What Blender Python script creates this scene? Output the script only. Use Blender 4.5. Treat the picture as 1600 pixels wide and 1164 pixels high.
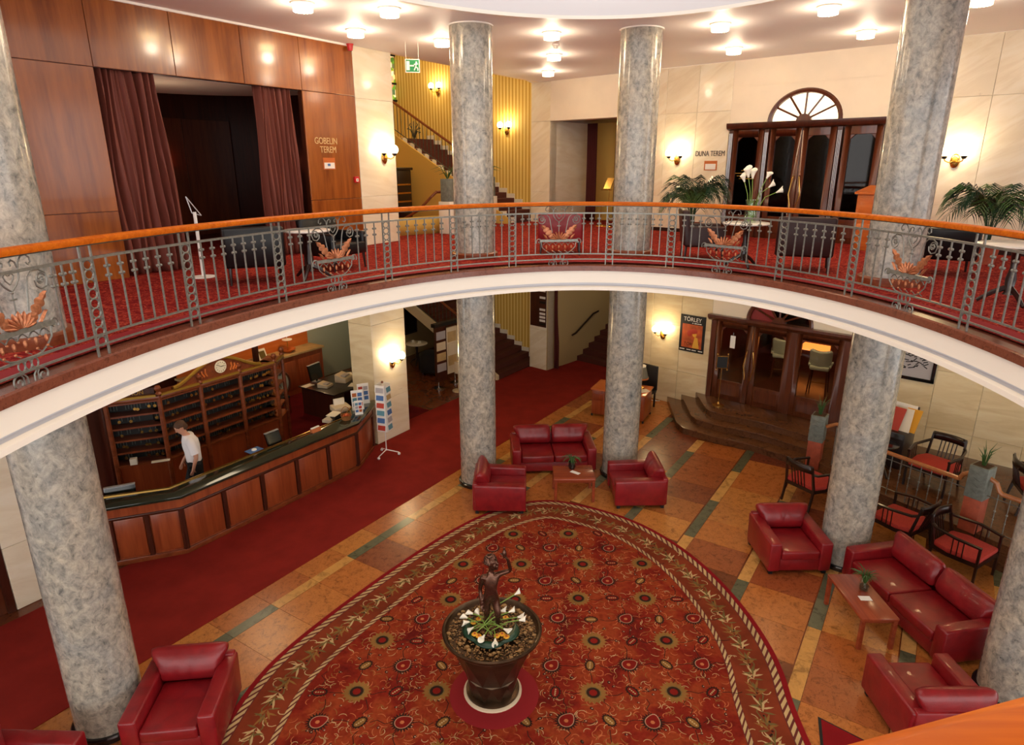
import bpy, bmesh, math, random
from mathutils import Vector, Matrix
random.seed(7)
PI = math.pi
scn = bpy.context.scene
col = scn.collection
for o in list(bpy.data.objects): bpy.data.objects.remove(o)
# ------------------------------------------------------------------ camera, world, light, exposure
CAMZ = 6.25
cd = bpy.data.cameras.new('camera'); cam = bpy.data.objects.new('camera', cd); col.objects.link(cam)
cam.location = (0, 0, CAMZ)
cam.rotation_euler = (math.radians(90 - 17.47), math.radians(0.1), 0)
cd.sensor_fit = 'HORIZONTAL'; cd.sensor_width = 36.0; cd.lens = 36.0 * 1027.6 / 1600.0
cd.clip_start = 0.05; cd.clip_end = 200
scn.camera = cam
w = bpy.data.worlds.new('world'); scn.world = w; w.use_nodes = True
w.node_tree.nodes['Background'].inputs[0].default_value = (1.0, 0.975, 0.95, 1)
w.node_tree.nodes['Background'].inputs[1].default_value = 2.25
vs = scn.view_settings
vs.view_transform = 'Standard'; vs.look = 'None'; vs.exposure = 0.25; vs.gamma = 1.0; vs.use_curve_mapping = False
SKY_E = 1.05        # glow of the oval glass skylight
LAMP_W = 15.0       # each ceiling lamp
SCONCE_W = 13.0     # each wall sconce
# ------------------------------------------------------------------ materials
MATS = {}
def newmat(name):
    m = bpy.data.materials.new(name); m.use_nodes = True
    nt = m.node_tree; b = nt.nodes['Principled BSDF']; MATS[name] = m
    return m, nt, b
def lin(c):
    return tuple(((x / 12.92) if x <= 0.04045 else ((x + 0.055) / 1.055) ** 2.4) for x in c)
def rgb(r, g, b): return lin((r / 255, g / 255, b / 255)) + (1,)
def N(nt, t, **kw):
    n = nt.nodes.new(t)
    for k, v in kw.items():
        if k.startswith('i_'):
            key = k[2:].replace('_', ' ')
            n.inputs[key].default_value = v
        else: setattr(n, k, v)
    return n
def coords(nt, scale=(1, 1, 1), rot=(0, 0, 0), rnd=0.0):
    tc = N(nt, 'ShaderNodeTexCoord'); mp = N(nt, 'ShaderNodeMapping')
    mp.inputs['Scale'].default_value = scale; mp.inputs['Rotation'].default_value = rot
    if rnd:
        oi = N(nt, 'ShaderNodeObjectInfo'); ml = N(nt, 'ShaderNodeMath', operation='MULTIPLY'); ml.inputs[1].default_value = rnd
        nt.links.new(oi.outputs['Random'], ml.inputs[0])
        ad = N(nt, 'ShaderNodeVectorMath', operation='ADD')
        nt.links.new(tc.outputs['Object'], ad.inputs[0]); nt.links.new(ml.outputs[0], ad.inputs[1])
        nt.links.new(ad.outputs[0], mp.inputs['Vector'])
    else: nt.links.new(tc.outputs['Object'], mp.inputs['Vector'])
    return mp.outputs[0]
def ramp(nt, fac, stops):
    r = N(nt, 'ShaderNodeValToRGB')
    while len(r.color_ramp.elements) < len(stops): r.color_ramp.elements.new(0.5)
    for e, (p, c) in zip(r.color_ramp.elements, stops): e.position = p; e.color = c
    nt.links.new(fac, r.inputs[0]); return r.outputs[0]
def bump(nt, b, h, strength=0.1, dist=0.02):
    bp = N(nt, 'ShaderNodeBump'); bp.inputs['Strength'].default_value = strength; bp.inputs['Distance'].default_value = dist
    nt.links.new(h, bp.inputs['Height']); nt.links.new(bp.outputs[0], b.inputs['Normal'])
def noise(nt, vec, scale, detail=4, rough=0.55, dist=0.0):
    n = N(nt, 'ShaderNodeTexNoise'); n.inputs['Scale'].default_value = scale; n.inputs['Detail'].default_value = detail
    n.inputs['Roughness'].default_value = rough; n.inputs['Distortion'].default_value = dist
    nt.links.new(vec, n.inputs['Vector']); return n.outputs[0]
def plain(name, c, rough=0.5, metal=0.0, nscale=0, var=0.12, coat=0.0, bmp=0.0, spec=0.5):
    m, nt, b = newmat(name)
    b.inputs['Roughness'].default_value = rough; b.inputs['Metallic'].default_value = metal
    b.inputs['Coat Weight'].default_value = coat; b.inputs['Coat Roughness'].default_value = 0.15
    b.inputs['Specular IOR Level'].default_value = spec
    if nscale:
        f = noise(nt, coords(nt), nscale, 4)
        lo = tuple(x * (1 - var) for x in c[:3]) + (1,); hi = tuple(min(1, x * (1 + var)) for x in c[:3]) + (1,)
        nt.links.new(ramp(nt, f, [(0.3, lo), (0.7, hi)]), b.inputs['Base Color'])
        if bmp: bump(nt, b, f, bmp, 0.01)
    else: b.inputs['Base Color'].default_value = c
    return m
def wood(name, c1, c2, rough=0.35, scale=1.0, axis=2, coat=0.3, rnd=5.0, grain=9.0):
    m, nt, b = newmat(name); b.inputs['Specular IOR Level'].default_value = 0.12 if name == 'rail_wood' else 0.5
    sc = [grain * scale] * 3; sc[axis] = 0.7 * scale
    v = coords(nt, tuple(sc), rnd=rnd)
    f = noise(nt, v, 1.3, 5, 0.6, 0.6)
    g = noise(nt, v, 6.0, 3, 0.5, 0.0)
    mx = N(nt, 'ShaderNodeMath', operation='MULTIPLY_ADD'); mx.inputs[1].default_value = 0.35
    nt.links.new(g, mx.inputs[0]); nt.links.new(f, mx.inputs[2])
    nt.links.new(ramp(nt, mx.outputs[0], [(0.4, c1), (0.85, c2)]), b.inputs['Base Color'])
    b.inputs['Roughness'].default_value = rough; b.inputs['Coat Weight'].default_value = coat; b.inputs['Coat Roughness'].default_value = 0.12
    return m
def emit(name, c, s):
    m, nt, b = newmat(name)
    b.inputs['Base Color'].default_value = c; b.inputs['Emission Color'].default_value = c; b.inputs['Emission Strength'].default_value = s
    return m
def glass(name, c=(0.9, 0.95, 0.92, 1), rough=0.02, alpha=None, trans=1.0):
    m, nt, b = newmat(name)
    b.inputs['Base Color'].default_value = c; b.inputs['Roughness'].default_value = rough
    b.inputs['Transmission Weight'].default_value = trans; b.inputs['IOR'].default_value = 1.45
    return m
def thin_glass(name, tint, mixf):
    m, nt, b = newmat(name)
    tr = N(nt, 'ShaderNodeBsdfTransparent'); tr.inputs[0].default_value = tint
    gl = N(nt, 'ShaderNodeBsdfGlossy'); gl.inputs['Roughness'].default_value = 0.03
    mx = N(nt, 'ShaderNodeMixShader'); mx.inputs[0].default_value = mixf
    nt.links.new(tr.outputs[0], mx.inputs[1]); nt.links.new(gl.outputs[0], mx.inputs[2])
    nt.links.new(mx.outputs[0], nt.nodes['Material Output'].inputs['Surface'])
    return m
# grey mottled column marble
m, nt, b = newmat('column_marble')
v = coords(nt, (1, 1, 0.8), rnd=20)
f = noise(nt, v, 12, 8, 0.74, 0.45); g = noise(nt, v, 2.2, 4, 0.6, 0.6); k = noise(nt, v, 24, 5, 0.7, 0.4)
c = ramp(nt, f, [(0.33, rgb(84, 86, 84)), (0.45, rgb(138, 136, 128)), (0.55, rgb(172, 166, 153)), (0.68, rgb(206, 198, 182))])
d = ramp(nt, g, [(0.35, rgb(172, 178, 180)), (0.65, rgb(226, 212, 188))])
e = ramp(nt, k, [(0.30, rgb(96, 100, 100)), (0.39, (1, 1, 1, 1))])
mx = N(nt, 'ShaderNodeMix', data_type='RGBA', blend_type='MULTIPLY'); mx.inputs[0].default_value = 0.75
nt.links.new(c, mx.inputs[6]); nt.links.new(d, mx.inputs[7])
my = N(nt, 'ShaderNodeMix', data_type='RGBA', blend_type='MULTIPLY'); my.inputs[0].default_value = 0.8
nt.links.new(mx.outputs[2], my.inputs[6]); nt.links.new(e, my.inputs[7])
gm = N(nt, 'ShaderNodeGamma'); gm.inputs[1].default_value = 0.70; nt.links.new(my.outputs[2], gm.inputs[0])
nt.links.new(gm.outputs[0], b.inputs['Base Color'])
b.inputs['Roughness'].default_value = 0.22; b.inputs['Coat Weight'].default_value = 0.4; b.inputs['Coat Roughness'].default_value = 0.1
# cream wall marble
def wallmarble(name, c0, c1, c2, rot):
    m, nt, b = newmat(name)
    v = coords(nt, (1, 1, 1), rot, rnd=30)
    mp = N(nt, 'ShaderNodeMapping'); mp.inputs['Scale'].default_value = (0.7, 0.7, 3.6); nt.links.new(v, mp.inputs[0])
    f = noise(nt, mp.outputs[0], 1.2, 6, 0.6, 0.8); g = noise(nt, mp.outputs[0], 3.2, 7, 0.72, 0.9)
    a = ramp(nt, f, [(0.36, c0), (0.5, c1), (0.62, c2)])
    bb = ramp(nt, g, [(0.26, (0.5, 0.49, 0.48, 1)), (0.36, (1, 1, 1, 1))])
    mx = N(nt, 'ShaderNodeMix', data_type='RGBA', blend_type='MULTIPLY'); mx.inputs[0].default_value = 0.55
    nt.links.new(a, mx.inputs[6]); nt.links.new(bb, mx.inputs[7])
    nt.links.new(mx.outputs[2], b.inputs['Base Color']); b.inputs['Roughness'].default_value = 0.2; b.inputs['Coat Weight'].default_value = 0.2
wallmarble('wall_marble', rgb(234, 222, 196), rgb(242, 232, 208), rgb(246, 238, 218), (0.45, 0.35, 0))
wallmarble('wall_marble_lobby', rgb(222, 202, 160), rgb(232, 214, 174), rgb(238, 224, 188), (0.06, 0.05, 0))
# floor stones, colour picked per stone
def stone(name, cols, scale=9, spots=None, rough=0.26):
    m, nt, b = newmat(name)
    oi = N(nt, 'ShaderNodeObjectInfo')
    cols = cols if len(cols) > 1 else cols * 2
    a = ramp(nt, oi.outputs["Random"], [(i / (len(cols) - 1), c) for i, c in enumerate(cols)])
    v = coords(nt, rnd=20); f = noise(nt, v, scale, 6, 0.7, 0.8); g = noise(nt, v, scale * 5, 3, 0.6)
    e = ramp(nt, f, [(0.34, (0.38, 0.34, 0.3, 1)), (0.47, (0.9, 0.88, 0.85, 1)), (0.7, (1.1, 1.08, 1.0, 1))])
    e2 = ramp(nt, g, [(0.32, spots or (0.45, 0.38, 0.33, 1)), (0.42, (1, 1, 1, 1))])
    mx = N(nt, 'ShaderNodeMix', data_type='RGBA', blend_type='MULTIPLY'); mx.inputs[0].default_value = 0.75
    nt.links.new(a, mx.inputs[6]); nt.links.new(e, mx.inputs[7])
    my = N(nt, 'ShaderNodeMix', data_type='RGBA', blend_type='MULTIPLY'); my.inputs[0].default_value = 0.8
    nt.links.new(mx.outputs[2], my.inputs[6]); nt.links.new(e2, my.inputs[7])
    nt.links.new(my.outputs[2], b.inputs['Base Color']); b.inputs['Roughness'].default_value = rough
stone('slab_stone', [rgb(196, 128, 62), rgb(186, 112, 52), rgb(200, 134, 66), rgb(150, 78, 44), rgb(192, 120, 58), rgb(176, 100, 48)])
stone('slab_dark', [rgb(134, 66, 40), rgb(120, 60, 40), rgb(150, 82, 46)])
stone('strip_green', [rgb(98, 102, 78), rgb(88, 92, 70), rgb(112, 112, 86)], 7, (0.9, 0.9, 0.9, 1))
stone('strip_yellow', [rgb(214, 164, 92), rgb(206, 152, 80), rgb(220, 172, 104)], 5, (0.8, 0.74, 0.66, 1))
stone('step_stone', [rgb(108, 70, 44), rgb(98, 62, 40)], 6, None, 0.2)
stone('kerb_marble', [rgb(124, 70, 52)], 14, (0.5, 0.4, 0.36, 1), 0.2)
# red leather
m, nt, b = newmat('red_leather')
v = coords(nt, rnd=9); f = noise(nt, v, 90, 2, 0.5); g = noise(nt, v, 5, 3, 0.5, 0.5)
nt.links.new(ramp(nt, g, [(0.3, rgb(118, 16, 24)), (0.7, rgb(144, 24, 30))]), b.inputs['Base Color'])
b.inputs['Roughness'].default_value = 0.34; b.inputs['Coat Weight'].default_value = 0.15
mp = N(nt, 'ShaderNodeMath', operation='MULTIPLY_ADD'); mp.inputs[1].default_value = 4.0
nt.links.new(g, mp.inputs[0]); nt.links.new(f, mp.inputs[2]); bump(nt, b, mp.outputs[0], 0.16, 0.01)
plain('black_leather', rgb(14, 13, 14), 0.33, coat=0.1, spec=0.35)
plain('brown_leather', rgb(44, 18, 16), 0.4, coat=0.05, nscale=8, spec=0.3)
# carpets
m, nt, b = newmat('gallery_carpet')
v = coords(nt, (1.0, 2.3, 1), (0, 0, -0.3)); f = noise(nt, v, 5.5, 2, 0.5, 2.2); g = noise(nt, v, 13, 2, 0.5, 1.6); h = noise(nt, coords(nt), 400, 1)
a = ramp(nt, f, [(0.42, rgb(112, 16, 22)), (0.49, rgb(134, 22, 26)), (0.525, rgb(214, 106, 74)), (0.56, rgb(140, 26, 28)), (0.66, rgb(106, 14, 20))])
bb = ramp(nt, g, [(0.46, rgb(255, 255, 255)), (0.5, rgb(240, 150, 110)), (0.54, (1, 1, 1, 1))])
mx = N(nt, 'ShaderNodeMix', data_type='RGBA', blend_type='MULTIPLY'); mx.inputs[0].default_value = 0.7
nt.links.new(a, mx.inputs[6]); nt.links.new(bb, mx.inputs[7]); nt.links.new(mx.outputs[2], b.inputs['Base Color'])
b.inputs['Roughness'].default_value = 0.95; b.inputs['Specular IOR Level'].default_value = 0.1; bump(nt, b, h, 0.3, 0.01)
def pile(name, c, var=0.1):
    m, nt, b = newmat(name)
    f = noise(nt, coords(nt), 2.0, 4, 0.6); h = noise(nt, coords(nt), 300, 1)
    lo = tuple(x * (1 - var) for x in c[:3]) + (1,); hi = tuple(x * (1 + var) for x in c[:3]) + (1,)
    nt.links.new(ramp(nt, f, [(0.35, lo), (0.65, hi)]), b.inputs['Base Color'])
    b.inputs['Roughness'].default_value = 0.95; b.inputs['Specular IOR Level'].default_value = 0.08; bump(nt, b, h, 0.3, 0.01)
pile('runner_pile', rgb(136, 40, 34)); pile('border_red', rgb(134, 26, 30)); pile('rug_band', rgb(124, 54, 32), 0.2)
m, nt, b = newmat('rug_field')
f = noise(nt, coords(nt), 1.9, 3, 0.6, 0.4); g = noise(nt, coords(nt), 26, 3, 0.6)
a = ramp(nt, f, [(0.3, rgb(100, 26, 22)), (0.45, rgb(132, 40, 26)), (0.58, rgb(150, 64, 34)), (0.72, rgb(122, 36, 26))])
e = ramp(nt, g, [(0.35, (0.72, 0.7, 0.68, 1)), (0.6, (1, 1, 1, 1))])
mx = N(nt, 'ShaderNodeMix', data_type='RGBA', blend_type='MULTIPLY'); mx.inputs[0].default_value = 0.7
nt.links.new(a, mx.inputs[6]); nt.links.new(e, mx.inputs[7]); nt.links.new(mx.outputs[2], b.inputs['Base Color'])
b.inputs['Roughness'].default_value = 0.95; b.inputs['Specular IOR Level'].default_value = 0.08
for nme, cc in (('rug_cream', rgb(192, 164, 116)), ('rug_gold', rgb(140, 100, 52)), ('rug_dark', rgb(52, 34, 26)), ('rug_red', rgb(126, 30, 24)), ('rug_peach', rgb(190, 112, 70)), ('rug_olive', rgb(112, 96, 56)), ('rug_white', rgb(184, 140, 112))):
    pile(nme, cc, 0.15)
# woods
wood('panel_wood', rgb(112, 52, 14), rgb(164, 92, 32), 0.24, 0.5, 2, 0.6, 8, 7)
wood('rail_wood', rgb(166, 72, 8), rgb(206, 108, 20), 0.42, 1.0, 0, 0.04, 0, 14)
wood('desk_wood', rgb(122, 50, 24), rgb(160, 78, 40), 0.3, 0.7, 2, 0.3)
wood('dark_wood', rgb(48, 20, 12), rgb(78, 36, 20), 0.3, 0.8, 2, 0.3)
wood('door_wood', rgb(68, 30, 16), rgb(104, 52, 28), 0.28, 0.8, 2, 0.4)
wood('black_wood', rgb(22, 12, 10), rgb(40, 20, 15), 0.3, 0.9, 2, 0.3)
wood('table_wood', rgb(120, 46, 26), rgb(156, 70, 40), 0.25, 0.8, 0, 0.4)
wood('orange_wood', rgb(188, 92, 34), rgb(214, 120, 54), 0.3, 0.8, 0, 0.3)
wood('handrail_wood', rgb(150, 88, 44), rgb(182, 114, 62), 0.3, 0.8, 0, 0.3)
wood('cabinet_wood', rgb(96, 42, 20), rgb(138, 70, 36), 0.3, 0.8, 0, 0.3)
# plain surfaces
plain('plaster_white', rgb(240, 233, 220), 0.6); plain('plaster_cream', rgb(246, 234, 214), 0.6, nscale=2, var=0.03)
plain('fascia_white', rgb(244, 236, 222), 0.5); plain('fascia_grey', rgb(206, 206, 212), 0.6)
plain('ceiling_paint', rgb(238, 233, 234), 0.55); plain('ceiling_lobby', rgb(226, 214, 190), 0.6)
plain('trim_white', rgb(246, 242, 234), 0.45)
plain('iron', rgb(130, 130, 122), 0.36, 0.55, 30, 0.2); plain('iron_dark', rgb(78, 84, 80), 0.4, 0.7, 30, 0.3)
plain('copper', rgb(180, 116, 80), 0.36, 0.6, 40, 0.3); plain('brass', rgb(206, 160, 84), 0.22, 0.95); plain('letter_gold', rgb(222, 186, 128), 0.5); plain('rope_ground', rgb(96, 34, 26), 0.95); plain('gold_paint', rgb(170, 132, 48), 0.4, 0.5)
plain('chrome', rgb(200, 200, 200), 0.15, 1.0); plain('black', rgb(14, 13, 13), 0.5); plain('black_gloss', rgb(16, 16, 18), 0.12, coat=0.5)
plain('counter_green', rgb(26, 40, 30), 0.07, nscale=30, var=0.4, coat=0.6)
plain('white', rgb(242, 240, 234), 0.5); plain('paper', rgb(238, 232, 216), 0.7); plain('paper_blue', rgb(70, 110, 170), 0.5); plain('paper_red', rgb(186, 60, 40), 0.5)
plain('paper_teal', rgb(96, 150, 168), 0.5); plain('paper_grey', rgb(176, 172, 176), 0.5)
plain('ivory', rgb(236, 226, 200), 0.5); plain('marble_top', rgb(236, 230, 218), 0.2); plain('grey_stone', rgb(112, 118, 110), 0.6, nscale=14, var=0.25)
plain('red_plastic', rgb(196, 20, 28), 0.35); plain('green_sign', rgb(20, 130, 70), 0.4); plain('red_fabric', rgb(176, 54, 44), 0.9, nscale=60, var=0.2)
plain('terracotta', rgb(160, 72, 44), 0.6, nscale=12, var=0.2); plain('leaf', rgb(58, 92, 40), 0.45, nscale=6, var=0.35); plain('leaf_dark', rgb(22, 58, 40), 0.3, nscale=6, var=0.3)
plain('leaf_pale', rgb(120, 150, 60), 0.5); plain('petal', rgb(248, 242, 222), 0.45); plain('petal_yellow', rgb(232, 168, 40), 0.5)
plain('bronze', rgb(96, 66, 52), 0.22, 0.8, 20, 0.3); plain('urn_bronze', rgb(78, 60, 42), 0.28, 0.75, 6, 0.4); plain('pebble', rgb(120, 84, 40), 0.4, nscale=6, var=0.5)
plain('pebble_pale', rgb(158, 122, 72), 0.4); plain('soil', rgb(70, 46, 26), 0.8, nscale=40, var=0.4)
plain('skin', rgb(206, 150, 122), 0.5); plain('shirt', rgb(240, 236, 238), 0.8); plain('trousers', rgb(22, 22, 26), 0.8); plain('hair', rgb(84, 56, 36), 0.7, nscale=60, var=0.3)
plain('curtain', rgb(120, 64, 52), 0.6, spec=0.3); plain('curtain_red', rgb(84, 24, 20), 0.8)
plain('dim_wall', rgb(196, 172, 122), 0.7); plain('stripe_light', rgb(236, 206, 120), 0.5); plain('wall_yellow', rgb(216, 178, 88), 0.6)
plain('sage', rgb(176, 186, 170), 0.7); plain('stair_red', rgb(84, 34, 24), 0.8); plain('screen', rgb(30, 36, 34), 0.1); plain('beige', rgb(216, 200, 170), 0.6)
plain('steel_silver', rgb(206, 208, 212), 0.3, 0.6); plain('wicker', rgb(150, 96, 46), 0.7, nscale=50, var=0.4)
emit('lamp_glow', (1.0, 0.78, 0.45, 1), 14.0); emit('globe_glow', (1.0, 0.82, 0.5, 1), 16.0); emit('sky_glow', (1.0, 0.93, 0.82, 1), SKY_E)
emit('fan_glow', (1.0, 0.86, 0.6, 1), 1.5); emit('strip_glow', (1.0, 0.28, 0.05, 1), 2.2); emit('shade_glow', (1.0, 0.85, 0.6, 1), 2.5)
glass('clear_glass'); thin_glass('pane_glass', (0.8, 0.78, 0.74, 1), 0.05); thin_glass('pane_dark', (0.42, 0.36, 0.32, 1), 0.028)
thin_glass('vase_glass', (0.86, 0.95, 0.88, 1), 0.12); thin_glass('lamp_glass', (1.0, 0.95, 0.85, 1), 0.12); thin_glass('vase_green', (0.5, 0.66, 0.5, 1), 0.14)
# striped wallpaper: fine vertical stripes across both horizontal directions
m, nt, b = newmat('stripe_wall')
v = coords(nt, (1, 1, 1)); wv = N(nt, 'ShaderNodeTexWave', wave_type='BANDS', bands_direction='X'); wv.inputs['Scale'].default_value = 2.6
mpn = N(nt, 'ShaderNodeMapping'); mpn.inputs['Rotation'].default_value = (0, 0, math.radians(33)); nt.links.new(v, mpn.inputs[0]); nt.links.new(mpn.outputs[0], wv.inputs[0])
nt.links.new(ramp(nt, wv.outputs[0], [(0.35, rgb(206, 166, 70)), (0.6, rgb(236, 210, 130))]), b.inputs['Base Color']); b.inputs['Roughness'].default_value = 0.5
# leaded stained glass
m, nt, b = newmat('stained_glass')
vo = N(nt, 'ShaderNodeTexVoronoi'); vo.inputs['Scale'].default_value = 7; nt.links.new(coords(nt), vo.inputs[0])
sp = N(nt, 'ShaderNodeSeparateColor'); nt.links.new(vo.outputs['Color'], sp.inputs[0])
cc = ramp(nt, sp.outputs[0], [(0.0, rgb(40, 80, 30)), (0.3, rgb(120, 170, 50)), (0.5, rgb(240, 200, 90)), (0.7, rgb(250, 235, 190)), (0.85, rgb(210, 90, 40)), (1, rgb(60, 110, 70))])
nt.links.new(cc, b.inputs['Base Color']); nt.links.new(cc, b.inputs['Emission Color']); b.inputs['Emission Strength'].default_value = 0.8
# ------------------------------------------------------------------ geometry helpers
class MB:
    def __init__(s): s.v = []; s.f = []
    def add(s, vs, fs):
        k = len(s.v); s.v += [tuple(p) for p in vs]; s.f += [tuple(i + k for i in f) for f in fs]; return s
    def hexa(s, p):
        return s.add(p, [(0, 3, 2, 1), (4, 5, 6, 7), (0, 1, 5, 4), (1, 2, 6, 5), (2, 3, 7, 6), (3, 0, 4, 7)])
    def box(s, x0, x1, y0, y1, z0, z1, M=None):
        p = [(x0, y0, z0), (x1, y0, z0), (x1, y1, z0), (x0, y1, z0), (x0, y0, z1), (x1, y0, z1), (x1, y1, z1), (x0, y1, z1)]
        if M: p = [M(*q) for q in p]
        return s.hexa(p)
    def prism(s, poly, z0, z1, M=None):
        n = len(poly); p = [(x, y, z0) for x, y in poly] + [(x, y, z1) for x, y in poly]
        if M: p = [M(*q) for q in p]
        return s.add(p, [tuple(range(n - 1, -1, -1)), tuple(range(n, 2 * n))] + [(i, (i + 1) % n, n + (i + 1) % n, n + i) for i in range(n)])
    def tube(s, pts, r, seg=6, closed=False, M=None, flat=1.0, up=None):
        P = [Vector(p) for p in pts]; n = len(P); R = r if isinstance(r, (list, tuple)) else [r] * n
        vs = []; prev = None
        for i in range(n):
            a = P[i - 1] if (i > 0 or closed) else P[i]; bq = P[(i + 1) % n] if (i < n - 1 or closed) else P[i]
            t = (bq - a); t = t.normalized() if t.length > 1e-9 else Vector((0, 0, 1))
            ref = Vector(up) if up else (prev if prev is not None else (Vector((0, 0, 1)) if abs(t.z) < 0.9 else Vector((1, 0, 0))))
            u = ref - t * ref.dot(t)
            if u.length < 1e-6: u = t.orthogonal()
            u.normalize(); w_ = t.cross(u); prev = u
            for k in range(seg):
                an = 2 * PI * k / seg + (PI / 4 if seg == 4 else 0)
                vs.append(P[i] + (u * math.cos(an) + w_ * math.sin(an) * flat) * R[i])
        fs = []
        for i in range(n if closed else n - 1):
            j = (i + 1) % n
            for k in range(seg): fs.append((i * seg + k, i * seg + (k + 1) % seg, j * seg + (k + 1) % seg, j * seg + k))
        if not closed: fs += [tuple(range(seg - 1, -1, -1)), tuple(range((n - 1) * seg, n * seg))]
        if M: vs = [M(*q) for q in vs]
        return s.add(vs, fs)
    def lathe(s, prof, seg=24, c=(0, 0, 0), M=None):
        vs = []; n = len(prof)
        for r, z in prof:
            for k in range(seg):
                a = 2 * PI * k / seg; vs.append((c[0] + r * math.cos(a), c[1] + r * math.sin(a), c[2] + z))
        fs = [(i * seg + k, i * seg + (k + 1) % seg, (i + 1) * seg + (k + 1) % seg, (i + 1) * seg + k) for i in range(n - 1) for k in range(seg)]
        if prof[0][0] > 1e-4: fs.append(tuple(range(seg - 1, -1, -1)))
        if prof[-1][0] > 1e-4: fs.append(tuple(range((n - 1) * seg, n * seg)))
        if M: vs = [M(*q) for q in vs]
        return s.add(vs, fs)
    def ball(s, c, r, seg=10, rings=6, sc=(1, 1, 1), M=None):
        pr = [(math.sin(PI * i / rings) * 1.0, -math.cos(PI * i / rings)) for i in range(rings + 1)]
        vs = []
        for q, z in pr:
            for k in range(seg):
                a = 2 * PI * k / seg; vs.append((c[0] + r * sc[0] * q * math.cos(a), c[1] + r * sc[1] * q * math.sin(a), c[2] + r * sc[2] * z))
        fs = [(i * seg + k, i * seg + (k + 1) % seg, (i + 1) * seg + (k + 1) % seg, (i + 1) * seg + k) for i in range(rings) for k in range(seg)]
        if M: vs = [M(*q) for q in vs]
        return s.add(vs, fs)
    def grid(s, fn, nu, nv, closed_u=False):
        vs = [fn(i / nu, j / nv) for j in range(nv + 1) for i in range(nu + (0 if closed_u else 1))]
        w_ = nu if closed_u else nu + 1
        fs = [(j * w_ + i, j * w_ + (i + 1) % w_, (j + 1) * w_ + (i + 1) % w_, (j + 1) * w_ + i) for j in range(nv) for i in range(nu)]
        return s.add(vs, fs)
    def build(s, name, mat, parent=None, world=True, sharp=35, loc=None, rz=0, bevel=0, bseg=2, subsurf=0, thick=0):
        me = bpy.data.meshes.new(name); me.from_pydata(s.v, [], s.f); me.update()
        bm = bmesh.new(); bm.from_mesh(me); bmesh.ops.remove_doubles(bm, verts=bm.verts, dist=1e-5)
        bmesh.ops.recalc_face_normals(bm, faces=bm.faces)
        if bevel:
            es = [e for e in bm.edges if len(e.link_faces) == 2 and e.calc_face_angle(0) > 0.5]
            bmesh.ops.bevel(bm, geom=es, offset=bevel, segments=bseg, affect='EDGES', profile=0.5, clamp_overlap=True)
        bm.to_mesh(me); bm.free()
        for p in me.polygons: p.use_smooth = sharp > 0
        me.set_sharp_from_angle(angle=math.radians(sharp))
        o = bpy.data.objects.new(name, me); col.objects.link(o); me.materials.append(MATS[mat])
        if subsurf: md = o.modifiers.new('sub', 'SUBSURF'); md.levels = subsurf; md.render_levels = subsurf
        if thick: md = o.modifiers.new('thick', 'SOLIDIFY'); md.thickness = thick
        if parent is not None:
            o.parent = parent
            if world: o.matrix_parent_inverse = mw(parent).inverted()
        if loc is not None: o.location = loc
        o.rotation_euler[2] = rz
        return o
def mw(o):
    m = o.matrix_basis.copy()
    if o.parent: m = mw(o.parent) @ o.matrix_parent_inverse @ m
    return m
def tag(o, label=None, cat=None, group=None, kind=None):
    if label: o['label'] = label
    if cat: o['category'] = cat
    if group: o['group'] = group
    if kind: o['kind'] = kind
    return o
def thing(name, label, cat, loc=(0, 0, 0), rz=0, group=None):
    o = bpy.data.objects.new(name, None); col.objects.link(o); o.empty_display_size = 0.1
    o.location = loc; o.rotation_euler = (0, 0, rz); return tag(o, label, cat, group)
KIDS = {}
def dup(root, loc, rz, label=None, group=None):
    r = root.copy(); col.objects.link(r); r.location = loc; r.rotation_euler = (0, 0, rz)
    tag(r, label, None, group)
    for ch in root.children:
        c = ch.copy(); col.objects.link(c); c.parent = r
        for g in ch.children:
            d = g.copy(); col.objects.link(d); d.parent = c
    return r
def struct(o): o['kind'] = 'structure'; return o
def smat(root, name, mat):
    for ch in root.children:
        if ch.name.split('.')[0] == name: ch.material_slots[0].link = 'OBJECT'; ch.material_slots[0].material = MATS[mat]
def text(body, size, mat, name, parent=None, M=None, extrude=0.004, align='LEFT'):
    cu = bpy.data.curves.new(name, 'FONT'); cu.body = body; cu.size = size; cu.extrude = extrude; cu.align_x = align
    o = bpy.data.objects.new(name, cu); col.objects.link(o)
    dg = bpy.context.evaluated_depsgraph_get(); me = bpy.data.meshes.new_from_object(o.evaluated_get(dg))
    bpy.data.objects.remove(o); me.name = name
    for v_ in me.vertices: v_.co = M(*v_.co)
    o = bpy.data.objects.new(name, me); col.objects.link(o); me.materials.clear(); me.materials.append(MATS[mat])
    if parent is not None: o.parent = parent; o.matrix_parent_inverse = mw(parent).inverted()
    return o
def spot(name, loc, power, color, parent=None, r=0.05):
    l = bpy.data.lights.new(name, 'POINT'); l.energy = power; l.color = color; l.shadow_soft_size = r
    o = bpy.data.objects.new(name, l); col.objects.link(o); o.location = loc
    if parent is not None: o.parent = parent
    return o
WARM = (1.0, 0.72, 0.38); LAMPC = (1.0, 0.83, 0.62)
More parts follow.
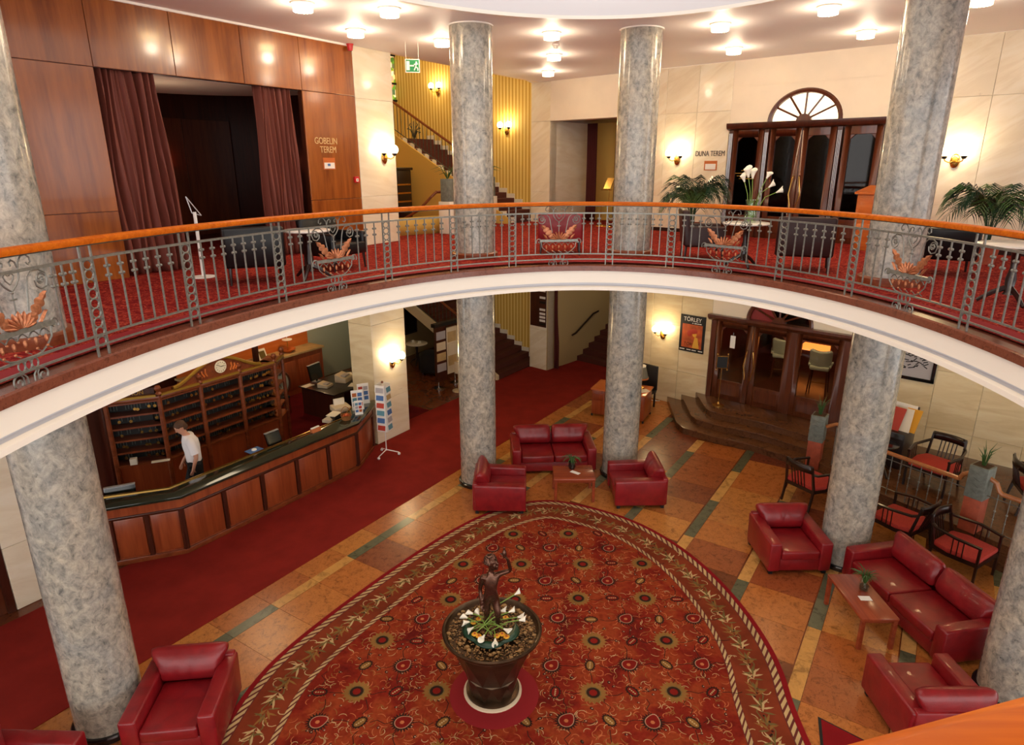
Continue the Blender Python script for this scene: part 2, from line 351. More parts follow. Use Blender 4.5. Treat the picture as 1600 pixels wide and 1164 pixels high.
# wall frames: L wall (left, runs away to the right), R wall (right). s along the wall, n behind the wall, z up
PLx, PLy = -3.15, 14.25; aL = math.radians(33); dL = (math.sin(aL), math.cos(aL)); nL = (-dL[1], dL[0])
PRx, PRy = 4.04, 17.34; dR = (0.737, -0.676); nR = (0.676, 0.737)
def Lm(s, n, z): return (PLx + s * dL[0] + n * nL[0], PLy + s * dL[1] + n * nL[1], z)
def Rm(s, n, z): return (PRx + s * dR[0] + n * nR[0], PRy + s * dR[1] + n * nR[1], z)
rzL = math.atan2(dL[1], dL[0]); rzR = math.atan2(dR[1], dR[0])
GF = 4.62      # gallery floor
CE = 8.51      # gallery ceiling
LC = 4.16      # lobby ceiling
# ------------------------------------------------------------------ void outline (oval gallery opening)
ECX, ECY, EA, EB, EPH = 0.411, 5.358, 4.104, 6.195, -0.247
def ell(t, o=0.0):
    c, s_ = math.cos(EPH), math.sin(EPH); u = (EA + o) * math.cos(t); v = (EB + o) * math.sin(t)
    return (ECX + c * u - s_ * v, ECY + s_ * u + c * v)
NP, ND = (0.384, 0.53), (0.9626, 0.2706)
def near_side(p): return ND[0] * (p[1] - NP[1]) - ND[1] * (p[0] - NP[0])
OUT = []
ts = [i * 2 * PI / 400 for i in range(400)]
keep = [t for t in [x - PI / 2 for x in ts] if near_side(ell(t)) > 0]
keep.sort()
E0, E1 = ell(keep[0]), ell(keep[-1])
OUT = [ell(t) for t in keep[::2]]
k = 26
OUT += [(E1[0] + (E0[0] - E1[0]) * i / k, E1[1] + (E0[1] - E1[1]) * i / k) for i in range(1, k)]
def normals(P):
    n = len(P); r = []
    for i in range(n):
        a, b_ = P[i - 1], P[(i + 1) % n]; tx, ty = b_[0] - a[0], b_[1] - a[1]; l = math.hypot(tx, ty)
        r.append((ty / l, -tx / l))
    return r
ON = normals(OUT)
def off(i, o): return (OUT[i][0] + ON[i][0] * o, OUT[i][1] + ON[i][1] * o)
def sweep(prof, P=None, Nn=None, closed=True):
    P = P or OUT; Nn = Nn or ON; mb = MB(); n = len(P); m_ = len(prof)
    vs = [(P[i][0] + Nn[i][0] * o, P[i][1] + Nn[i][1] * o, z) for i in range(n) for o, z in prof]
    fs = [(i * m_ + k, i * m_ + k + 1, ((i + 1) % n) * m_ + k + 1, ((i + 1) % n) * m_ + k) for i in range(n if closed else n - 1) for k in range(m_ - 1)]
    return mb.add(vs, fs)
def ray_poly(c, a, P):
    dx, dy = math.cos(a), math.sin(a); best = None
    for i in range(len(P)):
        x1, y1 = P[i - 1][0] - c[0], P[i - 1][1] - c[1]; x2, y2 = P[i][0] - c[0], P[i][1] - c[1]
        ex, ey = x2 - x1, y2 - y1; d = dx * ey - dy * ex
        if abs(d) < 1e-12: continue
        t = (x1 * ey - y1 * ex) / d; u = (x1 * dy - y1 * dx) / d
        if t > 0 and -1e-6 <= u <= 1 + 1e-6 and (best is None or t > best): best = t
    return (c[0] + dx * best, c[1] + dy * best)
def ring(inner, outer, z):
    c = (ECX, ECY); an = sorted(math.atan2(p[1] - c[1], p[0] - c[0]) for p in list(inner) + list(outer))
    A = [ray_poly(c, a, inner) for a in an]; B = [ray_poly(c, a, outer) for a in an]; n = len(an)
    return MB().add([(x, y, z) for x, y in A] + [(x, y, z) for x, y in B], [(i, (i + 1) % n, n + (i + 1) % n, n + i) for i in range(n)])
BIG = [(-16, -4), (16, -4), (16, 30), (-16, 30)]
struct(ring([off(i, 0.2) for i in range(len(OUT))], BIG, GF).build('floor_gallery', 'gallery_carpet'))
struct(ring([off(i, 0.3) for i in range(len(OUT))], BIG, LC + 0.1).build('ceiling_lobby', 'ceiling_lobby'))
plain('carpet_edge', rgb(142, 16, 24), 0.95)
struct(ring([off(i, 0.22) for i in range(len(OUT))], [off(i, 0.46) for i in range(len(OUT))], GF + 0.004).build('trim_1', 'carpet_edge'))
fa = thing('balcony_edge', 'white curved balcony front with reddish marble kerb around the oval opening', 'balcony edge', (ECX, ECY, LC)); 
sweep([(0.30, 4.6), (0.02, 4.6), (0.0, 4.585), (0.0, 4.50), (0.03, 4.495)]).build('kerb', 'kerb_marble', fa)
sweep([(0.03, 4.5), (0.03, 4.29), (0.10, 4.285)]).build('fascia', 'fascia_white', fa)
sweep([(0.10, 4.29), (0.10, 4.245), (0.06, 4.225)]).build('groove', 'fascia_grey', fa)  # grey colour puts in the shade of the recess under the fascia
sweep([(0.06, 4.23), (0.0, 4.215), (0.0, LC), (0.10, LC), (0.4, LC + 0.1)]).build('lower_lip', 'fascia_white', fa)
# upper ceiling up to the two walls, with the oval opening, trims and the glowing skylight
COP = [ell(i * 2 * PI / 120, 0.32) for i in range(120)]; CON = normals(COP)
corner = Rm(-4.72, 0, 0)
CEO = [Lm(-24, 0.02, 0)[:2], Lm(7.85, 0.02, 0)[:2], corner[:2], Rm(22, 0.02, 0)[:2], (16, -8), (-16, -8)]
struct(ring(COP, CEO, CE).build('ceiling', 'ceiling_paint'))
sk = thing('oval_skylight', 'glowing oval glass skylight set in the ceiling opening', 'skylight', (ECX, ECY, CE))
sweep([(0.06, CE + 0.01), (0.05, CE - 0.03), (-0.03, CE - 0.03), (-0.04, CE + 0.02)], COP, CON).build('trim_ring', 'trim_white', sk)
sweep([(-0.03, CE), (-0.03, CE + 0.20), (-0.02, CE + 0.26)], COP, CON).build('riser', 'fascia_grey', sk)
dm = MB(); dm.grid(lambda u, v: (lambda p: (ECX + (p[0] - ECX) * (1 - v) * 1.0, ECY + (p[1] - ECY) * (1 - v), CE + 0.25 + 0.5 * math.sin(v * PI / 2)))(COP[int(u * 120) % 120]), 120, 8, True)
dm.build('glass_dome', 'sky_glow', sk)
# ------------------------------------------------------------------ columns
def column(x, y, label):
    t = thing('column', label, 'column', (x, y, 0), 0, 'round marble columns')
    MB().lathe([(0.365, 0.0), (0.365, CE)], 48).build('shaft', 'column_marble', t, world=False)
    MB().lathe([(0.41, 0.0), (0.41, 0.06), (0.395, 0.075), (0.36, 0.08)], 48).build('base_ring', 'black_gloss', t, world=False)
    MB().lathe([(0.36, GF), (0.43, GF), (0.43, GF + 0.09), (0.40, GF + 0.11), (0.36, GF + 0.11)], 48).build('wooden_skirting', 'cabinet_wood', t, world=False)
    MB().lathe([(0.36, CE - 0.018), (0.382, CE - 0.018), (0.385, CE), (0.36, CE)], 48).build('top_ring', 'trim_white', t, world=False)
    MB().lathe([(0.36, LC + 0.04), (0.385, LC + 0.05), (0.385, LC + 0.1), (0.36, LC + 0.1)], 48).build('collar', 'trim_white', t, world=False)
    return t
column(-4.75, 6.21, 'tall grey marble column at far left beside reception desk end')
column(-0.70, 12.37, 'grey marble column behind the armchair left of the red loveseat')
column(2.27, 12.73, 'grey marble column just right of the red loveseat')
column(5.46, 9.48, 'grey marble column between right-hand armchair and long sofa')
column(6.15, 6.56, 'grey marble column at right edge behind the long sofa end')
# ------------------------------------------------------------------ balcony railing
def rail_pos(t): # centre line of the railing
    p = ell(t); q = ell(t + 1e-3); a = math.atan2(q[1] - p[1], q[0] - p[0]); n_ = (math.sin(a), -math.cos(a))
    return (p[0] + n_[0] * 0.05, p[1] + n_[1] * 0.05), a
RO = [off(i, 0.05) for i in range(len(OUT))]
rl = thing('balcony_railing', 'wrought iron balcony railing with copper flower baskets and wooden handrail', 'railing', (RO[0][0], RO[0][1], GF - 0.02))
RN = normals(RO)
def rsweep(prof, name, mat): return sweep(prof + [prof[0]], RO, RN).build(name, mat, rl)
rsweep([(-0.035, 5.60), (0.035, 5.60), (0.045, 5.625), (0.04, 5.65), (0.02, 5.663), (-0.02, 5.663), (-0.04, 5.65), (-0.045, 5.625)], 'handrail', 'rail_wood')
rsweep([(-0.018, 5.588), (0.018, 5.588), (0.018, 5.60), (-0.018, 5.60)], 'rail_core', 'iron_dark')
rsweep([(-0.016, 5.465), (0.016, 5.465), (0.016, 5.488), (-0.016, 5.488)], 'top_bar', 'iron')
rsweep([(-0.011, 4.78), (0.011, 4.78), (0.011, 4.798), (-0.011, 4.798)], 'lower_bar', 'iron')
rsweep([(-0.011, 4.69), (0.011, 4.69), (0.011, 4.706), (-0.011, 4.706)], 'bottom_bar', 'iron')
def arc(c, r, a0, a1, n=10): return [(c[0] + r * math.cos(a0 + (a1 - a0) * i / n), 0, c[1] + r * math.sin(a0 + (a1 - a0) * i / n)) for i in range(n + 1)]
def spiral(c, r0, r1, a0, a1, n=18): return [(c[0] + (r0 + (r1 - r0) * i / n) * math.cos(a0 + (a1 - a0) * i / n), 0, c[1] + (r0 + (r1 - r0) * i / n) * math.sin(a0 + (a1 - a0) * i / n)) for i in range(n + 1)]
bal = MB(); bal.box(-0.007, 0.007, -0.007, 0.007, 4.798, 5.466)
for z in (5.385, 5.30):
    for sx in (-1, 1): bal.ball((sx * 0.021, 0, z), 0.017, 6, 4)
BALM = bal.build('baluster', 'iron', rl, world=False)
post = MB()
for sx in (-1, 1): post.box(sx * 0.062 - 0.008, sx * 0.062 + 0.008, -0.009, 0.009, 4.59, 5.59)
POSTM = post.build('ring_post', 'iron', rl, world=False)
rg = MB(); rg.tube([(0.043 * math.cos(2 * PI * i / 14) * 1.15, 0, 0.043 * math.sin(2 * PI * i / 14)) for i in range(14)], 0.0085, 5, True)
RINGM = rg.build('ring', 'iron', POSTM, world=False)
# flower basket ornament in its own plane (x along rail, z up, z=0 at 4.79)
K = 1 / 826.0
def U(x, y): return ((x - 745) * K, 0, (790 - y) * K)
bk = MB()
def sym(pts, r=0.0075):
    bk.tube([U(x, y) for x, y in pts], r, 5); bk.tube([U(1490 - x, y) for x, y in pts], r, 5)
def symspiral(cx, cy, r0, r1, a0, a1, rr=0.0075):
    p = [(cx + (r0 + (r1 - r0) * i / 20) * math.cos(a0 + (a1 - a0) * i / 20), cy - (r0 + (r1 - r0) * i / 20) * math.sin(a0 + (a1 - a0) * i / 20)) for i in range(21)]
    sym(p, rr)
sym([(745, 345), (790, 310), (822, 265), (828, 215), (838, 170), (868, 135), (905, 128), (935, 150), (940, 180), (918, 196), (902, 180)])
sym([(828, 205), (815, 165), (790, 150), (770, 165), (778, 188)])
sym([(745, 300), (775, 270), (783, 245), (768, 230), (750, 245)], 0.006)
bk.tube([U(745, 345), U(745, 580)], 0.007, 5); bk.ball(U(745, 352), 0.014, 6, 4); bk.box(-0.03, 0.03, -0.006, 0.006, (790 - 402) * K, (790 - 392) * K)
sym([(840, 490), (855, 420), (872, 330), (890, 275), (925, 242), (985, 238), (1035, 265), (1047, 310), (1030, 355), (985, 368), (950, 345), (942, 305)])
symspiral(992, 303, 44, 12, 0.4, 8.5, 0.0065)
for sx in (-1, 1):
    for q in range(5):
        a = q * 2 * PI / 5; bk.ball((sx * 247 * K + 0.022 * math.cos(a), 0, (790 - 303) * K + 0.022 * math.sin(a)), 0.0115, 6, 4)
bk.box(-275 * K, 275 * K, -0.022, 0.022, (790 - 618) * K, (790 - 585) * K)
symspiral(1025, 612, 46, 10, -0.6, 6.4, 0.009)
sym([(995, 625), (985, 690), (930, 745), (880, 775), (830, 785), (745, 785)], 0.008)
for i in range(5):
    cx = 565 + i * 90; p = [(cx - 45 + 90 * j / 8, 660 - 34 * math.sin(PI * j / 8)) for j in range(9)]; bk.tube([U(*q) for q in p], 0.006, 5)
for i in range(5):
    cx = 565 + i * 90; bk.tube([U(cx, 745), U(cx + 45, 770)], 0.005, 4)
for cx in (690, 745, 800): bk.tube([(lambda a: ((cx - 745) * K + 0.033 * math.cos(a), 0, (790 - 828) * K + 0.04 * math.sin(a)))(2 * PI * i / 12) for i in range(12)], 0.007, 5, True)
symspiral(845, 925, 52, 8, 1.9, -6.0, 0.008)
sym([(845, 873), (800, 878), (775, 905), (770, 975)]); sym([(805, 975), (805, 900), (820, 880)], 0.006)
BKM = bk.build('flower_basket', 'iron', rl, world=False)
def leafshape(mb, base, tip, wd, lobes=5, curl=0.25):
    bx_, bz = base; tx, tz = tip; L = math.hypot(tx - bx_, tz - bz); dx, dz = (tx - bx_) / L, (tz - bz) / L
    n = 24; ctr = []; 
    for i in range(n + 1):
        u = i / n; wv = wd * (math.sin(PI * (0.12 + 0.86 * u)) ** 0.7) * (0.6 + 0.4 * abs(math.sin(PI * lobes * u)))
        cx = bx_ + dx * L * u + (-dz) * -curl * L * u * u * (1 if tx > bx_ else -1); cz = bz + dz * L * u + dx * -curl * L * u * u * (1 if tx > bx_ else -1)
        ctr.append((cx, cz, wv))
    vs = []; 
    for cx, cz, wv in ctr:
        px, pz = -dz, dx
        vs += [(cx + px * wv, -0.012, cz + pz * wv), (cx, -0.026, cz), (cx - px * wv, -0.012, cz - pz * wv), (cx, 0.012, cz)]
    fs = []
    for i in range(n):
        for k_ in range(4): fs.append((i * 4 + k_, i * 4 + (k_ + 1) % 4, i * 4 + 4 + (k_ + 1) % 4, i * 4 + 4 + k_))
    fs += [(0, 1, 2, 3), (n * 4 + 3, n * 4 + 2, n * 4 + 1, n * 4)]
    mb.add(vs, fs)
subs = []
for sx in (-1, 1):
    lf = MB(); leafshape(lf, (sx * 95 * K, (790 - 560) * K), (sx * 225 * K, (790 - 365) * K), 0.06, 4, 0.14); subs.append(lf.build('copper_leaf', 'copper', BKM, world=False))
    lf = MB(); leafshape(lf, (sx * 165 * K, (790 - 578) * K), (sx * 225 * K, (790 - 505) * K), 0.02, 1, 0.05); subs.append(lf.build('small_leaf', 'copper', BKM, world=False))
sh = MB()
for q in range(9):
    a = PI * (0.05 + 0.90 * q / 8); L = 118 * K * (0.95 + 0.1 * math.sin(a)); cx, cz = math.cos(a) * L * 0.66, (790 - 583) * K + math.sin(a) * L * 0.42
    ca, sa = math.cos(a), math.sin(a)
    sh.ball((0, 0, 0), 1, 8, 6, (L * 0.50, 0.026, 0.0165), lambda x, y, z: (cx + x * ca - z * sa, -0.012 + y, cz + x * sa + z * ca))
subs.append(sh.build('shell_fan', 'copper', BKM, world=False))
dr = MB()
for i in range(5):
    cx = (565 + i * 90 - 745 + 0) * K; dr.ball((cx, -0.012, (790 - 690) * K), 0.02, 7, 5, (0.75, 0.7, 1.7)); dr.ball((cx, -0.012, (790 - 742) * K), 0.015, 6, 4, (1.1, 0.7, 0.9))
    if i < 4: dr.ball((cx + 45 * K, -0.008, (790 - 668) * K), 0.011, 6, 4)
subs.append(dr.build('copper_drops', 'copper', BKM, world=False))
PT = [3.235, 3.039, 2.815, 2.485, 2.250, 2.026, 1.634, 1.387, 0.967, 0.726, 0.390]
PT = [3.50] + PT + [0.185, -0.02]
BT = [3.364, 2.653, 1.841, 1.180, 0.558]
used = {'b': False, 'p': False, 'k': False}
def place(proto, key, t, z=0.0):
    (x, y), a = rail_pos(t); a += PI
    if not used[key]: o = proto; used[key] = True
    else:
        o = proto.copy(); col.objects.link(o)
        for ch in proto.children:
            c = ch.copy(); col.objects.link(c); c.parent = o
    o.parent = rl; o.matrix_parent_inverse = mw(rl).inverted(); o.location = (x, y, z); o.rotation_euler = (0, 0, a); return o
for i in range(1, 9):
    o = RINGM.copy(); col.objects.link(o); o.parent = POSTM; o.location = (0, 0, 5.423 - i * 0.0865)
RINGM.location = (0, 0, 5.423)
P0 = POSTM
for t in PT: place(P0, 'p', t)
for t in BT: place(BKM, 'k', t, 4.79)
ARC = [(t0, t1) for t0, t1 in zip(PT, PT[1:])]
for t0, t1 in ARC:
    mid = [b_ for b_ in BT if t1 < b_ < t0]
    def bpos(t): (x, y), a = rail_pos(t); return x, y
    if mid:
        m_ = mid[0]; (x0, y0), (xm, ym), (x1, y1) = bpos(t0), bpos(m_), bpos(t1)
        for ta, tb in ((t0, m_), (t1, m_)):
            xa, ya = bpos(ta); L = math.hypot(xm - xa, ym - ya)
            for q in range(3):
                fr = (0.062 + (L - 0.062 - 0.42) * (q + 1) / 3.0) / L
                place(BALM, 'b', ta + (tb - ta) * fr)
    else:
        (x0, y0), (x1, y1) = bpos(t0), bpos(t1); L = math.hypot(x1 - x0, y1 - y0); nb = 7 if L > 1.3 else 6
        for q in range(nb): place(BALM, 'b', t0 + (t1 - t0) * (0.062 / L + (1 - 0.124 / L) * (q + 1) / (nb + 1)))
# ------------------------------------------------------------------ left wall, gallery level: wood panels and curtained opening
wl = MB()
wl.box(-9, 0, 0.03, 0.12, 7.58, CE, Lm); wl.box(-9, -4.98, 0.03, 0.12, GF, 7.58, Lm); wl.box(-1.33, 0, 0.03, 0.12, GF, 7.58, Lm)
wl = struct(wl.build('wall_left', 'dark_wood'))
for i in range(7):
    s0 = -8.64 + i * 1.22; s1 = s0 + 1.22 if i < 6 else 0.0
    MB().box(s0 + 0.004, s1 - 0.004, 0.0, 0.03, 7.584, CE, Lm).build('wood_panel', 'panel_wood', wl, bevel=0.004, bseg=1)
for s0, s1 in ((-8.64, -7.43), (-7.43, -6.2), (-6.2, -4.98), (-1.33, 0.0)):
    MB().box(s0 + 0.004, s1 - 0.004, 0.0, 0.03, 5.615, 7.576, Lm).build('wood_panel', 'panel_wood', wl, bevel=0.004, bseg=1)
    MB().box(s0 + 0.004, s1 - 0.004, 0.0, 0.03, GF, 5.607, Lm).build('wood_panel', 'panel_wood', wl, bevel=0.004, bseg=1)
struct(MB().box(-9, 0.0, -0.03, 0.0, CE - 0.035, CE, Lm).build('trim_2', 'trim_white'))
rm = MB(); rm.box(-9, -4.95, 0.12, 5.0, GF, GF + 0.02, Lm)
# room behind the curtains: dark wood walls, curved ceiling panel, door
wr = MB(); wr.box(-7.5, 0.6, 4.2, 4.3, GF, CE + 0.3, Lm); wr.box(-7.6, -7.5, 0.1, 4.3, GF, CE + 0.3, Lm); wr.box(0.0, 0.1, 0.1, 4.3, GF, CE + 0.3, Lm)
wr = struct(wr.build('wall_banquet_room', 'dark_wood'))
for i in range(6):
    MB().box(-7.2 + i * 1.2 + 0.01, -6.0 + i * 1.2 - 0.01, 4.17, 4.2, GF + 0.1, 7.25, Lm).build('wood_panel', 'door_wood', wr, bevel=0.006, bseg=1)
cs = MB(); pts = []
for i in range(25):
    a = PI * i / 24; pts.append((-3.2 + 2.7 * math.cos(a), 0.45 + 2.6 * math.sin(a)))
cs.prism(pts, 7.61, 7.68, Lm); struct(cs.build('ceiling_banquet_room', 'plaster_cream'))
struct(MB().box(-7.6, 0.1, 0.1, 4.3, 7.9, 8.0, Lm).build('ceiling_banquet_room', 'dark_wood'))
d1 = MB().box(-3.3, -2.1, 4.1, 4.165, GF, 6.75, Lm).build('door_1', 'black_wood', bevel=0.01, bseg=1); struct(d1)
for sx in (-3.36, -2.1): MB().box(sx, sx + 0.07, 4.06, 4.17, GF, 6.84, Lm).build('door_frame', 'door_wood', d1)
MB().box(-3.36, -2.03, 4.06, 4.17, 6.75, 6.86, Lm).build('door_frame', 'door_wood', d1)
MB().tube([Lm(-2.25, 4.07, 5.35), Lm(-2.25, 4.04, 5.4), Lm(-2.25, 4.04, 5.75), Lm(-2.25, 4.07, 5.8)], 0.012, 6).build('door_handle', 'brass', d1)
spot('banquet_room_light', Lm(-3.4, 1.2, 6.9), 9, (1.0, 0.7, 0.5), None, 0.15)  # fill light added to brighten the room behind the curtains, no fixture
for q, (s_, col_) in enumerate(((-4.3, (1.0, 0.16, 0.08)), (-1.75, (1.0, 0.16, 0.08)))):  # added lamps stand in for red reflections on the back wall
    wlp = thing('wall_uplight', ['small red glowing wall lamp deep in the curtained room, left one', 'small red glowing wall lamp deep in the curtained room, right one'][q], 'lamp', Lm(s_, 4.15, 6.3), rzL, 'red lamps in the curtained room')
    MB().lathe([(0.0, -0.08), (0.05, -0.06), (0.07, 0.02), (0.065, 0.02), (0.04, -0.04), (0, -0.05)], 12, (0, -0.08, 0)).build('lamp_cup', 'black', wlp, world=False)
    spot('red_light', (0, -0.12, 0.06), 1.6, col_, wlp, 0.03)
def curtain(label, s0, s1, flare, pl, n0):
    mb = MB()
    def fn(u, v):
        z = 7.62 - v * (7.62 - GF - 0.02); s_ = s0 + (s1 - s0) * u + flare * v * u
        ph = u * pl * 2 * PI + 0.7 * math.sin(3 * v + u * 5); am = 0.05 + 0.03 * math.sin(u * 9 + 1) + 0.02 * v
        return Lm(s_ + 0.02 * math.sin(7 * v + u * 11), n0 + am * math.sin(ph) + 0.015 * math.sin(ph * 2.3 + v * 4), z)
    mb.grid(fn, 90, 22)
    o = mb.build('curtain', 'curtain', None, thick=0.006); tag(o, label, 'curtain', 'brown satin curtains at the opening')
curtain('brown satin curtain gathered at left side of the wide wood opening', -4.97, -4.05, 0.16, 8, 0.14)
curtain('brown satin curtain gathered at right side of the wide wood opening', -2.27, -1.5, 0.06, 9, 0.14)
# signs on the wood wall
sg = thing('room_sign', 'brass letters GOBELIN TEREM on the wood wall beside curtain', 'sign', Lm(-1.14, 0, 6.52))
text('GOBELIN', 0.17, 'letter_gold', 'lettering', sg, lambda x, y, z: Lm(-1.14 + x * 0.82, -0.004 - z, 6.655 + y))
text('TEREM', 0.17, 'letter_gold', 'lettering', sg, lambda x, y, z: Lm(-1.02 + x * 0.82, -0.004 - z, 6.495 + y))
nb = thing('notice_board', 'small wooden notice holder with white card under GOBELIN TEREM', 'notice', Lm(-0.97, 0, 6.2), rzL)
MB().box(0, 0.3, -0.012, 0, -0.02, 0.2).build('board', 'orange_wood', nb, world=False); MB().box(0.02, 0.28, -0.016, -0.012, 0.0, 0.11).build('card', 'white', nb, world=False)
MB().box(0.1, 0.17, -0.018, -0.016, 0.045, 0.09).build('print', 'paper_blue', nb, world=False)
fb = thing('fire_alarm', 'red fire alarm call point on the wood wall', 'alarm', Lm(-0.2, 0, 5.92), rzL)
MB().box(0, 0.12, -0.05, 0, 0, 0.12).build('case', 'red_plastic', fb, world=False, bevel=0.008); MB().box(0.03, 0.09, -0.054, -0.05, 0.02, 0.08).build('window', 'white', fb, world=False)
MB().lathe([(0.012, -0.06), (0.012, -0.055)], 8, (0.06, 0, 0), lambda x, y, z: (x, z, y + 0.05)).build('button', 'black', fb, world=False)
bc = thing('alarm_beacon', 'small red alarm beacon at the ceiling corner of wood wall', 'beacon', Lm(-0.12, -0.08, CE), rzL)
MB().lathe([(0.06, 0), (0.06, -0.05), (0.045, -0.12), (0.0, -0.13)], 14).build('lens', 'red_plastic', bc, world=False); MB().lathe([(0.07, -0.02), (0.07, 0.0)], 14).build('base', 'red_plastic', bc, world=False)
# pier at the end of the left wall, both levels, marble slabs
def slabs(M, rects, wall, mat, n0, n1):
    for s0, s1, z0, z1 in rects: MB().box(s0 + 0.003, s1 - 0.003, n0, n1, z0 + 0.002, z1 - 0.002, M).build('marble_slab', mat, wall, bevel=0.004, bseg=1)
wp = struct(MB().box(0.02, 1.08, 0.02, 0.68, 0, CE, Lm).build('wall_pier', 'plaster_cream'))
slabs(Lm, [(0.0, 1.1, GF, 5.63), (0.0, 1.1, 5.63, 7.55), (0.0, 1.1, 7.55, CE)], wp, 'wall_marble', -0.005, 0.02)
slabs(Lm, [(0.0, 1.1, 0.0, 1.02), (0.0, 1.1, 1.02, 2.85), (0.0, 1.1, 2.85, LC)], wp, 'wall_marble', -0.005, 0.02)
for z0, z1 in ((0, 1.02), (1.02, 2.85), (2.85, LC)): MB().box(-0.005, 0.02, 0.0, 0.7, z0 + 0.002, z1 - 0.002, Lm).build('marble_slab', 'wall_marble_lobby', wp, bevel=0.004, bseg=1)
for z0, z1 in ((0, LC), (GF, CE)): MB().box(1.08, 1.1, 0.02, 0.7, z0, z1, Lm).build('marble_slab', 'wall_marble', wp)
# ------------------------------------------------------------------ right wall, both levels
JO = (-0.95, 1.42); DO = (1.42, 4.78)
wr_ = MB(); wr_.box(-4.72, 14, 0.03, 0.3, CE - 0.0, CE + 0.2, Rm)
wr_.box(-4.72, -4.0, 0.03, 0.3, 0, CE, Rm); wr_.box(-0.95, 1.45, 0.03, 0.3, 0, CE, Rm); wr_.box(4.75, 14, 0.03, 0.3, 0, CE, Rm)
wr_.box(1.45, 4.75, 0.03, 0.3, 7.9, CE, Rm); wr_.box(1.45, 4.75, 0.03, 0.3, 3.45, GF, Rm)
wR = struct(wr_.build('wall_right', 'plaster_cream'))
def cols(a, b_, wdt): 
    r = [a]
    while r[-1] + wdt < b_ - 0.1: r.append(r[-1] + wdt)
    return r + [b_]
RC1 = [-0.95, -0.29, 0.56, 1.42]; RC2 = cols(4.78, 13.0, 0.83)
for cc_ in (RC1, RC2):
    for s0, s1 in zip(cc_, cc_[1:]):
        slabs(Rm, [(s0, s1, GF + 0.08, 5.5), (s0, s1, 5.5, 7.46), (s0, s1, 7.46, CE)], wR, 'wall_marble', 0.0, 0.03)
        slabs(Rm, [(s0, s1, 0.0, 0.95), (s0, s1, 0.95, 2.2), (s0, s1, 2.2, LC)], wR, 'wall_marble_lobby', 0.0, 0.03)
slabs(Rm, [(-4.72, -4.0, GF, 5.5), (-4.72, -4.0, 5.5, 7.46), (-4.72, -4.0, 7.46, CE), (-4.72, -4.0, 0, 1.3), (-4.72, -4.0, 1.3, 2.7), (-4.72, -4.0, 2.7, LC)], wR, 'wall_marble', 0.0, 0.03)
struct(MB().box(-0.95, 1.42, -0.012, 0.0, GF, GF + 0.09, Rm).build('baseboard_right', 'black_wood')); struct(MB().box(4.78, 13, -0.012, 0.0, GF, GF + 0.09, Rm).build('baseboard_right', 'black_wood'))
# white plaster header over the gallery passage, marble jamb, dark doorway behind
struct(MB().box(-4.0, -0.95, 0.0, 0.5, 7.46, CE, Rm).build('wall_header', 'plaster_cream'))
struct(MB().box(-4.02, -4.0, 0.0, 2.0, GF, 7.46, Rm).build('wall_jamb', 'wall_marble'))
pg = MB(); pg.box(-4.0, -0.6, 1.9, 2.0, GF, CE, Rm); struct(pg.build('wall_passage', 'wall_yellow'))
struct(MB().box(-4.0, -0.6, 0.4, 2.0, 7.46, 7.5, Rm).build('ceiling_passage', 'dark_wood'))
struct(MB().box(-0.95, -0.85, 0.0, 2.0, GF, 7.46, Rm).build('wall_passage', 'wall_marble'))
d2 = struct(MB().box(-2.75, -1.2, 1.75, 1.88, GF, 6.65, Rm).build('door_2', 'black'))
for s0 in (-2.9, -1.2): MB().box(s0, s0 + 0.15, 1.7, 1.9, GF, 7.4, Rm).build('door_frame', 'dark_wood', d2)
MB().box(-2.9, -1.05, 1.72, 1.9, 6.65, 7.4, Rm).build('overdoor_panel', 'door_wood', d2)
mb = MB(); mb.grid(lambda u, v: Rm(-3.6 + 0.36 * u, 1.25 + 0.04 * math.sin(u * 5 * 2 * PI + v), 7.42 - v * (7.42 - GF - 0.02)), 40, 8)
tag(mb.build('curtain', 'curtain_red', thick=0.006), 'narrow dark red curtain hanging in the upper passage doorway', 'curtain')
spot('corridor_light', Rm(-2.4, 2.6, 3.7), 16, (1.0, 0.8, 0.5), None, 0.2)  # added fill without a fixture, lifts the dark lobby corridor
# lobby passage: yellow side wall with handrail, dark red curtain edge, rising ramp
struct(MB().box(-4.02, -4.0, 0.0, 6.5, 0.0, LC, Rm).build('wall_corridor', 'dim_wall'))
struct(MB().box(-0.95, -0.85, 0.0, 6.5, 0.0, LC, Rm).build('wall_corridor', 'dark_wood'))
struct(MB().box(-4.0, -0.9, 6.4, 6.5, 0.0, LC, Rm).build('wall_corridor', 'dark_wood'))
mb = MB(); mb.grid(lambda u, v: Rm(-3.95 + 0.2 * u * (1.0 - 0.5 * math.sin(PI * min(1, v * 1.25))), 0.3 + 0.05 * math.sin(u * 3 * 2 * PI), 4.1 - v * 4.05), 30, 14)
tag(mb.build('curtain', 'curtain_red', thick=0.006), 'dark red tied curtain at lobby corridor entrance', 'curtain')
MB().tube([Rm(-3.93, 1.2, 0.95), Rm(-3.9, 1.35, 1.0), Rm(-3.9, 2.3, 1.5), Rm(-3.9, 2.6, 1.54)], 0.03, 8).build('wall_handrail', 'black_wood')
tag(bpy.data.objects['wall_handrail'], 'dark handrail rising along the corridor wall', 'handrail')
stp = MB()
for i in range(9): stp.box(-4.0, -0.95, 1.6 + i * 0.32, 6.4, 0.16 * i, 0.16 * (i + 1), Rm)
tag(stp.build('corridor_steps', 'stair_red'), 'dark carpeted steps rising inside the lobby corridor', 'steps')
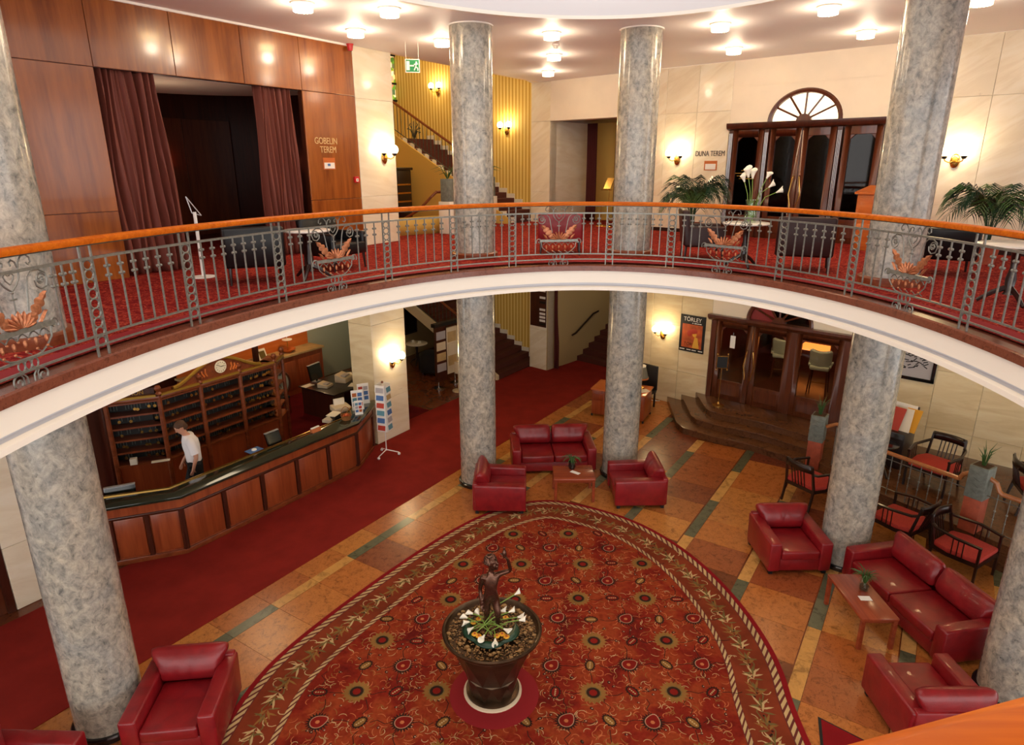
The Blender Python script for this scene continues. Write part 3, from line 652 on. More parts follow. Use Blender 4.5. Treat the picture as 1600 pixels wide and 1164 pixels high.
# plaster field round the gallery door with fan-light opening is built from strips around the half ellipse
FC, FA, FH = 3.10, 0.80, 0.66
def fan_wall(z0, name):
    mb = MB(); n = 24
    for i in range(n):
        a0, a1 = PI * i / n, PI * (i + 1) / n
        x0, x1 = FC + FA * math.cos(a0), FC + FA * math.cos(a1); q0, q1 = z0 + FH * math.sin(a0), z0 + FH * math.sin(a1)
        mb.hexa([Rm(x1, 0.0, q1), Rm(x0, 0.0, q0), Rm(x0, 0.2, q0), Rm(x1, 0.2, q1), Rm(x1, 0.0, z0 + 0.78), Rm(x0, 0.0, z0 + 0.78), Rm(x0, 0.2, z0 + 0.78), Rm(x1, 0.2, z0 + 0.78)])
    mb.box(1.42, FC - FA, 0.0, 0.2, z0, z0 + 0.78, Rm); mb.box(FC + FA, 4.78, 0.0, 0.2, z0, z0 + 0.78, Rm)
    return struct(mb.build(name, 'plaster_cream', sharp=0))
fan_wall(7.17, 'wall_over_door'); struct(MB().box(1.42, 4.78, 0.0, 0.05, 7.945, CE, Rm).build('wall_over_door', 'plaster_cream'))
fan_wall(2.66, 'wall_over_door'); struct(MB().box(1.42, 4.78, 0.0, 0.05, 3.435, LC + 0.1, Rm).build('wall_over_door', 'plaster_cream'))
def fanlight(z0, glow, parent):
    fr = MB(); n = 28
    for (a_, h_, wd) in ((FA - 0.05, FH - 0.05, 0.055),):
        fr.tube([Rm(FC + a_ * math.cos(PI * i / n), 0.02, z0 + h_ * math.sin(PI * i / n)) for i in range(n + 1)], wd, 6)
    fr.build('fan_arch', 'door_wood', parent)
    for i in range(1, 6):
        a_ = PI * i / 6; MB().tube([Rm(FC + 0.15 * math.cos(a_), 0.03, z0 + 0.13 * math.sin(a_)), Rm(FC + (FA - 0.06) * math.cos(a_), 0.04, z0 + (FH - 0.06) * math.sin(a_))], 0.024, 5).build('fan_bar', 'door_wood', parent)
    hb = MB(); hb.prism([(0.16 * math.cos(PI * i / 10), 0.14 * math.sin(PI * i / 10)) for i in range(11)], -0.02, 0.06, lambda x, y, z: Rm(FC + x, z, z0 + y)); hb.build('fan_hub', 'door_wood', parent)
    for i in range(6):
        a0, a1 = PI * i / 6, PI * (i + 1) / 6
        pl = [(0.0, 0.0)] + [((FA - 0.05) * math.cos(a0 + (a1 - a0) * j / 5), (FH - 0.05) * math.sin(a0 + (a1 - a0) * j / 5)) for j in range(6)]
        MB().prism(pl, 0.06, 0.065, lambda x, y, z: Rm(FC + x, z, z0 + y)).build('fan_pane', glow[i] if isinstance(glow, list) else glow, parent)
# gallery door unit
d3 = struct(MB().box(1.44, 4.76, 0.02, 0.16, 7.0, 7.06, Rm).build('door_3', 'dark_wood'))
cn = MB(); cn.prism([(-0.02, 7.02), (-0.10, 7.05), (-0.13, 7.11), (-0.13, 7.17), (0.12, 7.17), (0.12, 7.02)], 1.40, 4.80, lambda x, y, z: Rm(z, x, y)); cn.build('cornice', 'dark_wood', d3)
fanlight(7.17, 'fan_glow', d3)
def leaf(s0, s1, z0, z1, handle, glassm, parent, mat='door_wood', name='door_leaf', n0=0.0):
    f = 0.13; lo = 0.5; mb = MB()
    mb.box(s0, s0 + f, n0, n0 + 0.07, z0, z1, Rm); mb.box(s1 - f, s1, n0, n0 + 0.07, z0, z1, Rm); mb.box(s0 + f, s1 - f, n0, n0 + 0.07, z1 - 0.16, z1, Rm); mb.box(s0 + f, s1 - f, n0, n0 + 0.07, z0, z0 + lo, Rm)
    for sx, sg_ in ((s0 + f, 1), (s1 - f, -1)): mb.add([Rm(sx, n0, z1 - 0.16), Rm(sx + sg_ * 0.1, n0, z1 - 0.16), Rm(sx, n0, z1 - 0.26), Rm(sx, n0 + 0.05, z1 - 0.16), Rm(sx + sg_ * 0.1, n0 + 0.05, z1 - 0.16), Rm(sx, n0 + 0.05, z1 - 0.26)], [(0, 1, 2), (3, 5, 4), (1, 4, 5, 2), (0, 2, 5, 3), (0, 3, 4, 1)])
    o = mb.build(name, mat, parent, bevel=0.006, bseg=1)
    MB().box(s0 + f, s1 - f, n0 + 0.03, n0 + 0.036, z0 + lo, z1 - 0.16, Rm).build('pane', glassm, o)
    MB().box(s0 + f + 0.05, s1 - f - 0.05, n0 - 0.012, n0, z0 + 0.12, z0 + lo - 0.08, Rm).build('lower_panel', mat, o, bevel=0.008, bseg=1)
    if handle:
        sx = s1 - 0.06 if handle > 0 else s0 + 0.06; q = -handle * 0.045
        pts = [(sx, -0.02, 5.25), (sx, -0.06, 5.27), (sx + q * 0.2, -0.06, 5.4), (sx + q * 1.3, -0.06, 5.62), (sx + q * 0.2, -0.06, 5.95), (sx, -0.06, 6.0), (sx, -0.02, 6.02)]
        MB().tube([Rm(x, n0 + y, z - GF + z0 if z0 < 4 else z) for x, y, z in pts], 0.016, 6).build('handle', 'brass', o)
leaf(1.52, 2.26, GF, 7.02, 0, 'pane_dark', d3, name='side_panel'); leaf(2.40, 3.10, GF, 7.02, 1, 'pane_dark', d3); leaf(3.11, 3.82, GF, 7.02, -1, 'pane_dark', d3); leaf(3.97, 4.72, GF, 7.02, 0, 'pane_dark', d3, name='side_panel')
for s0 in (1.44, 2.28, 3.84):
    pm = MB(); pm.box(s0, s0 + 0.10, -0.03, 0.05, GF, 7.02, Rm); o = pm.build('pilaster', 'dark_wood', d3)
    for j in range(3): MB().tube([Rm(s0 + 0.02 + j * 0.03, -0.035, GF + 0.3), Rm(s0 + 0.02 + j * 0.03, -0.035, 6.95)], 0.008, 5).build('fluting', 'steel_silver', o)
gl_ = MB()
for i_, (x0_, x1_) in enumerate(((0.28, 0.46), (0.12, 0.62), (0.18, 0.55), (0.24, 0.6))): gl_.box(1.52 + x0_, 1.52 + x1_, 0.02, 0.028, 6.12 - i_ * 0.06, 6.135 - i_ * 0.06, Rm)
gl_.build('gilt_lettering_lines', 'gold_paint', d3)
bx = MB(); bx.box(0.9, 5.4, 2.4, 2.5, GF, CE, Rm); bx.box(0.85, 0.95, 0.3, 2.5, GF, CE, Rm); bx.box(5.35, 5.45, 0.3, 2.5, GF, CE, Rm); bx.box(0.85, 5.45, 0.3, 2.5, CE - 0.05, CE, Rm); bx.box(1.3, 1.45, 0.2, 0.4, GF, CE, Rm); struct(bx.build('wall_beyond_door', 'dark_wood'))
# lobby door unit on its platform
PZ = 0.48
d4 = struct(MB().box(1.44, 4.76, 0.02, 0.16, 2.5, 2.56, Rm).build('door_4', 'dark_wood'))
cn = MB(); cn.prism([(-0.02, 2.50), (-0.08, 2.53), (-0.14, 2.60), (-0.14, 2.66), (0.12, 2.66), (0.12, 2.50)], 1.36, 4.80, lambda x, y, z: Rm(z, x, y)); cn.build('cornice', 'door_wood', d4)
plain('pane_pink', rgb(150, 60, 60), 0.2)
fanlight(2.66, ['pane_dark', 'pane_dark', 'pane_dark', 'pane_dark', 'pane_pink', 'pane_pink'], d4)
leaf(1.58, 2.50, PZ, 2.52, 1, 'pane_glass', d4); leaf(2.53, 3.45, PZ, 2.52, -1, 'pane_glass', d4); leaf(3.56, 4.62, PZ, 2.52, 0, 'pane_glass', d4, name='side_panel')
for s0 in (1.44, 3.45, 4.62): MB().box(s0, s0 + 0.12, -0.02, 0.08, PZ, 2.5, Rm).build('pilaster', 'door_wood', d4)
# ------------------------------------------------------------------ lobby floor: bed, stone slabs and inlaid strips
stone('floor_bed', [rgb(116, 62, 34)], 2.0)
fl = struct(MB().box(-16, 16, -4, 32, -0.2, -0.004).build('floor', 'floor_bed'))
RUGP = [(-3.41, 5.84), (-3.3, 6.9), (-2.89, 7.76), (-2.37, 8.63), (-1.63, 9.74), (-0.72, 10.88), (0.18, 11.44), (0.7, 11.53), (1.24, 11.39), (2.35, 10.71), (3.16, 9.38), (3.49, 7.95), (3.51, 6.94), (3.38, 6.32)]
RUGP += [(0.02 - x, 11.9 - y) for x, y in RUGP[1:-1]]
def cat_rom(P, n):
    r = []; m_ = len(P)
    for i in range(m_):
        p0, p1, p2, p3 = P[i - 1], P[i], P[(i + 1) % m_], P[(i + 2) % m_]
        for j in range(n):
            t = j / n; f = lambda a, b_, c, d: 0.5 * (2 * b_ + (c - a) * t + (2 * a - 5 * b_ + 4 * c - d) * t * t + (3 * b_ - a - 3 * c + d) * t ** 3)
            r.append((f(p0[0], p1[0], p2[0], p3[0]), f(p0[1], p1[1], p2[1], p3[1])))
    return r
RUG = cat_rom(RUGP, 10)
for _ in range(30): RUG = [((RUG[i - 1][0] + 2 * RUG[i][0] + RUG[(i + 1) % len(RUG)][0]) / 4, (RUG[i - 1][1] + 2 * RUG[i][1] + RUG[(i + 1) % len(RUG)][1]) / 4) for i in range(len(RUG))]
def area(P): return 0.5 * sum(P[i - 1][0] * P[i][1] - P[i][0] * P[i - 1][1] for i in range(len(P)))
if area(RUG) < 0: RUG.reverse()
RGN = normals(RUG)
def inset(d): return [(p[0] - n_[0] * d, p[1] - n_[1] * d) for p, n_ in zip(RUG, RGN)]
def inside(p, P):
    c = False
    for i in range(len(P)):
        (x1, y1), (x2, y2) = P[i - 1], P[i]
        if (y1 > p[1]) != (y2 > p[1]) and p[0] < (x2 - x1) * (p[1] - y1) / (y2 - y1) + x1: c = not c
    return c
RUG_IN = inset(0.25)
STEP = [Rm(0.30, 0.02, 0)[:2], Rm(1.45, -1.52, 0)[:2], Rm(1.75, -1.72, 0)[:2], Rm(2.5, -1.72, 0)[:2], Rm(3.4, -1.60, 0)[:2], Rm(4.6, -1.70, 0)[:2], Rm(4.75, -2.1, 0)[:2], Rm(6.0, -2.78, 0)[:2], Rm(10.3, -4.05, 0)[:2], Rm(14, -4.2, 0)[:2], Rm(14, 0.02, 0)[:2]]
MOD = 0.76; BANDS = [(-2.92, 2.39), (-4.05, 1.6), (-5.18, 0.8), (-6.30, 2.04), (-7.45, 0.03), (-8.60, 0.74), (-9.74, 1.66), (-10.88, 0.3), (-12.0, 1.2)]
sm = MB().box(0.003, MOD - 0.003, -0.09, 0.09, -0.004, 0.0005); sb = MB().box(0.003, MOD - 0.003, -0.4685, 0.4685, -0.004, 0.0)
S_G = sm.build('inlay_strip', 'strip_green', fl, world=False); S_Y = sm.build('inlay_strip', 'strip_yellow', fl, world=False)
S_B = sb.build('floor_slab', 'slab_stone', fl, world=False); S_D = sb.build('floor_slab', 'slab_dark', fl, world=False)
first = {}
def tile(proto, s_, n_):
    if proto not in first: o = proto; first[proto] = 1
    else: o = proto.copy(); col.objects.link(o)
    o.location = Lm(s_, n_, 0); o.rotation_euler = (0, 0, rzL)
def vis_tile(s_, n_):
    x, y, _ = Lm(s_ + MOD / 2, n_, 0)
    if y < 4.6 or y > 18.5 or x < -7.5 or x > 9: return False
    if inside((x, y), RUG_IN) or inside((x, y), STEP): return False
    return abs(x) < 1.05 * (y * 0.9 + 3)
random.seed(3)
for bi, (n_, ph) in enumerate(BANDS):
    for k in range(-14, 14):
        s_ = ph + k * MOD
        if vis_tile(s_, n_): tile(S_G if (k % 4) < 2 else S_Y, s_, n_)
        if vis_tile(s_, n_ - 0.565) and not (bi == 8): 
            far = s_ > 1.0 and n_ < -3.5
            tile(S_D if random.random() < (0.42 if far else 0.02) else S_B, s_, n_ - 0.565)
        if bi == 0 and vis_tile(s_, n_ + 0.3): tile(S_B, s_, n_ + 0.5585)
# ------------------------------------------------------------------ runner and small mats
tag(MB().prism([(-11, -2.42), (7.9, -2.42), (7.9, -0.55), (7.2, 0.3), (1.15, 0.45), (1.15, -0.02), (-11, -0.02)], 0.0, 0.008, Lm).build('carpet_runner', 'runner_pile'), 'long plain red carpet runner passing the reception desk', 'carpet')
mt = thing('door_mat', 'red mat with dark edge on the floor beside the oval rug', 'mat', (3.62, 6.22, 0))
mx_ = [(3.62, 6.22), (3.2, 5.1), (4.3, 4.6), (4.75, 5.22)]
MB().prism(mx_, 0.0, 0.006).build('edge', 'black', mt); MB().prism([(x + (3.97 - x) * 0.05, y + (5.3 - y) * 0.05) for x, y in mx_], 0.006, 0.012).build('pile', 'border_red', mt)
tag(MB().box(-3.98, -0.97, -0.6, 1.58, 0.0, 0.0075, Rm).build('corridor_carpet', 'runner_pile'), 'red carpet continuing into the dim lobby corridor', 'carpet')
# ------------------------------------------------------------------ oval rug
rg_ = thing('oval_rug', 'large oval red rug with floral pattern under the bronze fountain boy', 'rug', (0, 6, 0))
def flat(P, z0, z1, name, mat):
    n = len(P); return MB().add([(x, y, z1) for x, y in P] + [(x, y, z0) for x, y in P], [tuple(range(n))] + [(i, n + i, n + (i + 1) % n, (i + 1) % n) for i in range(n)]).build(name, mat, rg_)
flat(RUG, 0.0, 0.008, 'edge_band', 'border_red'); flat(inset(0.07), 0.004, 0.0095, 'rope_ground', 'rope_ground'); flat(inset(0.18), 0.004, 0.011, 'leaf_border', 'rug_band'); flat(inset(0.64), 0.004, 0.0125, 'inner_rope_ground', 'rope_ground'); flat(inset(0.72), 0.004, 0.014, 'field', 'rug_field')
PAT = {k: MB() for k in ('rug_cream', 'rug_gold', 'rug_dark', 'rug_red', 'rug_peach', 'rug_olive', 'rug_white')}
def poly(mat, pts, z): PAT[mat].add([(x, y, z) for x, y in pts], [tuple(range(len(pts)))])
def stroke(mat, pts, wd, z):
    n = len(pts); vs = []
    for i in range(n):
        a, b_ = pts[max(0, i - 1)], pts[min(n - 1, i + 1)]; tx, ty = b_[0] - a[0], b_[1] - a[1]; l = math.hypot(tx, ty) or 1
        w_ = wd[i] if isinstance(wd, list) else wd
        vs += [(pts[i][0] - ty / l * w_, pts[i][1] + tx / l * w_, z), (pts[i][0] + ty / l * w_, pts[i][1] - tx / l * w_, z)]
    PAT[mat].add(vs, [(2 * i, 2 * i + 1, 2 * i + 3, 2 * i + 2) for i in range(n - 1)])
def resample(P, step):
    r = []; acc = 0.0
    for i in range(len(P)):
        a, b_ = P[i], P[(i + 1) % len(P)]; L = math.hypot(b_[0] - a[0], b_[1] - a[1]); t = -acc
        while t + step <= L:
            t += step; r.append((a[0] + (b_[0] - a[0]) * t / L, a[1] + (b_[1] - a[1]) * t / L, (b_[0] - a[0]) / L, (b_[1] - a[1]) / L))
        acc = L - t
    return r
def rope(d0, d1, step, z, mat):
    for x, y, tx, ty in resample(inset((d0 + d1) / 2), step):
        h = (d1 - d0) / 2; nx, ny = ty, -tx; s_ = step * 0.55; q = step * 0.30
        poly(mat, [(x + nx * h + tx * (s_ - q), y + ny * h + ty * (s_ - q)), (x + nx * h + tx * (s_ + q), y + ny * h + ty * (s_ + q)), (x - nx * h + tx * (-s_ + q), y - ny * h + ty * (-s_ + q)), (x - nx * h + tx * (-s_ - q), y - ny * h + ty * (-s_ - q))], z)
rope(0.075, 0.165, 0.13, 0.0105, 'rug_cream'); rope(0.645, 0.71, 0.12, 0.0135, 'rug_cream')
def leafpoly(mat, x, y, a, L, wd, z):
    c, s_ = math.cos(a), math.sin(a); p = [(0, 0), (0.3, 0.8), (0.6, 0.9), (1, 0.1), (0.7, -0.6), (0.35, -0.8)]
    poly(mat, [(x + c * L * u - s_ * wd * v, y + s_ * L * u + c * wd * v) for u, v in p], z)
random.seed(11)
for i, (x, y, tx, ty) in enumerate(resample(inset(0.41), 0.27)):
    a = math.atan2(ty, tx)
    sgn = 1 if i % 2 else -1; mc = 'rug_cream' if i % 2 else 'rug_gold'
    for q in range(9):
        b_ = a + sgn * (-1.7 + 0.42 * q) + random.uniform(-.15, .15); L = 0.19 - 0.013 * abs(q - 4) + random.uniform(-.02, .02); fw = 0.05 * (q % 3)
        leafpoly(mc if q % 4 else 'rug_olive', x + math.cos(a) * fw, y + math.sin(a) * fw, b_, L, 0.017, 0.0122 + 0.0001 * q)
    for q in range(2):
        ox, oy = x + random.uniform(-.16, .16), y + random.uniform(-.16, .16); aa = random.uniform(0, 6); stroke('rug_cream', [(ox + 0.03 * k * math.cos(aa + 0.35 * k), oy + 0.03 * k * math.sin(aa + 0.35 * k)) for k in range(5)], 0.006, 0.0119)
    stroke('rug_olive', [(x - tx * 0.2, y - ty * 0.2), (x - ty * 0.07 * sgn, y + tx * 0.07 * sgn), (x + tx * 0.18, y + ty * 0.18)], 0.008, 0.0118)
    for q in range(3):
        px, py = x + tx * 0.18 + random.uniform(-0.04, 0.04), y + ty * 0.18 + random.uniform(-0.15, 0.15) ; poly('rug_dark', [(px + 0.016 * math.cos(k * PI / 3), py + 0.016 * math.sin(k * PI / 3)) for k in range(6)], 0.0121)
FIELD = inset(0.80)
def disc(mat, x, y, r, z, n=14, sq=1.0, a=0.0, jag=0.0):
    pts = []
    for k in range(n):
        t = 2 * PI * k / n; rr = r * (1 - (jag if k % 2 else 0)); u, v = rr * math.cos(t), rr * sq * math.sin(t)
        pts.append((x + u * math.cos(a) - v * math.sin(a), y + u * math.sin(a) + v * math.cos(a)))
    poly(mat, pts, z)
Z0 = 0.0148
def flower(x, y, a):
    disc('rug_gold', x, y, 0.185, Z0, 36, 1, a, 0.22); disc('rug_olive', x, y, 0.105, Z0 + .0004, 24, 1, a, 0.12); disc('rug_dark', x, y, 0.085, Z0 + .0008, 18); disc('rug_red', x, y, 0.052, Z0 + .0012, 8, 1, a)
def drop(x, y, a):
    def dp(r): return [(x + r * (math.cos(t) * (1.0 + 0.45 * max(0, math.cos(t)) ** 3)) * math.cos(a) - r * math.sin(t) * math.sin(a), y + r * math.cos(t) * (1.0 + 0.45 * max(0, math.cos(t)) ** 3) * math.sin(a) + r * math.sin(t) * math.cos(a)) for t in [2 * PI * k / 20 for k in range(20)]]
    disc('rug_dark', x, y, 0.15, Z0, 44, 1, a, 0.3); poly('rug_white', dp(0.092), Z0 + .0004); poly('rug_red', dp(0.082), Z0 + .0008); disc('rug_peach', x, y, 0.028, Z0 + .0012, 6)
def lozenge(x, y, a, mc):
    disc('rug_dark', x, y, 0.115, Z0, 30, 0.66, a, 0.2); disc(mc, x, y, 0.078, Z0 + .0004, 14, 0.58, a); 
    for k in range(4): disc('rug_cream' if mc != 'rug_cream' else 'rug_red', x + (k - 1.5) * 0.03 * math.cos(a), y + (k - 1.5) * 0.03 * math.sin(a), 0.012, Z0 + .0008, 6)
random.seed(5)
pts_m = []
for j in range(-12, 13):
    for i in range(-10, 11):
        x = 0.03 + i * 0.49 + (0.12 if j % 4 > 1 else 0.0); y = 6.6 + j * 0.46
        if not inside((x, y), FIELD) or y < 4.8 or math.hypot(x + 0.25, y - 6.62) < 0.62: continue
        x += random.uniform(-0.02, 0.02); y += random.uniform(-0.02, 0.02); pts_m.append((x, y, i, j))
        if (i + j) % 2 == 0:
            (flower if j % 2 == 0 else drop)(x, y, random.choice((0.5, 0.9, 1.2)))
        else: lozenge(x, y, random.choice((0.0, 1.4, 0.8, 2.2)), 'rug_gold' if j % 2 else 'rug_red')
        stroke('rug_dark', [(x + 0.12, y), (x + 0.2, y + random.uniform(-.05, .05)), (x + 0.3, y + random.uniform(-.05, .05)), (x + 0.37, y)], 0.005, Z0 - .0004)
        stroke('rug_dark', [(x, y + 0.12), (x + random.uniform(-.06, .06), y + 0.2), (x + random.uniform(-.06, .06), y + 0.28), (x, y + 0.35)], 0.005, Z0 - .0004)
for _ in range(4200):
    x, y = random.uniform(-3, 3.2), random.uniform(4.9, 11)
    if not inside((x, y), FIELD): continue
    a = random.uniform(0, 2 * PI); cu = random.choice((-1, 1)) * random.uniform(8, 28); p = [(x, y)]
    for _k in range(6): a += cu * 0.02; p.append((p[-1][0] + 0.02 * math.cos(a), p[-1][1] + 0.02 * math.sin(a)))
    stroke(random.choice(('rug_peach', 'rug_peach', 'rug_cream', 'rug_gold')), p, [0.0022, 0.0034, 0.0042, 0.0042, 0.0034, 0.0034, 0.0016], Z0 - .0006)
for _ in range(520):
    x, y = random.uniform(-3, 3.2), random.uniform(4.9, 11)
    if inside((x, y), FIELD):
        disc('rug_dark', x, y, random.uniform(.018, .03), Z0 - .0002, 7, 0.7, random.uniform(0, 3)); disc('rug_white', x + .004, y, 0.011, Z0 + .0001, 5)
for k, mbp in PAT.items():
    if mbp.v: mbp.build('woven_pattern', k, rg_)['kind'] = 'stuff'
# ------------------------------------------------------------------ steps and platform before the lobby door
st = thing('entrance_steps', 'three brown stone steps with rounded corners leading to the glazed lobby door', 'steps', Rm(3, -0.8, 0))
def stepshape(d):
    P = [(0.30 + d * 1.15, 0.03), (1.45 + d * 0.62, -1.52 + d * 0.85), (1.75 + d * 0.45, -1.74 + d * 0.98), (2.5, -1.76 + d), (3.4, -1.62 + d), (4.6, -1.70 + d * 0.9), (4.75, -2.1), (6.0, -2.78), (10.3, -4.05), (14, -4.2), (14, 0.03)]
    return P
for i, d in enumerate((0.0, 0.36, 0.72)):
    P = stepshape(d)
    MB().prism(P, 0.16 * i, 0.16 * (i + 1) - 0.02, Rm).build('step', 'step_stone', st, sharp=25)
    Pn = [(s_, n_ - 0.015) if n_ < 0 else (s_, n_) for s_, n_ in P]
    MB().prism(Pn, 0.16 * (i + 1) - 0.03, 0.16 * (i + 1), Rm).build('tread', 'step_stone', st, sharp=25, bevel=0.008, bseg=2)
# bar beyond the lobby door: floor, back wall, counter with orange light
struct(MB().box(0.6, 6.2, 0.25, 7.5, 0.3, PZ, Rm).build('floor_bar', 'dark_wood'))
wb = MB(); wb.box(0.6, 6.2, 6.4, 6.5, PZ, LC, Rm); wb.box(0.55, 0.6, 0.25, 6.5, PZ, LC, Rm); wb.box(6.2, 6.25, 0.25, 6.5, PZ, LC, Rm); struct(wb.build('wall_bar', 'dark_wood'))
bc_ = thing('bar_counter', 'dark wooden bar counter with orange lit strip behind the glass door', 'counter', Rm(3.6, 4.6, PZ))
MB().box(1.4, 6.0, 4.3, 4.9, PZ, 1.55, Rm).build('body', 'dark_wood', bc_); MB().box(1.3, 6.1, 4.15, 5.0, 1.55, 1.6, Rm).build('top', 'black_wood', bc_)
for s0, s1 in ((2.2, 3.1), (3.5, 4.4), (4.8, 5.7)): MB().box(s0, s1, 4.22, 4.3, 1.02, 1.24, Rm).build('light_strip', 'strip_glow', bc_)
MB().box(1.4, 6.0, 4.3, 4.6, 2.1, 2.3, Rm).build('canopy', 'dark_wood', bc_)
spot('bar_light', Rm(3.3, 1.0, 3.8), 85, (1.0, 0.72, 0.45), None, 0.2)
# stools: parts seat, backrest, legs
def stool():
    t = thing('bar_stool', 'pale green upholstered bar stool seen through the left glass leaf', 'stool', (0, 0, 0), 0, 'upholstered bar stools behind the glass doors')
    MB().box(-0.24, 0.24, -0.22, 0.24, 0.66, 0.78).build('seat', 'sage', t, world=False, bevel=0.04)
    mb = MB(); mb.grid(lambda u, v: (-0.26 - 0.02 * v + (0.52 + 0.04 * v) * u, -0.2 - 0.08 * v + 0.10 * (2 * u - 1) ** 2, 0.76 + 0.42 * v + 0.04 * v * (2 * u - 1) ** 2), 8, 5); mb.build('backrest', 'sage', t, world=False, thick=0.07, subsurf=1)
    for sx in (-1, 1):
        MB().tube([(sx * 0.25, -0.18, 0.78), (sx * 0.27, 0.05, 0.86), (sx * 0.24, 0.2, 0.78)], 0.03, 6).build('armrest', 'sage', t, world=False)
        for sy in (-1, 1): MB().tube([(sx * 0.19, sy * 0.17, 0.68), (sx * 0.23, sy * 0.21, 0.0)], [0.022, 0.016], 6).build('leg', 'dark_wood', t, world=False)
    MB().tube([(-0.21, 0.2, 0.22), (0.21, 0.2, 0.22)], 0.012, 6).build('footrest', 'brass', t, world=False)
    return t
s0 = stool(); s0.location = Rm(2.35, 2.6, PZ); s0.rotation_euler[2] = rzR + 0.3
dup(s0, Rm(3.55, 2.1, PZ), rzR + 0.15, 'pale green upholstered bar stool seen through the middle glass leaf')
dup(s0, Rm(4.6, 1.5, PZ), rzR + 0.1, 'pale green upholstered bar stool nearest the right glass panel')
# ------------------------------------------------------------------ stair hall beyond the left wall
SW = struct(MB().box(7.85, 7.97, -0.1, 6.2, 0, 12.5, Lm).build('wall_stair', 'stripe_wall'))
struct(MB().box(-0.2, 8.4, 6.1, 6.2, 0, 12.5, Lm).build('wall_stair_back', 'wall_yellow'))
struct(MB().box(0.9, 1.0, 0.7, 6.2, LC + 0.1, 12.5, Lm).build('wall_stair_side', 'dim_wall')); struct(MB().prism([(1.06, 0.7), (1.12, 0.7), (4.5, 4.45), (4.4, 4.5)], 0, LC + 0.1, Lm).build('wall_stair_side', 'dim_wall')); struct(MB().box(4.4, 7.85, 4.45, 4.55, 0, LC + 0.1, Lm).build('wall_cafe_back', 'dim_wall')); struct(MB().box(0.9, 8.4, -0.1, 6.3, 12.4, 12.5, Lm).build('ceiling_stair', 'plaster_cream'))
struct(MB().box(0.9, 7.9, 0.0, 0.12, CE - 0.001, 12.5, Lm).build('wall_stair_header', 'plaster_cream'))
def flight(name, label, s0, s1, n0, z0, cnt, sgn=1, run=0.29, rise=0.164, sidewall=True):
    t = thing(name, label, 'staircase', Lm((s0 + s1) / 2, n0, z0))
    for i in range(cnt):
        na, nb_ = n0 + sgn * i * run, n0 + sgn * (i + 1) * run
        MB().box(s0, s1, min(na, nb_), max(na, nb_) + (0.02 if sgn > 0 else 0), z0 + max(0, (i - 1)) * rise if i else z0, z0 + (i + 1) * rise, Lm).build('step', 'stair_red', t)
        MB().box(s1, s1 + 0.04, min(na, nb_), max(na, nb_), z0 + i * rise, z0 + (i + 1) * rise + 0.13, Lm).build('wall_string_block', 'marble_top', t)
        if name == 'upper_staircase': MB().box(s0, s0 + 0.2, min(na, nb_) - 0.01, max(na, nb_) - 0.1, z0 + i * rise + 0.02, z0 + (i + 1) * rise + 0.012, Lm).build('step_end', 'marble_top', t)
    return t
def stair_rail(t, s_, n0, z0, cnt, sgn=1, run=0.29, rise=0.164, orn=None):
    e = n0 + sgn * cnt * run
    MB().tube([Lm(s_, n0, z0 + rise + 0.9), Lm(s_, e, z0 + (cnt + 1) * rise + 0.9)], 0.038, 8).build('handrail', 'cabinet_wood', t)
    MB().tube([Lm(s_, n0, z0 + rise + 0.1), Lm(s_, e, z0 + (cnt + 1) * rise + 0.1)], 0.014, 6).build('lower_rail', 'iron_dark', t)
    for i in range(cnt * 2):
        n_ = n0 + sgn * (i + 0.5) * run / 2; z_ = z0 + rise + abs(n_ - n0) / run * rise
        MB().tube([Lm(s_, n_, z_ + 0.1), Lm(s_, n_, z_ + 0.45), Lm(s_, n_, z_ + 0.9)], [0.009, 0.014, 0.009], 5).build('baluster', 'iron_dark', t)
    for nn in orn or ():
        z_ = z0 + rise + abs(nn - n0) / run * rise + 0.5; mb = MB()
        for q in range(6):
            a = PI * q / 5 + 0.3; mb.tube([Lm(s_ - 0.01, nn, z_ - 0.25), Lm(s_ - 0.01, nn + 0.14 * math.cos(a), z_ + 0.02 * q % 3 * 0.02 + 0.1 * math.sin(a)), Lm(s_ - 0.01, nn + 0.28 * math.cos(a), z_ + 0.2 * math.sin(a)), Lm(s_ - 0.01, nn + 0.2 * math.cos(a), z_ + 0.27 * math.sin(a))], 0.016, 5)
        mb.build('scroll_ornament', 'iron_dark', t)
f1 = flight('lobby_staircase', 'wide dark carpeted staircase rising from the lobby carpet beside striped wall', 5.6, 7.80, 0.36, 0.0, 14)
f2 = flight('upper_staircase', 'upper staircase with iron balustrade climbing along the yellow striped wall', 6.28, 7.80, 0.36, GF, 15)
stair_rail(f2, 6.24, 1.3, GF + 0.53, 12, orn=(3.9,))
sw2 = MB(); sw2.prism([(0.36, GF), (0.36, GF + 0.12), (4.72, GF + 2.58), (4.72, GF)], 6.2, 6.27, lambda x, y, z: Lm(z, x, y)); sw2.build('stair_side_wall', 'wall_yellow', f2)
stair_rail(f1, 5.56, 0.5, 0.0, 13)
MB().prism([(0.36, 0.0), (0.36, 0.14), (4.3, 2.36), (4.3, 2.0), (0.75, 0.0)], 5.5, 5.59, lambda x, y, z: Lm(z, x, y)).build('side_string', 'beige', f1)
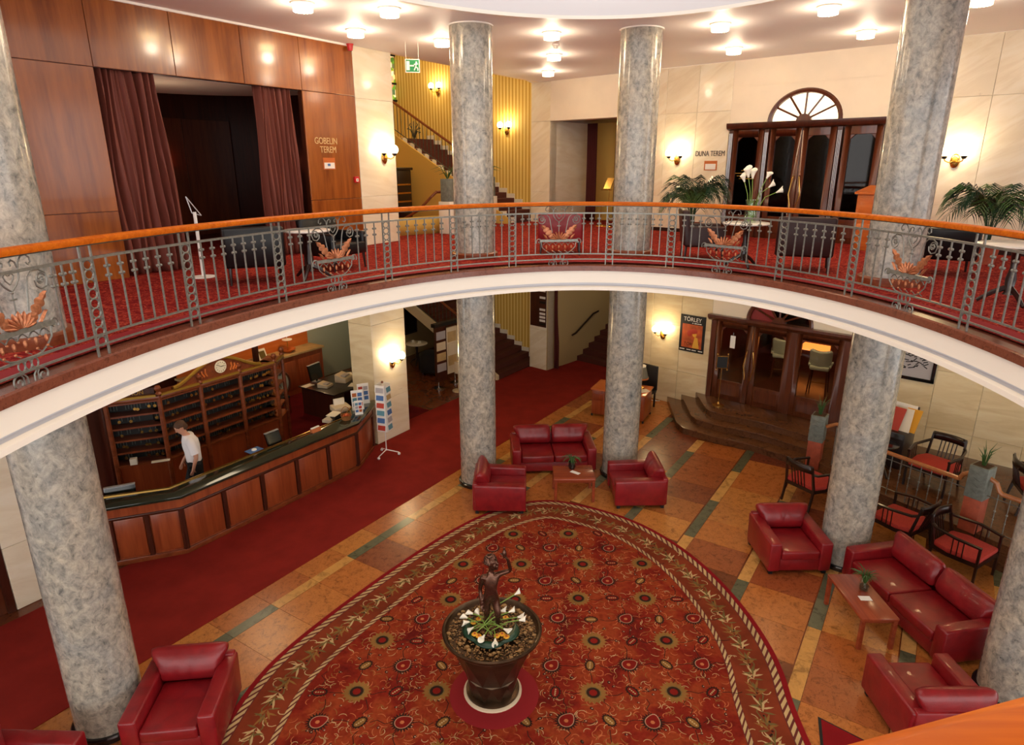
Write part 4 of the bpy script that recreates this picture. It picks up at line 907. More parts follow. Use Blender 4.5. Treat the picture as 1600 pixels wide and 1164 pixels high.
for z0, z1, nm in ((8.35, 9.75, 'window_1'), (GF + 0.0, 6.25, 'window_2')):
    wd = struct(MB().box(6.9, 8.35, 6.04, 6.1, z0, z1, Lm).build(nm, 'stained_glass'))
    for s_ in (6.9, 7.4, 7.9, 8.25): MB().box(s_ - 0.04, s_ + 0.04, 5.98, 6.06, z0 - 0.05, z1 + 0.05, Lm).build('window_mullion', 'black', wd)
    for z_ in (z0, z1, z0 + (z1 - z0) * 0.38): MB().box(6.86, 8.35, 5.98, 6.06, z_ - 0.03, z_ + 0.03, Lm).build('window_bar', 'black', wd)
spot('corner_light', Lm(4.2, 2.4, 3.9), 14, (1.0, 0.8, 0.5), None, 0.2)  # added fill without a fixture for the cafe corner by the stairs
spot('stair_light', Lm(4.5, 3.2, 11.5), 130, (1.0, 0.82, 0.5), None, 0.3)
# carved dark cabinet and landing balustrade on the gallery before the stairs
cbn = thing('carved_cabinet', 'dark carved wooden cabinet with gilt shelves under the upper stairs', 'cabinet', Lm(5.75, 3.9, GF), rzL)
MB().box(-0.55, 0.2, -0.05, 0.35, 0, 1.5).build('body', 'black_wood', cbn, world=False, bevel=0.02)
for z in (0.55, 0.8, 1.05): MB().box(-0.48, 0.12, -0.09, -0.05, z, z + 0.05).build('gilt_shelf', 'brass', cbn, world=False)
MB().box(-0.6, 0.25, -0.09, 0.38, 1.5, 1.58).build('cornice', 'black_wood', cbn, world=False, bevel=0.015)
pw = MB(); pw.grid(lambda u, v: Lm(1.6 + 3.3 * u, 0.95 - 0.55 * math.sin(PI * 0.5 * min(1, u * 1.4)), GF + 0.42 * v), 20, 1); struct(pw.build('wall_stairwell_parapet', 'wall_yellow', thick=0.08))
lb = thing('stairwell_balustrade', 'short wooden railed balustrade at the stairwell on the gallery', 'balustrade', Lm(3.2, 0.5, GF))
for n_, a_ in ((0.0, 0),):
    MB().tube([Lm(3.0, 0.45, 5.62), Lm(3.5, 0.42, 5.62), Lm(4.0, 0.42, 5.62), Lm(4.9, 0.42, 5.62), Lm(5.4, 0.42, 5.6)], 0.035, 8).build('handrail', 'cabinet_wood', lb)
    MB().tube([Lm(3.0, 0.45, 5.62), Lm(2.85, 0.5, 5.5), Lm(2.75, 0.8, 5.2), Lm(2.7, 1.4, 4.9)], 0.035, 8).build('curved_handrail', 'cabinet_wood', lb)
    for i in range(14): MB().tube([Lm(3.4 + i * 0.14, 0.42, GF), Lm(3.4 + i * 0.14, 0.42, 5.1), Lm(3.4 + i * 0.14, 0.42, 5.6)], [0.01, 0.016, 0.01], 5).build('baluster', 'iron_dark', lb)
def pedestal_planter(s_, n_, label):
    t = thing('pedestal_planter', label, 'planter', Lm(s_, n_, GF), rzL, 'grey planters on the gallery stair posts')
    MB().box(-0.17, 0.17, -0.17, 0.17, 0, 0.78).build('pedestal', 'marble_top', t, world=False, bevel=0.01)
    MB().prism([(-0.13, -0.13), (0.13, -0.13), (0.13, 0.13), (-0.13, 0.13)], 0.78, 1.32).build('pot', 'grey_stone', t, world=False, bevel=0.015)
    mb = MB()
    for q in range(16):
        a = q * 2.4; L = 0.22 + 0.1 * (q % 3); mb.tube([(0, 0, 1.3), (0.4 * L * math.cos(a), 0.4 * L * math.sin(a), 1.3 + 0.75 * L), (L * math.cos(a), L * math.sin(a), 1.3 + 0.55 * L)], [0.012, 0.014, 0.002], 4, flat=0.4)
    mb.build('spiky_leaves', 'leaf', t, world=False)
    return t
pedestal_planter(3.05, 0.12, 'grey planter with spiky plant on white post left of second column, gallery')
pedestal_planter(6.1, 1.0, 'grey planter with spiky plant half hidden behind second column, gallery')
# ------------------------------------------------------------------ sconces, ceiling lamps, exit sign
def sconce(M_loc, rz, label):
    t = thing('wall_sconce', label, 'lamp', M_loc, rz, 'brass wall sconces with two globes')
    MB().ball((0, -0.02, 0), 0.1, 14, 8, (0.85, 0.35, 1.35)).build('backplate', 'brass', t, world=False)
    MB().ball((0, -0.05, 0.02), 0.05, 10, 6, (0.9, 0.5, 1.3)).build('boss', 'gold_paint', t, world=False)
    for sx in (-1, 1):
        MB().tube([(0, -0.05, 0.0), (sx * 0.08, -0.12, -0.03), (sx * 0.14, -0.15, 0.0), (sx * 0.16, -0.16, 0.05)], 0.012, 6).build('arm', 'brass', t, world=False)
        MB().lathe([(0.0, 0.03), (0.03, 0.035), (0.055, 0.075), (0.06, 0.095), (0.045, 0.085), (0, 0.06)], 12, (sx * 0.16, -0.16, 0)).build('cup', 'black', t, world=False)
        MB().ball((sx * 0.16, -0.16, 0.16), 0.088, 12, 8, (1, 1, 1.1)).build('globe', 'globe_glow', t, world=False)
    spot('sconce_light', (0, -0.26, 0.22), SCONCE_W, WARM, t, 0.08)
    return t
sconce(Lm(0.72, -0.01, 6.42), rzL, 'brass two-globe sconce on the marble pier, gallery level')
sconce(Lm(0.6, -0.01, 1.86), rzL, 'brass two-globe sconce on the marble pier above postcard rack, lobby')
rzS = math.atan2(nL[1], nL[0])
for n_, z_, lb_ in ((4.19, 8.55, 'brass two-globe sconce high on the striped stair wall left of second column'), (1.51, 7.28, 'brass two-globe sconce on striped wall just right of second column')):
    sconce(Lm(7.84, n_, z_), rzS + PI, lb_)
sconce(Rm(0.13, -0.01, 6.38), rzR, 'brass two-globe sconce beside DUNA TEREM lettering')
sconce(Rm(6.05, -0.01, 6.32), rzR, 'brass two-globe sconce on the marble wall above right palm')
sconce(Rm(0.07, -0.01, 1.88), rzR, 'brass two-globe sconce left of the champagne poster, lobby')
def ceil_lamp(x, y, label):
    t = thing('ceiling_lamp', label, 'lamp', (x, y, CE), 0, 'round glass ceiling lamps')
    MB().lathe([(0.17, 0.0), (0.17, -0.02), (0.14, -0.03)], 24).build('base_plate', 'trim_white', t, world=False)
    mb = MB()
    for k in range(18):
        a = 2 * PI * k / 18; mb.tube([(0.125 * math.cos(a), 0.125 * math.sin(a), -0.025), (0.125 * math.cos(a), 0.125 * math.sin(a), -0.12)], 0.017, 5)
    mb.build('glass_rods', 'lamp_glow', t, world=False)
    MB().lathe([(0.0, -0.085), (0.11, -0.085), (0.11, -0.075), (0.0, -0.075)], 18).build('diffuser', 'lamp_glow', t, world=False)
    spot('lamp_light', (0, 0, -0.26), LAMP_W, LAMPC, t, 0.1)
for i, (x, y, lb_) in enumerate(((-3.04, 10.72, 'round glass ceiling lamp nearest the wood wall top, leftmost'), (-1.84, 11.07, 'round glass ceiling lamp left of second column near skylight edge'), (-2.72, 12.7, 'round glass ceiling lamp above end of the wood wall by red beacon'), (-1.31, 13.66, 'round glass ceiling lamp beside exit sign and second column'),
    (0.71, 12.97, 'round glass ceiling lamp between the middle columns, nearest of three in a row'), (0.9, 15.4, 'round glass ceiling lamp between the middle columns, middle of three in a row'), (0.91, 18.0, 'round glass ceiling lamp between the middle columns, farthest of three in a row'),
    (3.49, 12.24, 'round glass ceiling lamp right of third column near skylight edge'), (4.48, 14.61, 'round glass ceiling lamp right of third column close to marble wall'), (4.73, 10.99, 'round glass ceiling lamp left of fourth column near skylight edge'), (6.27, 12.9, 'round glass ceiling lamp left of fourth column over dark doors'), (6.62, 10.4, 'round glass ceiling lamp right of fourth column at top edge'))):
    ceil_lamp(x, y, lb_)
LL = bpy.data.objects['ceiling_lamp']
for x, y, lb_ in ((-3.6, 11.6, 'round glass lamp under the gallery above the reception counter'), (-1.2, 15.2, 'round glass lamp under the gallery behind second column'), (3.0, 15.0, 'round glass lamp under the gallery behind third column'), (5.6, 12.3, 'round glass lamp under the gallery above the entrance steps'), (7.6, 9.2, 'round glass lamp under the gallery above the terrace railing'), (7.9, 11.6, 'round glass lamp under the gallery near the framed drawing')):
    nl = dup(LL, (x, y, LC + 0.1), 0, lb_, 'round glass lamps below the gallery')  # unseen lamp copies, added to brighten the lower lobby
    for c in nl.children:
        if c.type == 'LIGHT': c.data = c.data.copy(); c.data.energy = 7.0; c.data.color = WARM
sd = thing('smoke_detector', 'small white smoke detector between two lamps in the ceiling row', 'detector', (0.86, 14.2, CE))
MB().lathe([(0.07, 0), (0.07, -0.03), (0.05, -0.04)], 16).build('base', 'trim_white', sd, world=False); MB().lathe([(0.045, -0.04), (0.04, -0.075), (0.0, -0.08)], 16).build('head', 'white', sd, world=False)
ex = thing('exit_sign', 'green emergency exit sign hanging below the ceiling', 'sign', (-1.92, 13.9, CE - 0.42), 0.15)
MB().box(-0.14, 0.14, -0.008, 0.008, -0.12, 0.12).build('plate', 'white', ex, world=False); MB().box(-0.125, 0.125, -0.012, -0.008, -0.105, 0.105).build('green_field', 'green_sign', ex, world=False)
MB().box(-0.115, -0.055, -0.015, -0.012, -0.08, 0.08).build('door_symbol', 'white', ex, world=False); MB().box(-0.05, 0.03, -0.015, -0.012, -0.01, 0.012).build('arrow', 'white', ex, world=False)
rn = MB(); rn.ball((0.075, -0.014, 0.06), 0.018, 8, 6, (1, 0.2, 1)); 
for a, b_ in (((0.07, 0.04), (0.06, -0.02)), ((0.065, 0.035), (0.03, 0.02)), ((0.068, 0.035), (0.105, 0.03)), ((0.06, -0.02), (0.03, -0.08)), ((0.062, -0.02), (0.1, -0.045)), ((0.1, -0.045), (0.095, -0.085))):
    rn.tube([(a[0], -0.014, a[1]), (b_[0], -0.014, b_[1])], 0.011, 5)
rn.build('running_figure', 'white', ex, world=False)
for sx in (-1, 1): MB().tube([(sx * 0.12, 0, 0.12), (sx * 0.12, 0, 0.42)], 0.004, 5).build('hanging_rod', 'trim_white', ex, world=False)
# lettering and small notices on the right wall
dt = thing('room_sign', 'dark letters DUNA TEREM on the marble wall beside doors', 'sign', Rm(0.62, 0, 6.48))
text('DUNA TEREM', 0.17, 'black_wood', 'lettering', dt, lambda x, y, z: Rm(0.60 + x * 0.73, -0.004 - z, 6.46 + y))
nb = thing('notice_board', 'small wooden notice holder with white card under DUNA TEREM', 'notice', Rm(0.86, 0, 6.15), rzR)
MB().box(0, 0.33, -0.012, 0, -0.02, 0.2).build('board', 'orange_wood', nb, world=False); MB().box(0.03, 0.3, -0.016, -0.012, 0.0, 0.13).build('card', 'white', nb, world=False)
nb = thing('notice_board', 'brown wooden notice panel on marble wall next to third column', 'notice', Rm(-0.72, 0, 6.2), rzR)
MB().box(0, 0.22, -0.03, 0, 0, 0.42).build('board', 'orange_wood', nb, world=False, bevel=0.01); MB().box(0.03, 0.19, -0.034, -0.03, 0.05, 0.3).build('face', 'cabinet_wood', nb, world=False)
# ------------------------------------------------------------------ red leather seating
def seat_unit(name, label, cat, W, D, nseat, loc, rz, group):
    # local frame: sitter faces -y, front at y=-D/2
    t = thing(name, label, cat, loc, rz, group); aw = 0.19; h = W / 2
    MB().box(-h + 0.02, h - 0.02, -D / 2 + 0.03, D / 2 - 0.02, 0.07, 0.28).build('base', 'red_leather', t, world=False, bevel=0.02)
    for sx in (-1, 1):
        x0, x1 = (-h, -h + aw) if sx < 0 else (h - aw, h)
        MB().prism([(-D / 2, 0.07), (D / 2 - 0.06, 0.07), (D / 2 - 0.02, 0.60), (-D / 2, 0.57)], x0, x1, lambda x, y, z: (z, x, y)).build('armrest', 'red_leather', t, world=False, bevel=0.03, bseg=3)
        for sy in (-1, 1): MB().box(sx * (h - 0.07) - 0.03, sx * (h - 0.07) + 0.03, sy * (D / 2 - 0.08) - 0.03, sy * (D / 2 - 0.08) + 0.03, 0, 0.075).build('foot', 'black', t, world=False)
    sw = (W - 2 * aw) / nseat
    for i in range(nseat):
        x0 = -h + aw + i * sw + 0.006; x1 = x0 + sw - 0.012
        mb = MB(); mb.box(x0, x1, -D / 2 - 0.005, D / 2 - 0.24, 0.27, 0.43); mb.build('seat_cushion', 'red_leather', t, world=False, bevel=0.035, bseg=3)
        xb0 = x0 - (aw * 0.85 if i == 0 else 0); xb1 = x1 + (aw * 0.85 if i == nseat - 1 else 0)
        pr = [(D / 2 - 0.33, 0.42), (D / 2 - 0.29, 0.60), (D / 2 - 0.22, 0.78), (D / 2 - 0.16, 0.835), (D / 2 - 0.09, 0.82), (D / 2 - 0.04, 0.74), (D / 2 - 0.02, 0.55), (D / 2 - 0.02, 0.42)]
        n = 14; mb = MB(); vs = []
        for k in range(n + 1):
            u = k / n; x = xb0 + (xb1 - xb0) * u; e = 1 - (2 * u - 1) ** 8
            cr = 0.016 * math.sin(u * 40) * math.exp(-((u - 0.5) / 0.13) ** 2)
            lowx = x
            for j, (y, z) in enumerate(pr):
                if z < 0.615: lowx = min(max(x, x0), x1)
                else: lowx = x
                bulge = -0.035 * (1 - (2 * u - 1) ** 2) if j in (1, 2) else 0
                vs.append((lowx, y + bulge + (cr if j in (1, 2) else 0) + 0.03 * (1 - e) * (1 if y < D / 2 - 0.15 else -0.5), z - 0.03 * (1 - e) * (1 if j in (2, 3, 4, 5) else 0)))
        m_ = len(pr); fs = [(k * m_ + j, k * m_ + (j + 1) % m_, (k + 1) * m_ + (j + 1) % m_, (k + 1) * m_ + j) for k in range(n) for j in range(m_)]
        fs += [tuple(range(m_)), tuple(range(n * m_ + m_ - 1, n * m_ - 1, -1))]
        mb.add(vs, fs).build('back_cushion', 'red_leather', t, world=False, subsurf=1, sharp=60)
    MB().box(-h + 0.03, h - 0.03, D / 2 - 0.10, D / 2, 0.07, 0.62).build('back_panel', 'red_leather', t, world=False, bevel=0.025)
    return t
AG = 'red leather armchairs in the lobby'
a0 = seat_unit('armchair', 'red leather armchair standing in front of fourth column, facing the rug', 'armchair', 1.0, 1.0, 1, (4.55, 9.54, 0), 0.02, AG)
dup(a0, (-0.24, 11.46, 0), PI / 2 - 0.02, 'red leather armchair left of the square coffee table, seen side-on')
dup(a0, (2.43, 11.66, 0), -PI / 2 + 0.02, 'red leather armchair right of the square coffee table, seen side-on')
dup(a0, (4.82, 6.14, 0), PI, 'red leather armchair in the lower right corner with its back to the viewer')
dup(a0, (-3.80, 6.12, 0), 0.12, 'red leather armchair at lower left next to the tall column')
dup(a0, (-5.02, 5.0, 0), PI / 2, 'red leather armchair cut off at the bottom left corner')
seat_unit('loveseat', 'two-seat red leather sofa between the two middle columns', 'sofa', 1.78, 0.95, 2, (0.86, 13.12, 0), 0.06, None)
sf = seat_unit('sofa', 'long red leather sofa along right side beside the low wooden table', 'sofa', 2.05, 0.95, 2, (5.83, 8.06, 0), -PI / 2 + 0.148, None)
def coffee_table(name, label, W, D, loc, rz):
    t = thing(name, label, 'table', loc, rz, 'low wooden coffee tables')
    MB().box(-W / 2, W / 2, -D / 2, D / 2, 0.455, 0.50).build('table_top', 'table_wood', t, world=False, bevel=0.012)
    MB().box(-W / 2 + 0.05, W / 2 - 0.05, -D / 2 + 0.05, D / 2 - 0.05, 0.40, 0.455).build('apron', 'table_wood', t, world=False)
    for sx in (-1, 1):
        for sy in (-1, 1): MB().box(sx * (W / 2 - 0.035) - 0.028, sx * (W / 2 - 0.035) + 0.028, sy * (D / 2 - 0.035) - 0.028, sy * (D / 2 - 0.035) + 0.028, 0, 0.455).build('leg', 'table_wood', t, world=False, bevel=0.006, bseg=1)
    return t
coffee_table('coffee_table', 'square low wooden table in front of the two-seat red sofa', 0.80, 0.64, (1.2, 11.75, 0), 0)
coffee_table('coffee_table', 'long low wooden table in front of the long red sofa', 1.02, 0.50, (4.89, 7.85, 0), PI / 2 + 0.0)
def small_plant(label, loc, kind, sc=1.0):
    t = thing('potted_plant', label, 'plant', loc, 0, 'small plants on the low tables')
    MB().lathe([(0.0, 0.0), (0.055, 0.0), (0.075, 0.06), (0.06, 0.13), (0.066, 0.15), (0.056, 0.15), (0.05, 0.13), (0.0, 0.05)], 18).build('pot', kind, t, world=False)
    MB().lathe([(0.0, 0.03), (0.048, 0.03), (0.06, 0.07), (0.0, 0.075)], 12).build('soil', 'soil', t, world=False)
    mb = MB(); random.seed(hash(label) % 99)
    for q in range(26):
        a = q * 2.4; L = (0.13 + 0.1 * random.random()) * sc
        mb.tube([(0, 0, 0.07), (0.35 * L * math.cos(a), 0.35 * L * math.sin(a), 0.12 + L * 0.8), (0.8 * L * math.cos(a), 0.8 * L * math.sin(a), 0.12 + L * (0.9 if kind == 'vase_glass' else 0.65)), (1.15 * L * math.cos(a), 1.15 * L * math.sin(a), 0.12 + L * (0.85 if kind == 'vase_glass' else 0.3))], [0.004, 0.009, 0.008, 0.001], 4, flat=0.35)
    mb.build('leaves', 'leaf', t, world=False)
small_plant('small plant in dark glass pot on the square coffee table', (1.18, 11.9, 0.5), 'black_gloss', 1.0)
small_plant('small green plant in glass vase on the long coffee table', (4.98, 7.98, 0.5), 'vase_glass', 0.9)
def card(label, x, y, z, rz, w_, d_):
    o = MB().box(-w_ / 2, w_ / 2, -d_ / 2, d_ / 2, 0, 0.003).build('card', 'white', None, loc=(x, y, z), rz=rz); tag(o, label, 'card', 'white cards on the low tables')
card('white card lying beside the pot on square coffee table', 1.23, 11.72, 0.501, -0.7, 0.2, 0.09)
card('white card lying beside the vase on long coffee table', 4.9, 7.78, 0.501, -0.05, 0.16, 0.1)
# ------------------------------------------------------------------ cafe chairs, table, railing on the platform side
def cafe_chair(label):
    t = thing('cafe_chair', label, 'chair', (0, 0, 0), 0, 'black framed cafe chairs with red seats'); t.scale = (1.1, 1.1, 1.06)
    MB().prism([(-0.30, -0.30), (0.30, -0.30), (0.34, 0.1), (0.27, 0.32), (-0.27, 0.32), (-0.34, 0.1)], 0.39, 0.47).build('seat', 'red_fabric', t, world=False, bevel=0.03, bseg=2)
    MB().prism([(-0.31, -0.31), (0.31, -0.31), (0.34, 0.1), (0.28, 0.33), (-0.28, 0.33), (-0.34, 0.1)], 0.34, 0.40).build('seat_frame', 'black_wood', t, world=False)
    for sx in (-1, 1):
        MB().tube([(sx * 0.31, -0.29, 0.0), (sx * 0.31, -0.29, 0.66)], 0.022, 4).build('leg', 'black_wood', t, world=False)
        MB().tube([(sx * 0.27, 0.38, 0.0), (sx * 0.27, 0.31, 0.40), (sx * 0.25, 0.40, 0.86)], [0.02, 0.026, 0.02], 4).build('leg', 'black_wood', t, world=False)
        MB().tube([(sx * 0.31, -0.31, 0.66), (sx * 0.36, 0.0, 0.69), (sx * 0.30, 0.30, 0.70), (sx * 0.26, 0.36, 0.72)], 0.026, 6).build('armrest', 'black_wood', t, world=False)
        mb = MB()
        for q in range(3): mb.tube([(sx * 0.335, -0.1 + q * 0.07, 0.40), (sx * 0.345, -0.1 + q * 0.07, 0.68)], 0.009, 4)
        mb.build('arm_spindles', 'black_wood', t, world=False)
    mb = MB(); mb.grid(lambda u, v: (-0.26 + 0.52 * u, 0.40 + 0.05 * math.sin(PI * u), 0.74 + 0.14 * v), 8, 1); mb.build('top_rail', 'black_wood', t, world=False, thick=0.025)
    mb = MB()
    for q in range(5): mb.tube([(-0.12 + q * 0.06, 0.35, 0.42), (-0.12 + q * 0.06, 0.44, 0.78)], 0.01, 4)
    mb.build('back_spindles', 'black_wood', t, world=False)
    return t
c0 = cafe_chair('black cafe chair with red seat right of the sofa back, facing the column')
c0.location = (6.68, 10.05, 0); c0.rotation_euler[2] = math.radians(-150)
dup(c0, (7.2, 9.14, 0), math.radians(32), 'black cafe chair with red seat behind the long sofa, nearest the viewer')
dup(c0, (5.78, 11.5, 0), math.radians(120), 'black cafe chair with red seat half hidden left of fourth column')
dup(c0, (7.85, 11.15, PZ), math.radians(-55), 'black cafe chair with red seat beyond the wooden railing by newspapers')
dup(c0, (9.15, 10.2, PZ), math.radians(70), 'black cafe chair with red seat cut off at right edge beyond the railing')
def round_table(name, label, loc, r, h, topm, legm, ped=True, group=None):
    t = thing(name, label, 'table', loc, 0, group)
    MB().lathe([(0.0, h - 0.03), (r - 0.01, h - 0.03), (r, h - 0.02), (r, h - 0.005), (r - 0.01, h), (0.0, h)], 32).build('table_top', topm, t, world=False)
    MB().lathe([(0.0, h - 0.05), (0.1, h - 0.05), (0.05, h - 0.12), (0.035, h * 0.6), (0.06, h * 0.42), (0.045, h * 0.2), (0.06, 0.12), (0.0, 0.1)], 16).build('pedestal', legm, t, world=False)
    for q in range(3):
        a = q * 2 * PI / 3 + 0.5; MB().tube([(0.03 * math.cos(a), 0.03 * math.sin(a), 0.2), (0.16 * math.cos(a), 0.16 * math.sin(a), 0.13), (0.3 * math.cos(a), 0.3 * math.sin(a), 0.02)], [0.035, 0.03, 0.022], 6).build('foot', legm, t, world=False)
    return t
round_table('cafe_table', 'dark round cafe table behind fourth column with a small plant', (6.0, 10.6, 0), 0.30, 0.74, 'black_gloss', 'black_wood')
small_plant('small plant in glass bowl on the dark cafe table', (6.08, 10.52, 0.74), 'vase_green', 0.8)
hr = thing('terrace_railing', 'wooden railed metal balustrade running along the raised cafe terrace', 'railing', (7.3, 10.05, PZ))
def T(u, z, v=0.0): # along terrace rail
    a = (6.62, 11.22); d = (0.5178, -0.8555); return (a[0] + d[0] * u - d[1] * v, a[1] + d[1] * u + d[0] * v, z)
MB().tube([T(0, 1.28), T(1.55, 1.28)], 0.04, 8).build('handrail', 'handrail_wood', hr)
MB().tube([T(1.55, 1.28), T(1.6, 1.38), T(1.72, 1.46)], 0.038, 8).build('handrail_curve', 'handrail_wood', hr)
MB().tube([T(1.98, 1.46), T(2.08, 1.42), T(2.14, 1.3), T(2.2, 1.26)], 0.038, 8).build('handrail_curve', 'handrail_wood', hr)
MB().tube([T(2.2, 1.27), T(4.4, 1.27)], 0.04, 8).build('handrail', 'handrail_wood', hr)
for z in (0.60, 1.16): MB().tube([T(0, z), T(4.4, z)], 0.009, 5).build('metal_bar', 'iron', hr)
for i in range(26):
    u = 0.1 + i * 0.17
    if 1.6 < u < 2.1: continue
    mb = MB().tube([T(u, PZ), T(u, 1.27)], 0.009, 5); mb.ball(T(u, 0.95), 0.02, 6, 4); mb.ball(T(u, 0.80), 0.016, 6, 4); mb.build('baluster', 'iron', hr)
def post_planter(label, loc, rz):
    t = thing('post_planter', label, 'planter', loc, rz, 'grey relief planters on terracotta posts')
    MB().box(-0.13, 0.13, -0.13, 0.13, 0, 0.60).build('post', 'terracotta', t, world=False, bevel=0.008)
    MB().prism([(-0.14, -0.14), (0.14, -0.14), (0.14, 0.14), (-0.14, 0.14)], 0.60, 1.16).build('planter_box', 'grey_stone', t, world=False, bevel=0.012)
    mb = MB()
    for q in range(4): mb.tube([(-0.11, -0.145, 0.70 + q * 0.12), (-0.04, -0.15, 0.76 + q * 0.1), (0.04, -0.15, 0.70 + q * 0.11), (0.11, -0.145, 0.78 + q * 0.09)], 0.008, 4)
    for q in range(3): mb.tube([(-0.145, -0.1, 0.72 + q * 0.13), (-0.15, 0.0, 0.78 + q * 0.12), (-0.145, 0.1, 0.72 + q * 0.13)], 0.008, 4)
    mb.build('relief_waves', 'grey_stone', t, world=False)
    MB().box(-0.11, 0.11, -0.11, 0.11, 1.13, 1.165).build('soil', 'soil', t, world=False)
    mb = MB()
    for q in range(16):
        a = q * 2.4; L = 0.16 + 0.08 * (q % 3); mb.tube([(0.02 * math.cos(a), 0.02 * math.sin(a), 1.15), (0.2 * L * math.cos(a), 0.2 * L * math.sin(a), 1.15 + L * 0.8), (0.55 * L * math.cos(a), 0.55 * L * math.sin(a), 1.15 + L * 1.2)], [0.008, 0.01, 0.001], 4, flat=0.4)
    mb.build('grass_leaves', 'leaf', t, world=False)
post_planter('grey planter on terracotta post at right side of the entrance steps', (6.2, 12.38, 0.3), rzR + 0.1)
post_planter('grey planter on terracotta post in the terrace railing gap', T(1.85, PZ), math.atan2(-0.8555, 0.5178))
rs = thing('stair_handrail', 'curved wooden handrail beside the entrance steps planter', 'handrail', (6.5, 12.1, 0.3))
MB().tube([(6.3, 12.25, 1.25), (6.42, 12.1, 1.36), (6.55, 11.95, 1.34), (6.62, 11.85, 1.2), (6.66, 11.6, 1.15), (6.64, 11.25, 1.27)], 0.036, 8).build('handrail', 'handrail_wood', rs)
for q in range(4): MB().tube([(6.42 + q * 0.07, 12.08 - q * 0.2, 0.4), (6.42 + q * 0.07, 12.08 - q * 0.2, 1.3 - q * 0.03)], 0.009, 5).build('baluster', 'iron', rs)
nw = thing('newspaper_rack', 'rack of newspapers and magazines on the raised terrace', 'rack', (7.62, 12.25, PZ), rzR - 0.2); nw.scale = (1.15, 1.15, 1.25)
MB().box(-0.3, 0.3, -0.2, 0.2, 0.0, 0.6).build('stand', 'black_wood', nw, world=False, bevel=0.02)
for q, (mm, x0, tilt) in enumerate((('paper_blue', -0.28, 0.0), ('paper_red', -0.1, 0.03), ('paper', 0.05, -0.02), ('petal_yellow', 0.12, 0.02), ('black_gloss', -0.2, -0.03))):
    MB().hexa([(x0, -0.16 + q * 0.05, 0.6), (x0 + 0.24, -0.16 + q * 0.05, 0.6), (x0 + 0.24, -0.145 + q * 0.05, 0.6), (x0, -0.145 + q * 0.05, 0.6), (x0 + tilt, -0.05 + q * 0.06, 0.95), (x0 + 0.24 + tilt, -0.05 + q * 0.06, 0.95), (x0 + 0.24 + tilt, -0.035 + q * 0.06, 0.95), (x0 + tilt, -0.035 + q * 0.06, 0.95)]).build('magazine', mm, nw, world=False)
MB().box(-0.3, 0.3, 0.16, 0.2, 0.6, 0.98).build('back_board', 'black_wood', nw, world=False); MB().box(-0.28, 0.28, 0.14, 0.165, 0.9, 1.0).build('white_strip', 'white', nw, world=False)
jg = thing('glass_jug', 'small glass jug standing before the newspaper rack', 'jug', (7.2, 11.75, PZ + 0.62))
MB().lathe([(0.0, 0), (0.05, 0), (0.075, 0.08), (0.055, 0.17), (0.065, 0.2), (0.06, 0.2), (0.05, 0.17), (0.07, 0.08), (0.045, 0.01), (0, 0.01)], 16).build('body', 'vase_glass', jg, world=False)
MB().tube([(0.055, 0, 0.17), (0.11, 0, 0.14), (0.1, 0, 0.07), (0.07, 0, 0.06)], 0.008, 6).build('handle', 'vase_glass', jg, world=False)
round_table('terrace_table', 'small dark round table carrying a glass jug on the terrace', (7.2, 11.75, PZ), 0.27, 0.62, 'black_gloss', 'black_wood')
pf = thing('framed_picture', 'black framed monochrome drawing on the lobby marble wall', 'picture', Rm(5.5, -0.01, 1.9), rzR)
for a in ((0, 0.93, 0, 0.07), (0, 0.93, 1.13, 1.2), (0, 0.07, 0, 1.2), (0.86, 0.93, 0, 1.2)): MB().box(a[0], a[1], -0.045, 0.0, a[2], a[3]).build('frame', 'black_gloss', pf, world=False, bevel=0.006, bseg=1)
MB().box(0.07, 0.86, -0.02, -0.01, 0.07, 1.13).build('mount', 'paper_grey', pf, world=False)
mb = MB(); random.seed(2)
for q in range(90):
    x, z = 0.2 + 0.5 * random.random(), 0.22 + 0.7 * random.random(); a = random.uniform(-0.6, 0.9); L = random.uniform(0.04, 0.14); mb.box(0, L, -0.023, -0.02, 0, 0.02, lambda X, Y, Z: (x + X * math.cos(a) - Z * math.sin(a), Y, z + X * math.sin(a) + Z * math.cos(a)))
mb.build('ink_drawing', 'trousers', pf, world=False)
# ------------------------------------------------------------------ poster, brass sign, writing desk by third column
po = thing('poster', 'black poster TORLEY with orange picture on lobby marble wall', 'poster', Rm(0.56, -0.005, 1.55), rzR)
MB().box(0, 0.71, -0.015, 0, 0, 0.98).build('board', 'black', po, world=False); plain('poster_orange', rgb(186, 84, 36), 0.5, nscale=5, var=0.4); plain('poster_yellow', rgb(226, 172, 62), 0.5)
MB().box(0.07, 0.64, -0.018, -0.015, 0.11, 0.74).build('picture', 'poster_orange', po, world=False)
mb = MB(); mb.ball((0.43, -0.019, 0.48), 0.06, 10, 6, (1, 0.1, 1.1)); mb.prism([(0.38, 0.12), (0.58, 0.12), (0.52, 0.4), (0.44, 0.42)], -0.022, -0.018, lambda x, y, z: (x, z, y)); mb.build('figure', 'poster_yellow', po, world=False)
mb = MB(); mb.ball((0.40, -0.02, 0.56), 0.09, 10, 6, (1.2, 0.1, 0.8)); mb.ball((0.28, -0.02, 0.5), 0.07, 10, 6, (1, 0.1, 1.2)); mb.build('red_hat', 'paper_red', po, world=False)
iv = po.matrix_basis.copy()
text('TÖRLEY', 0.15, 'white', 'lettering', po, lambda x, y, z: tuple(iv @ Vector((0.09 + x * 0.93, -0.017 - z, 0.82 + y))), 0.001)
pm_ = MB()
for x0_, x1_ in ((0.34, 0.37), (0.4, 0.47), (0.48, 0.53), (0.54, 0.6)): pm_.box(x0_, x1_, -0.018, -0.015, 0.765, 0.785)
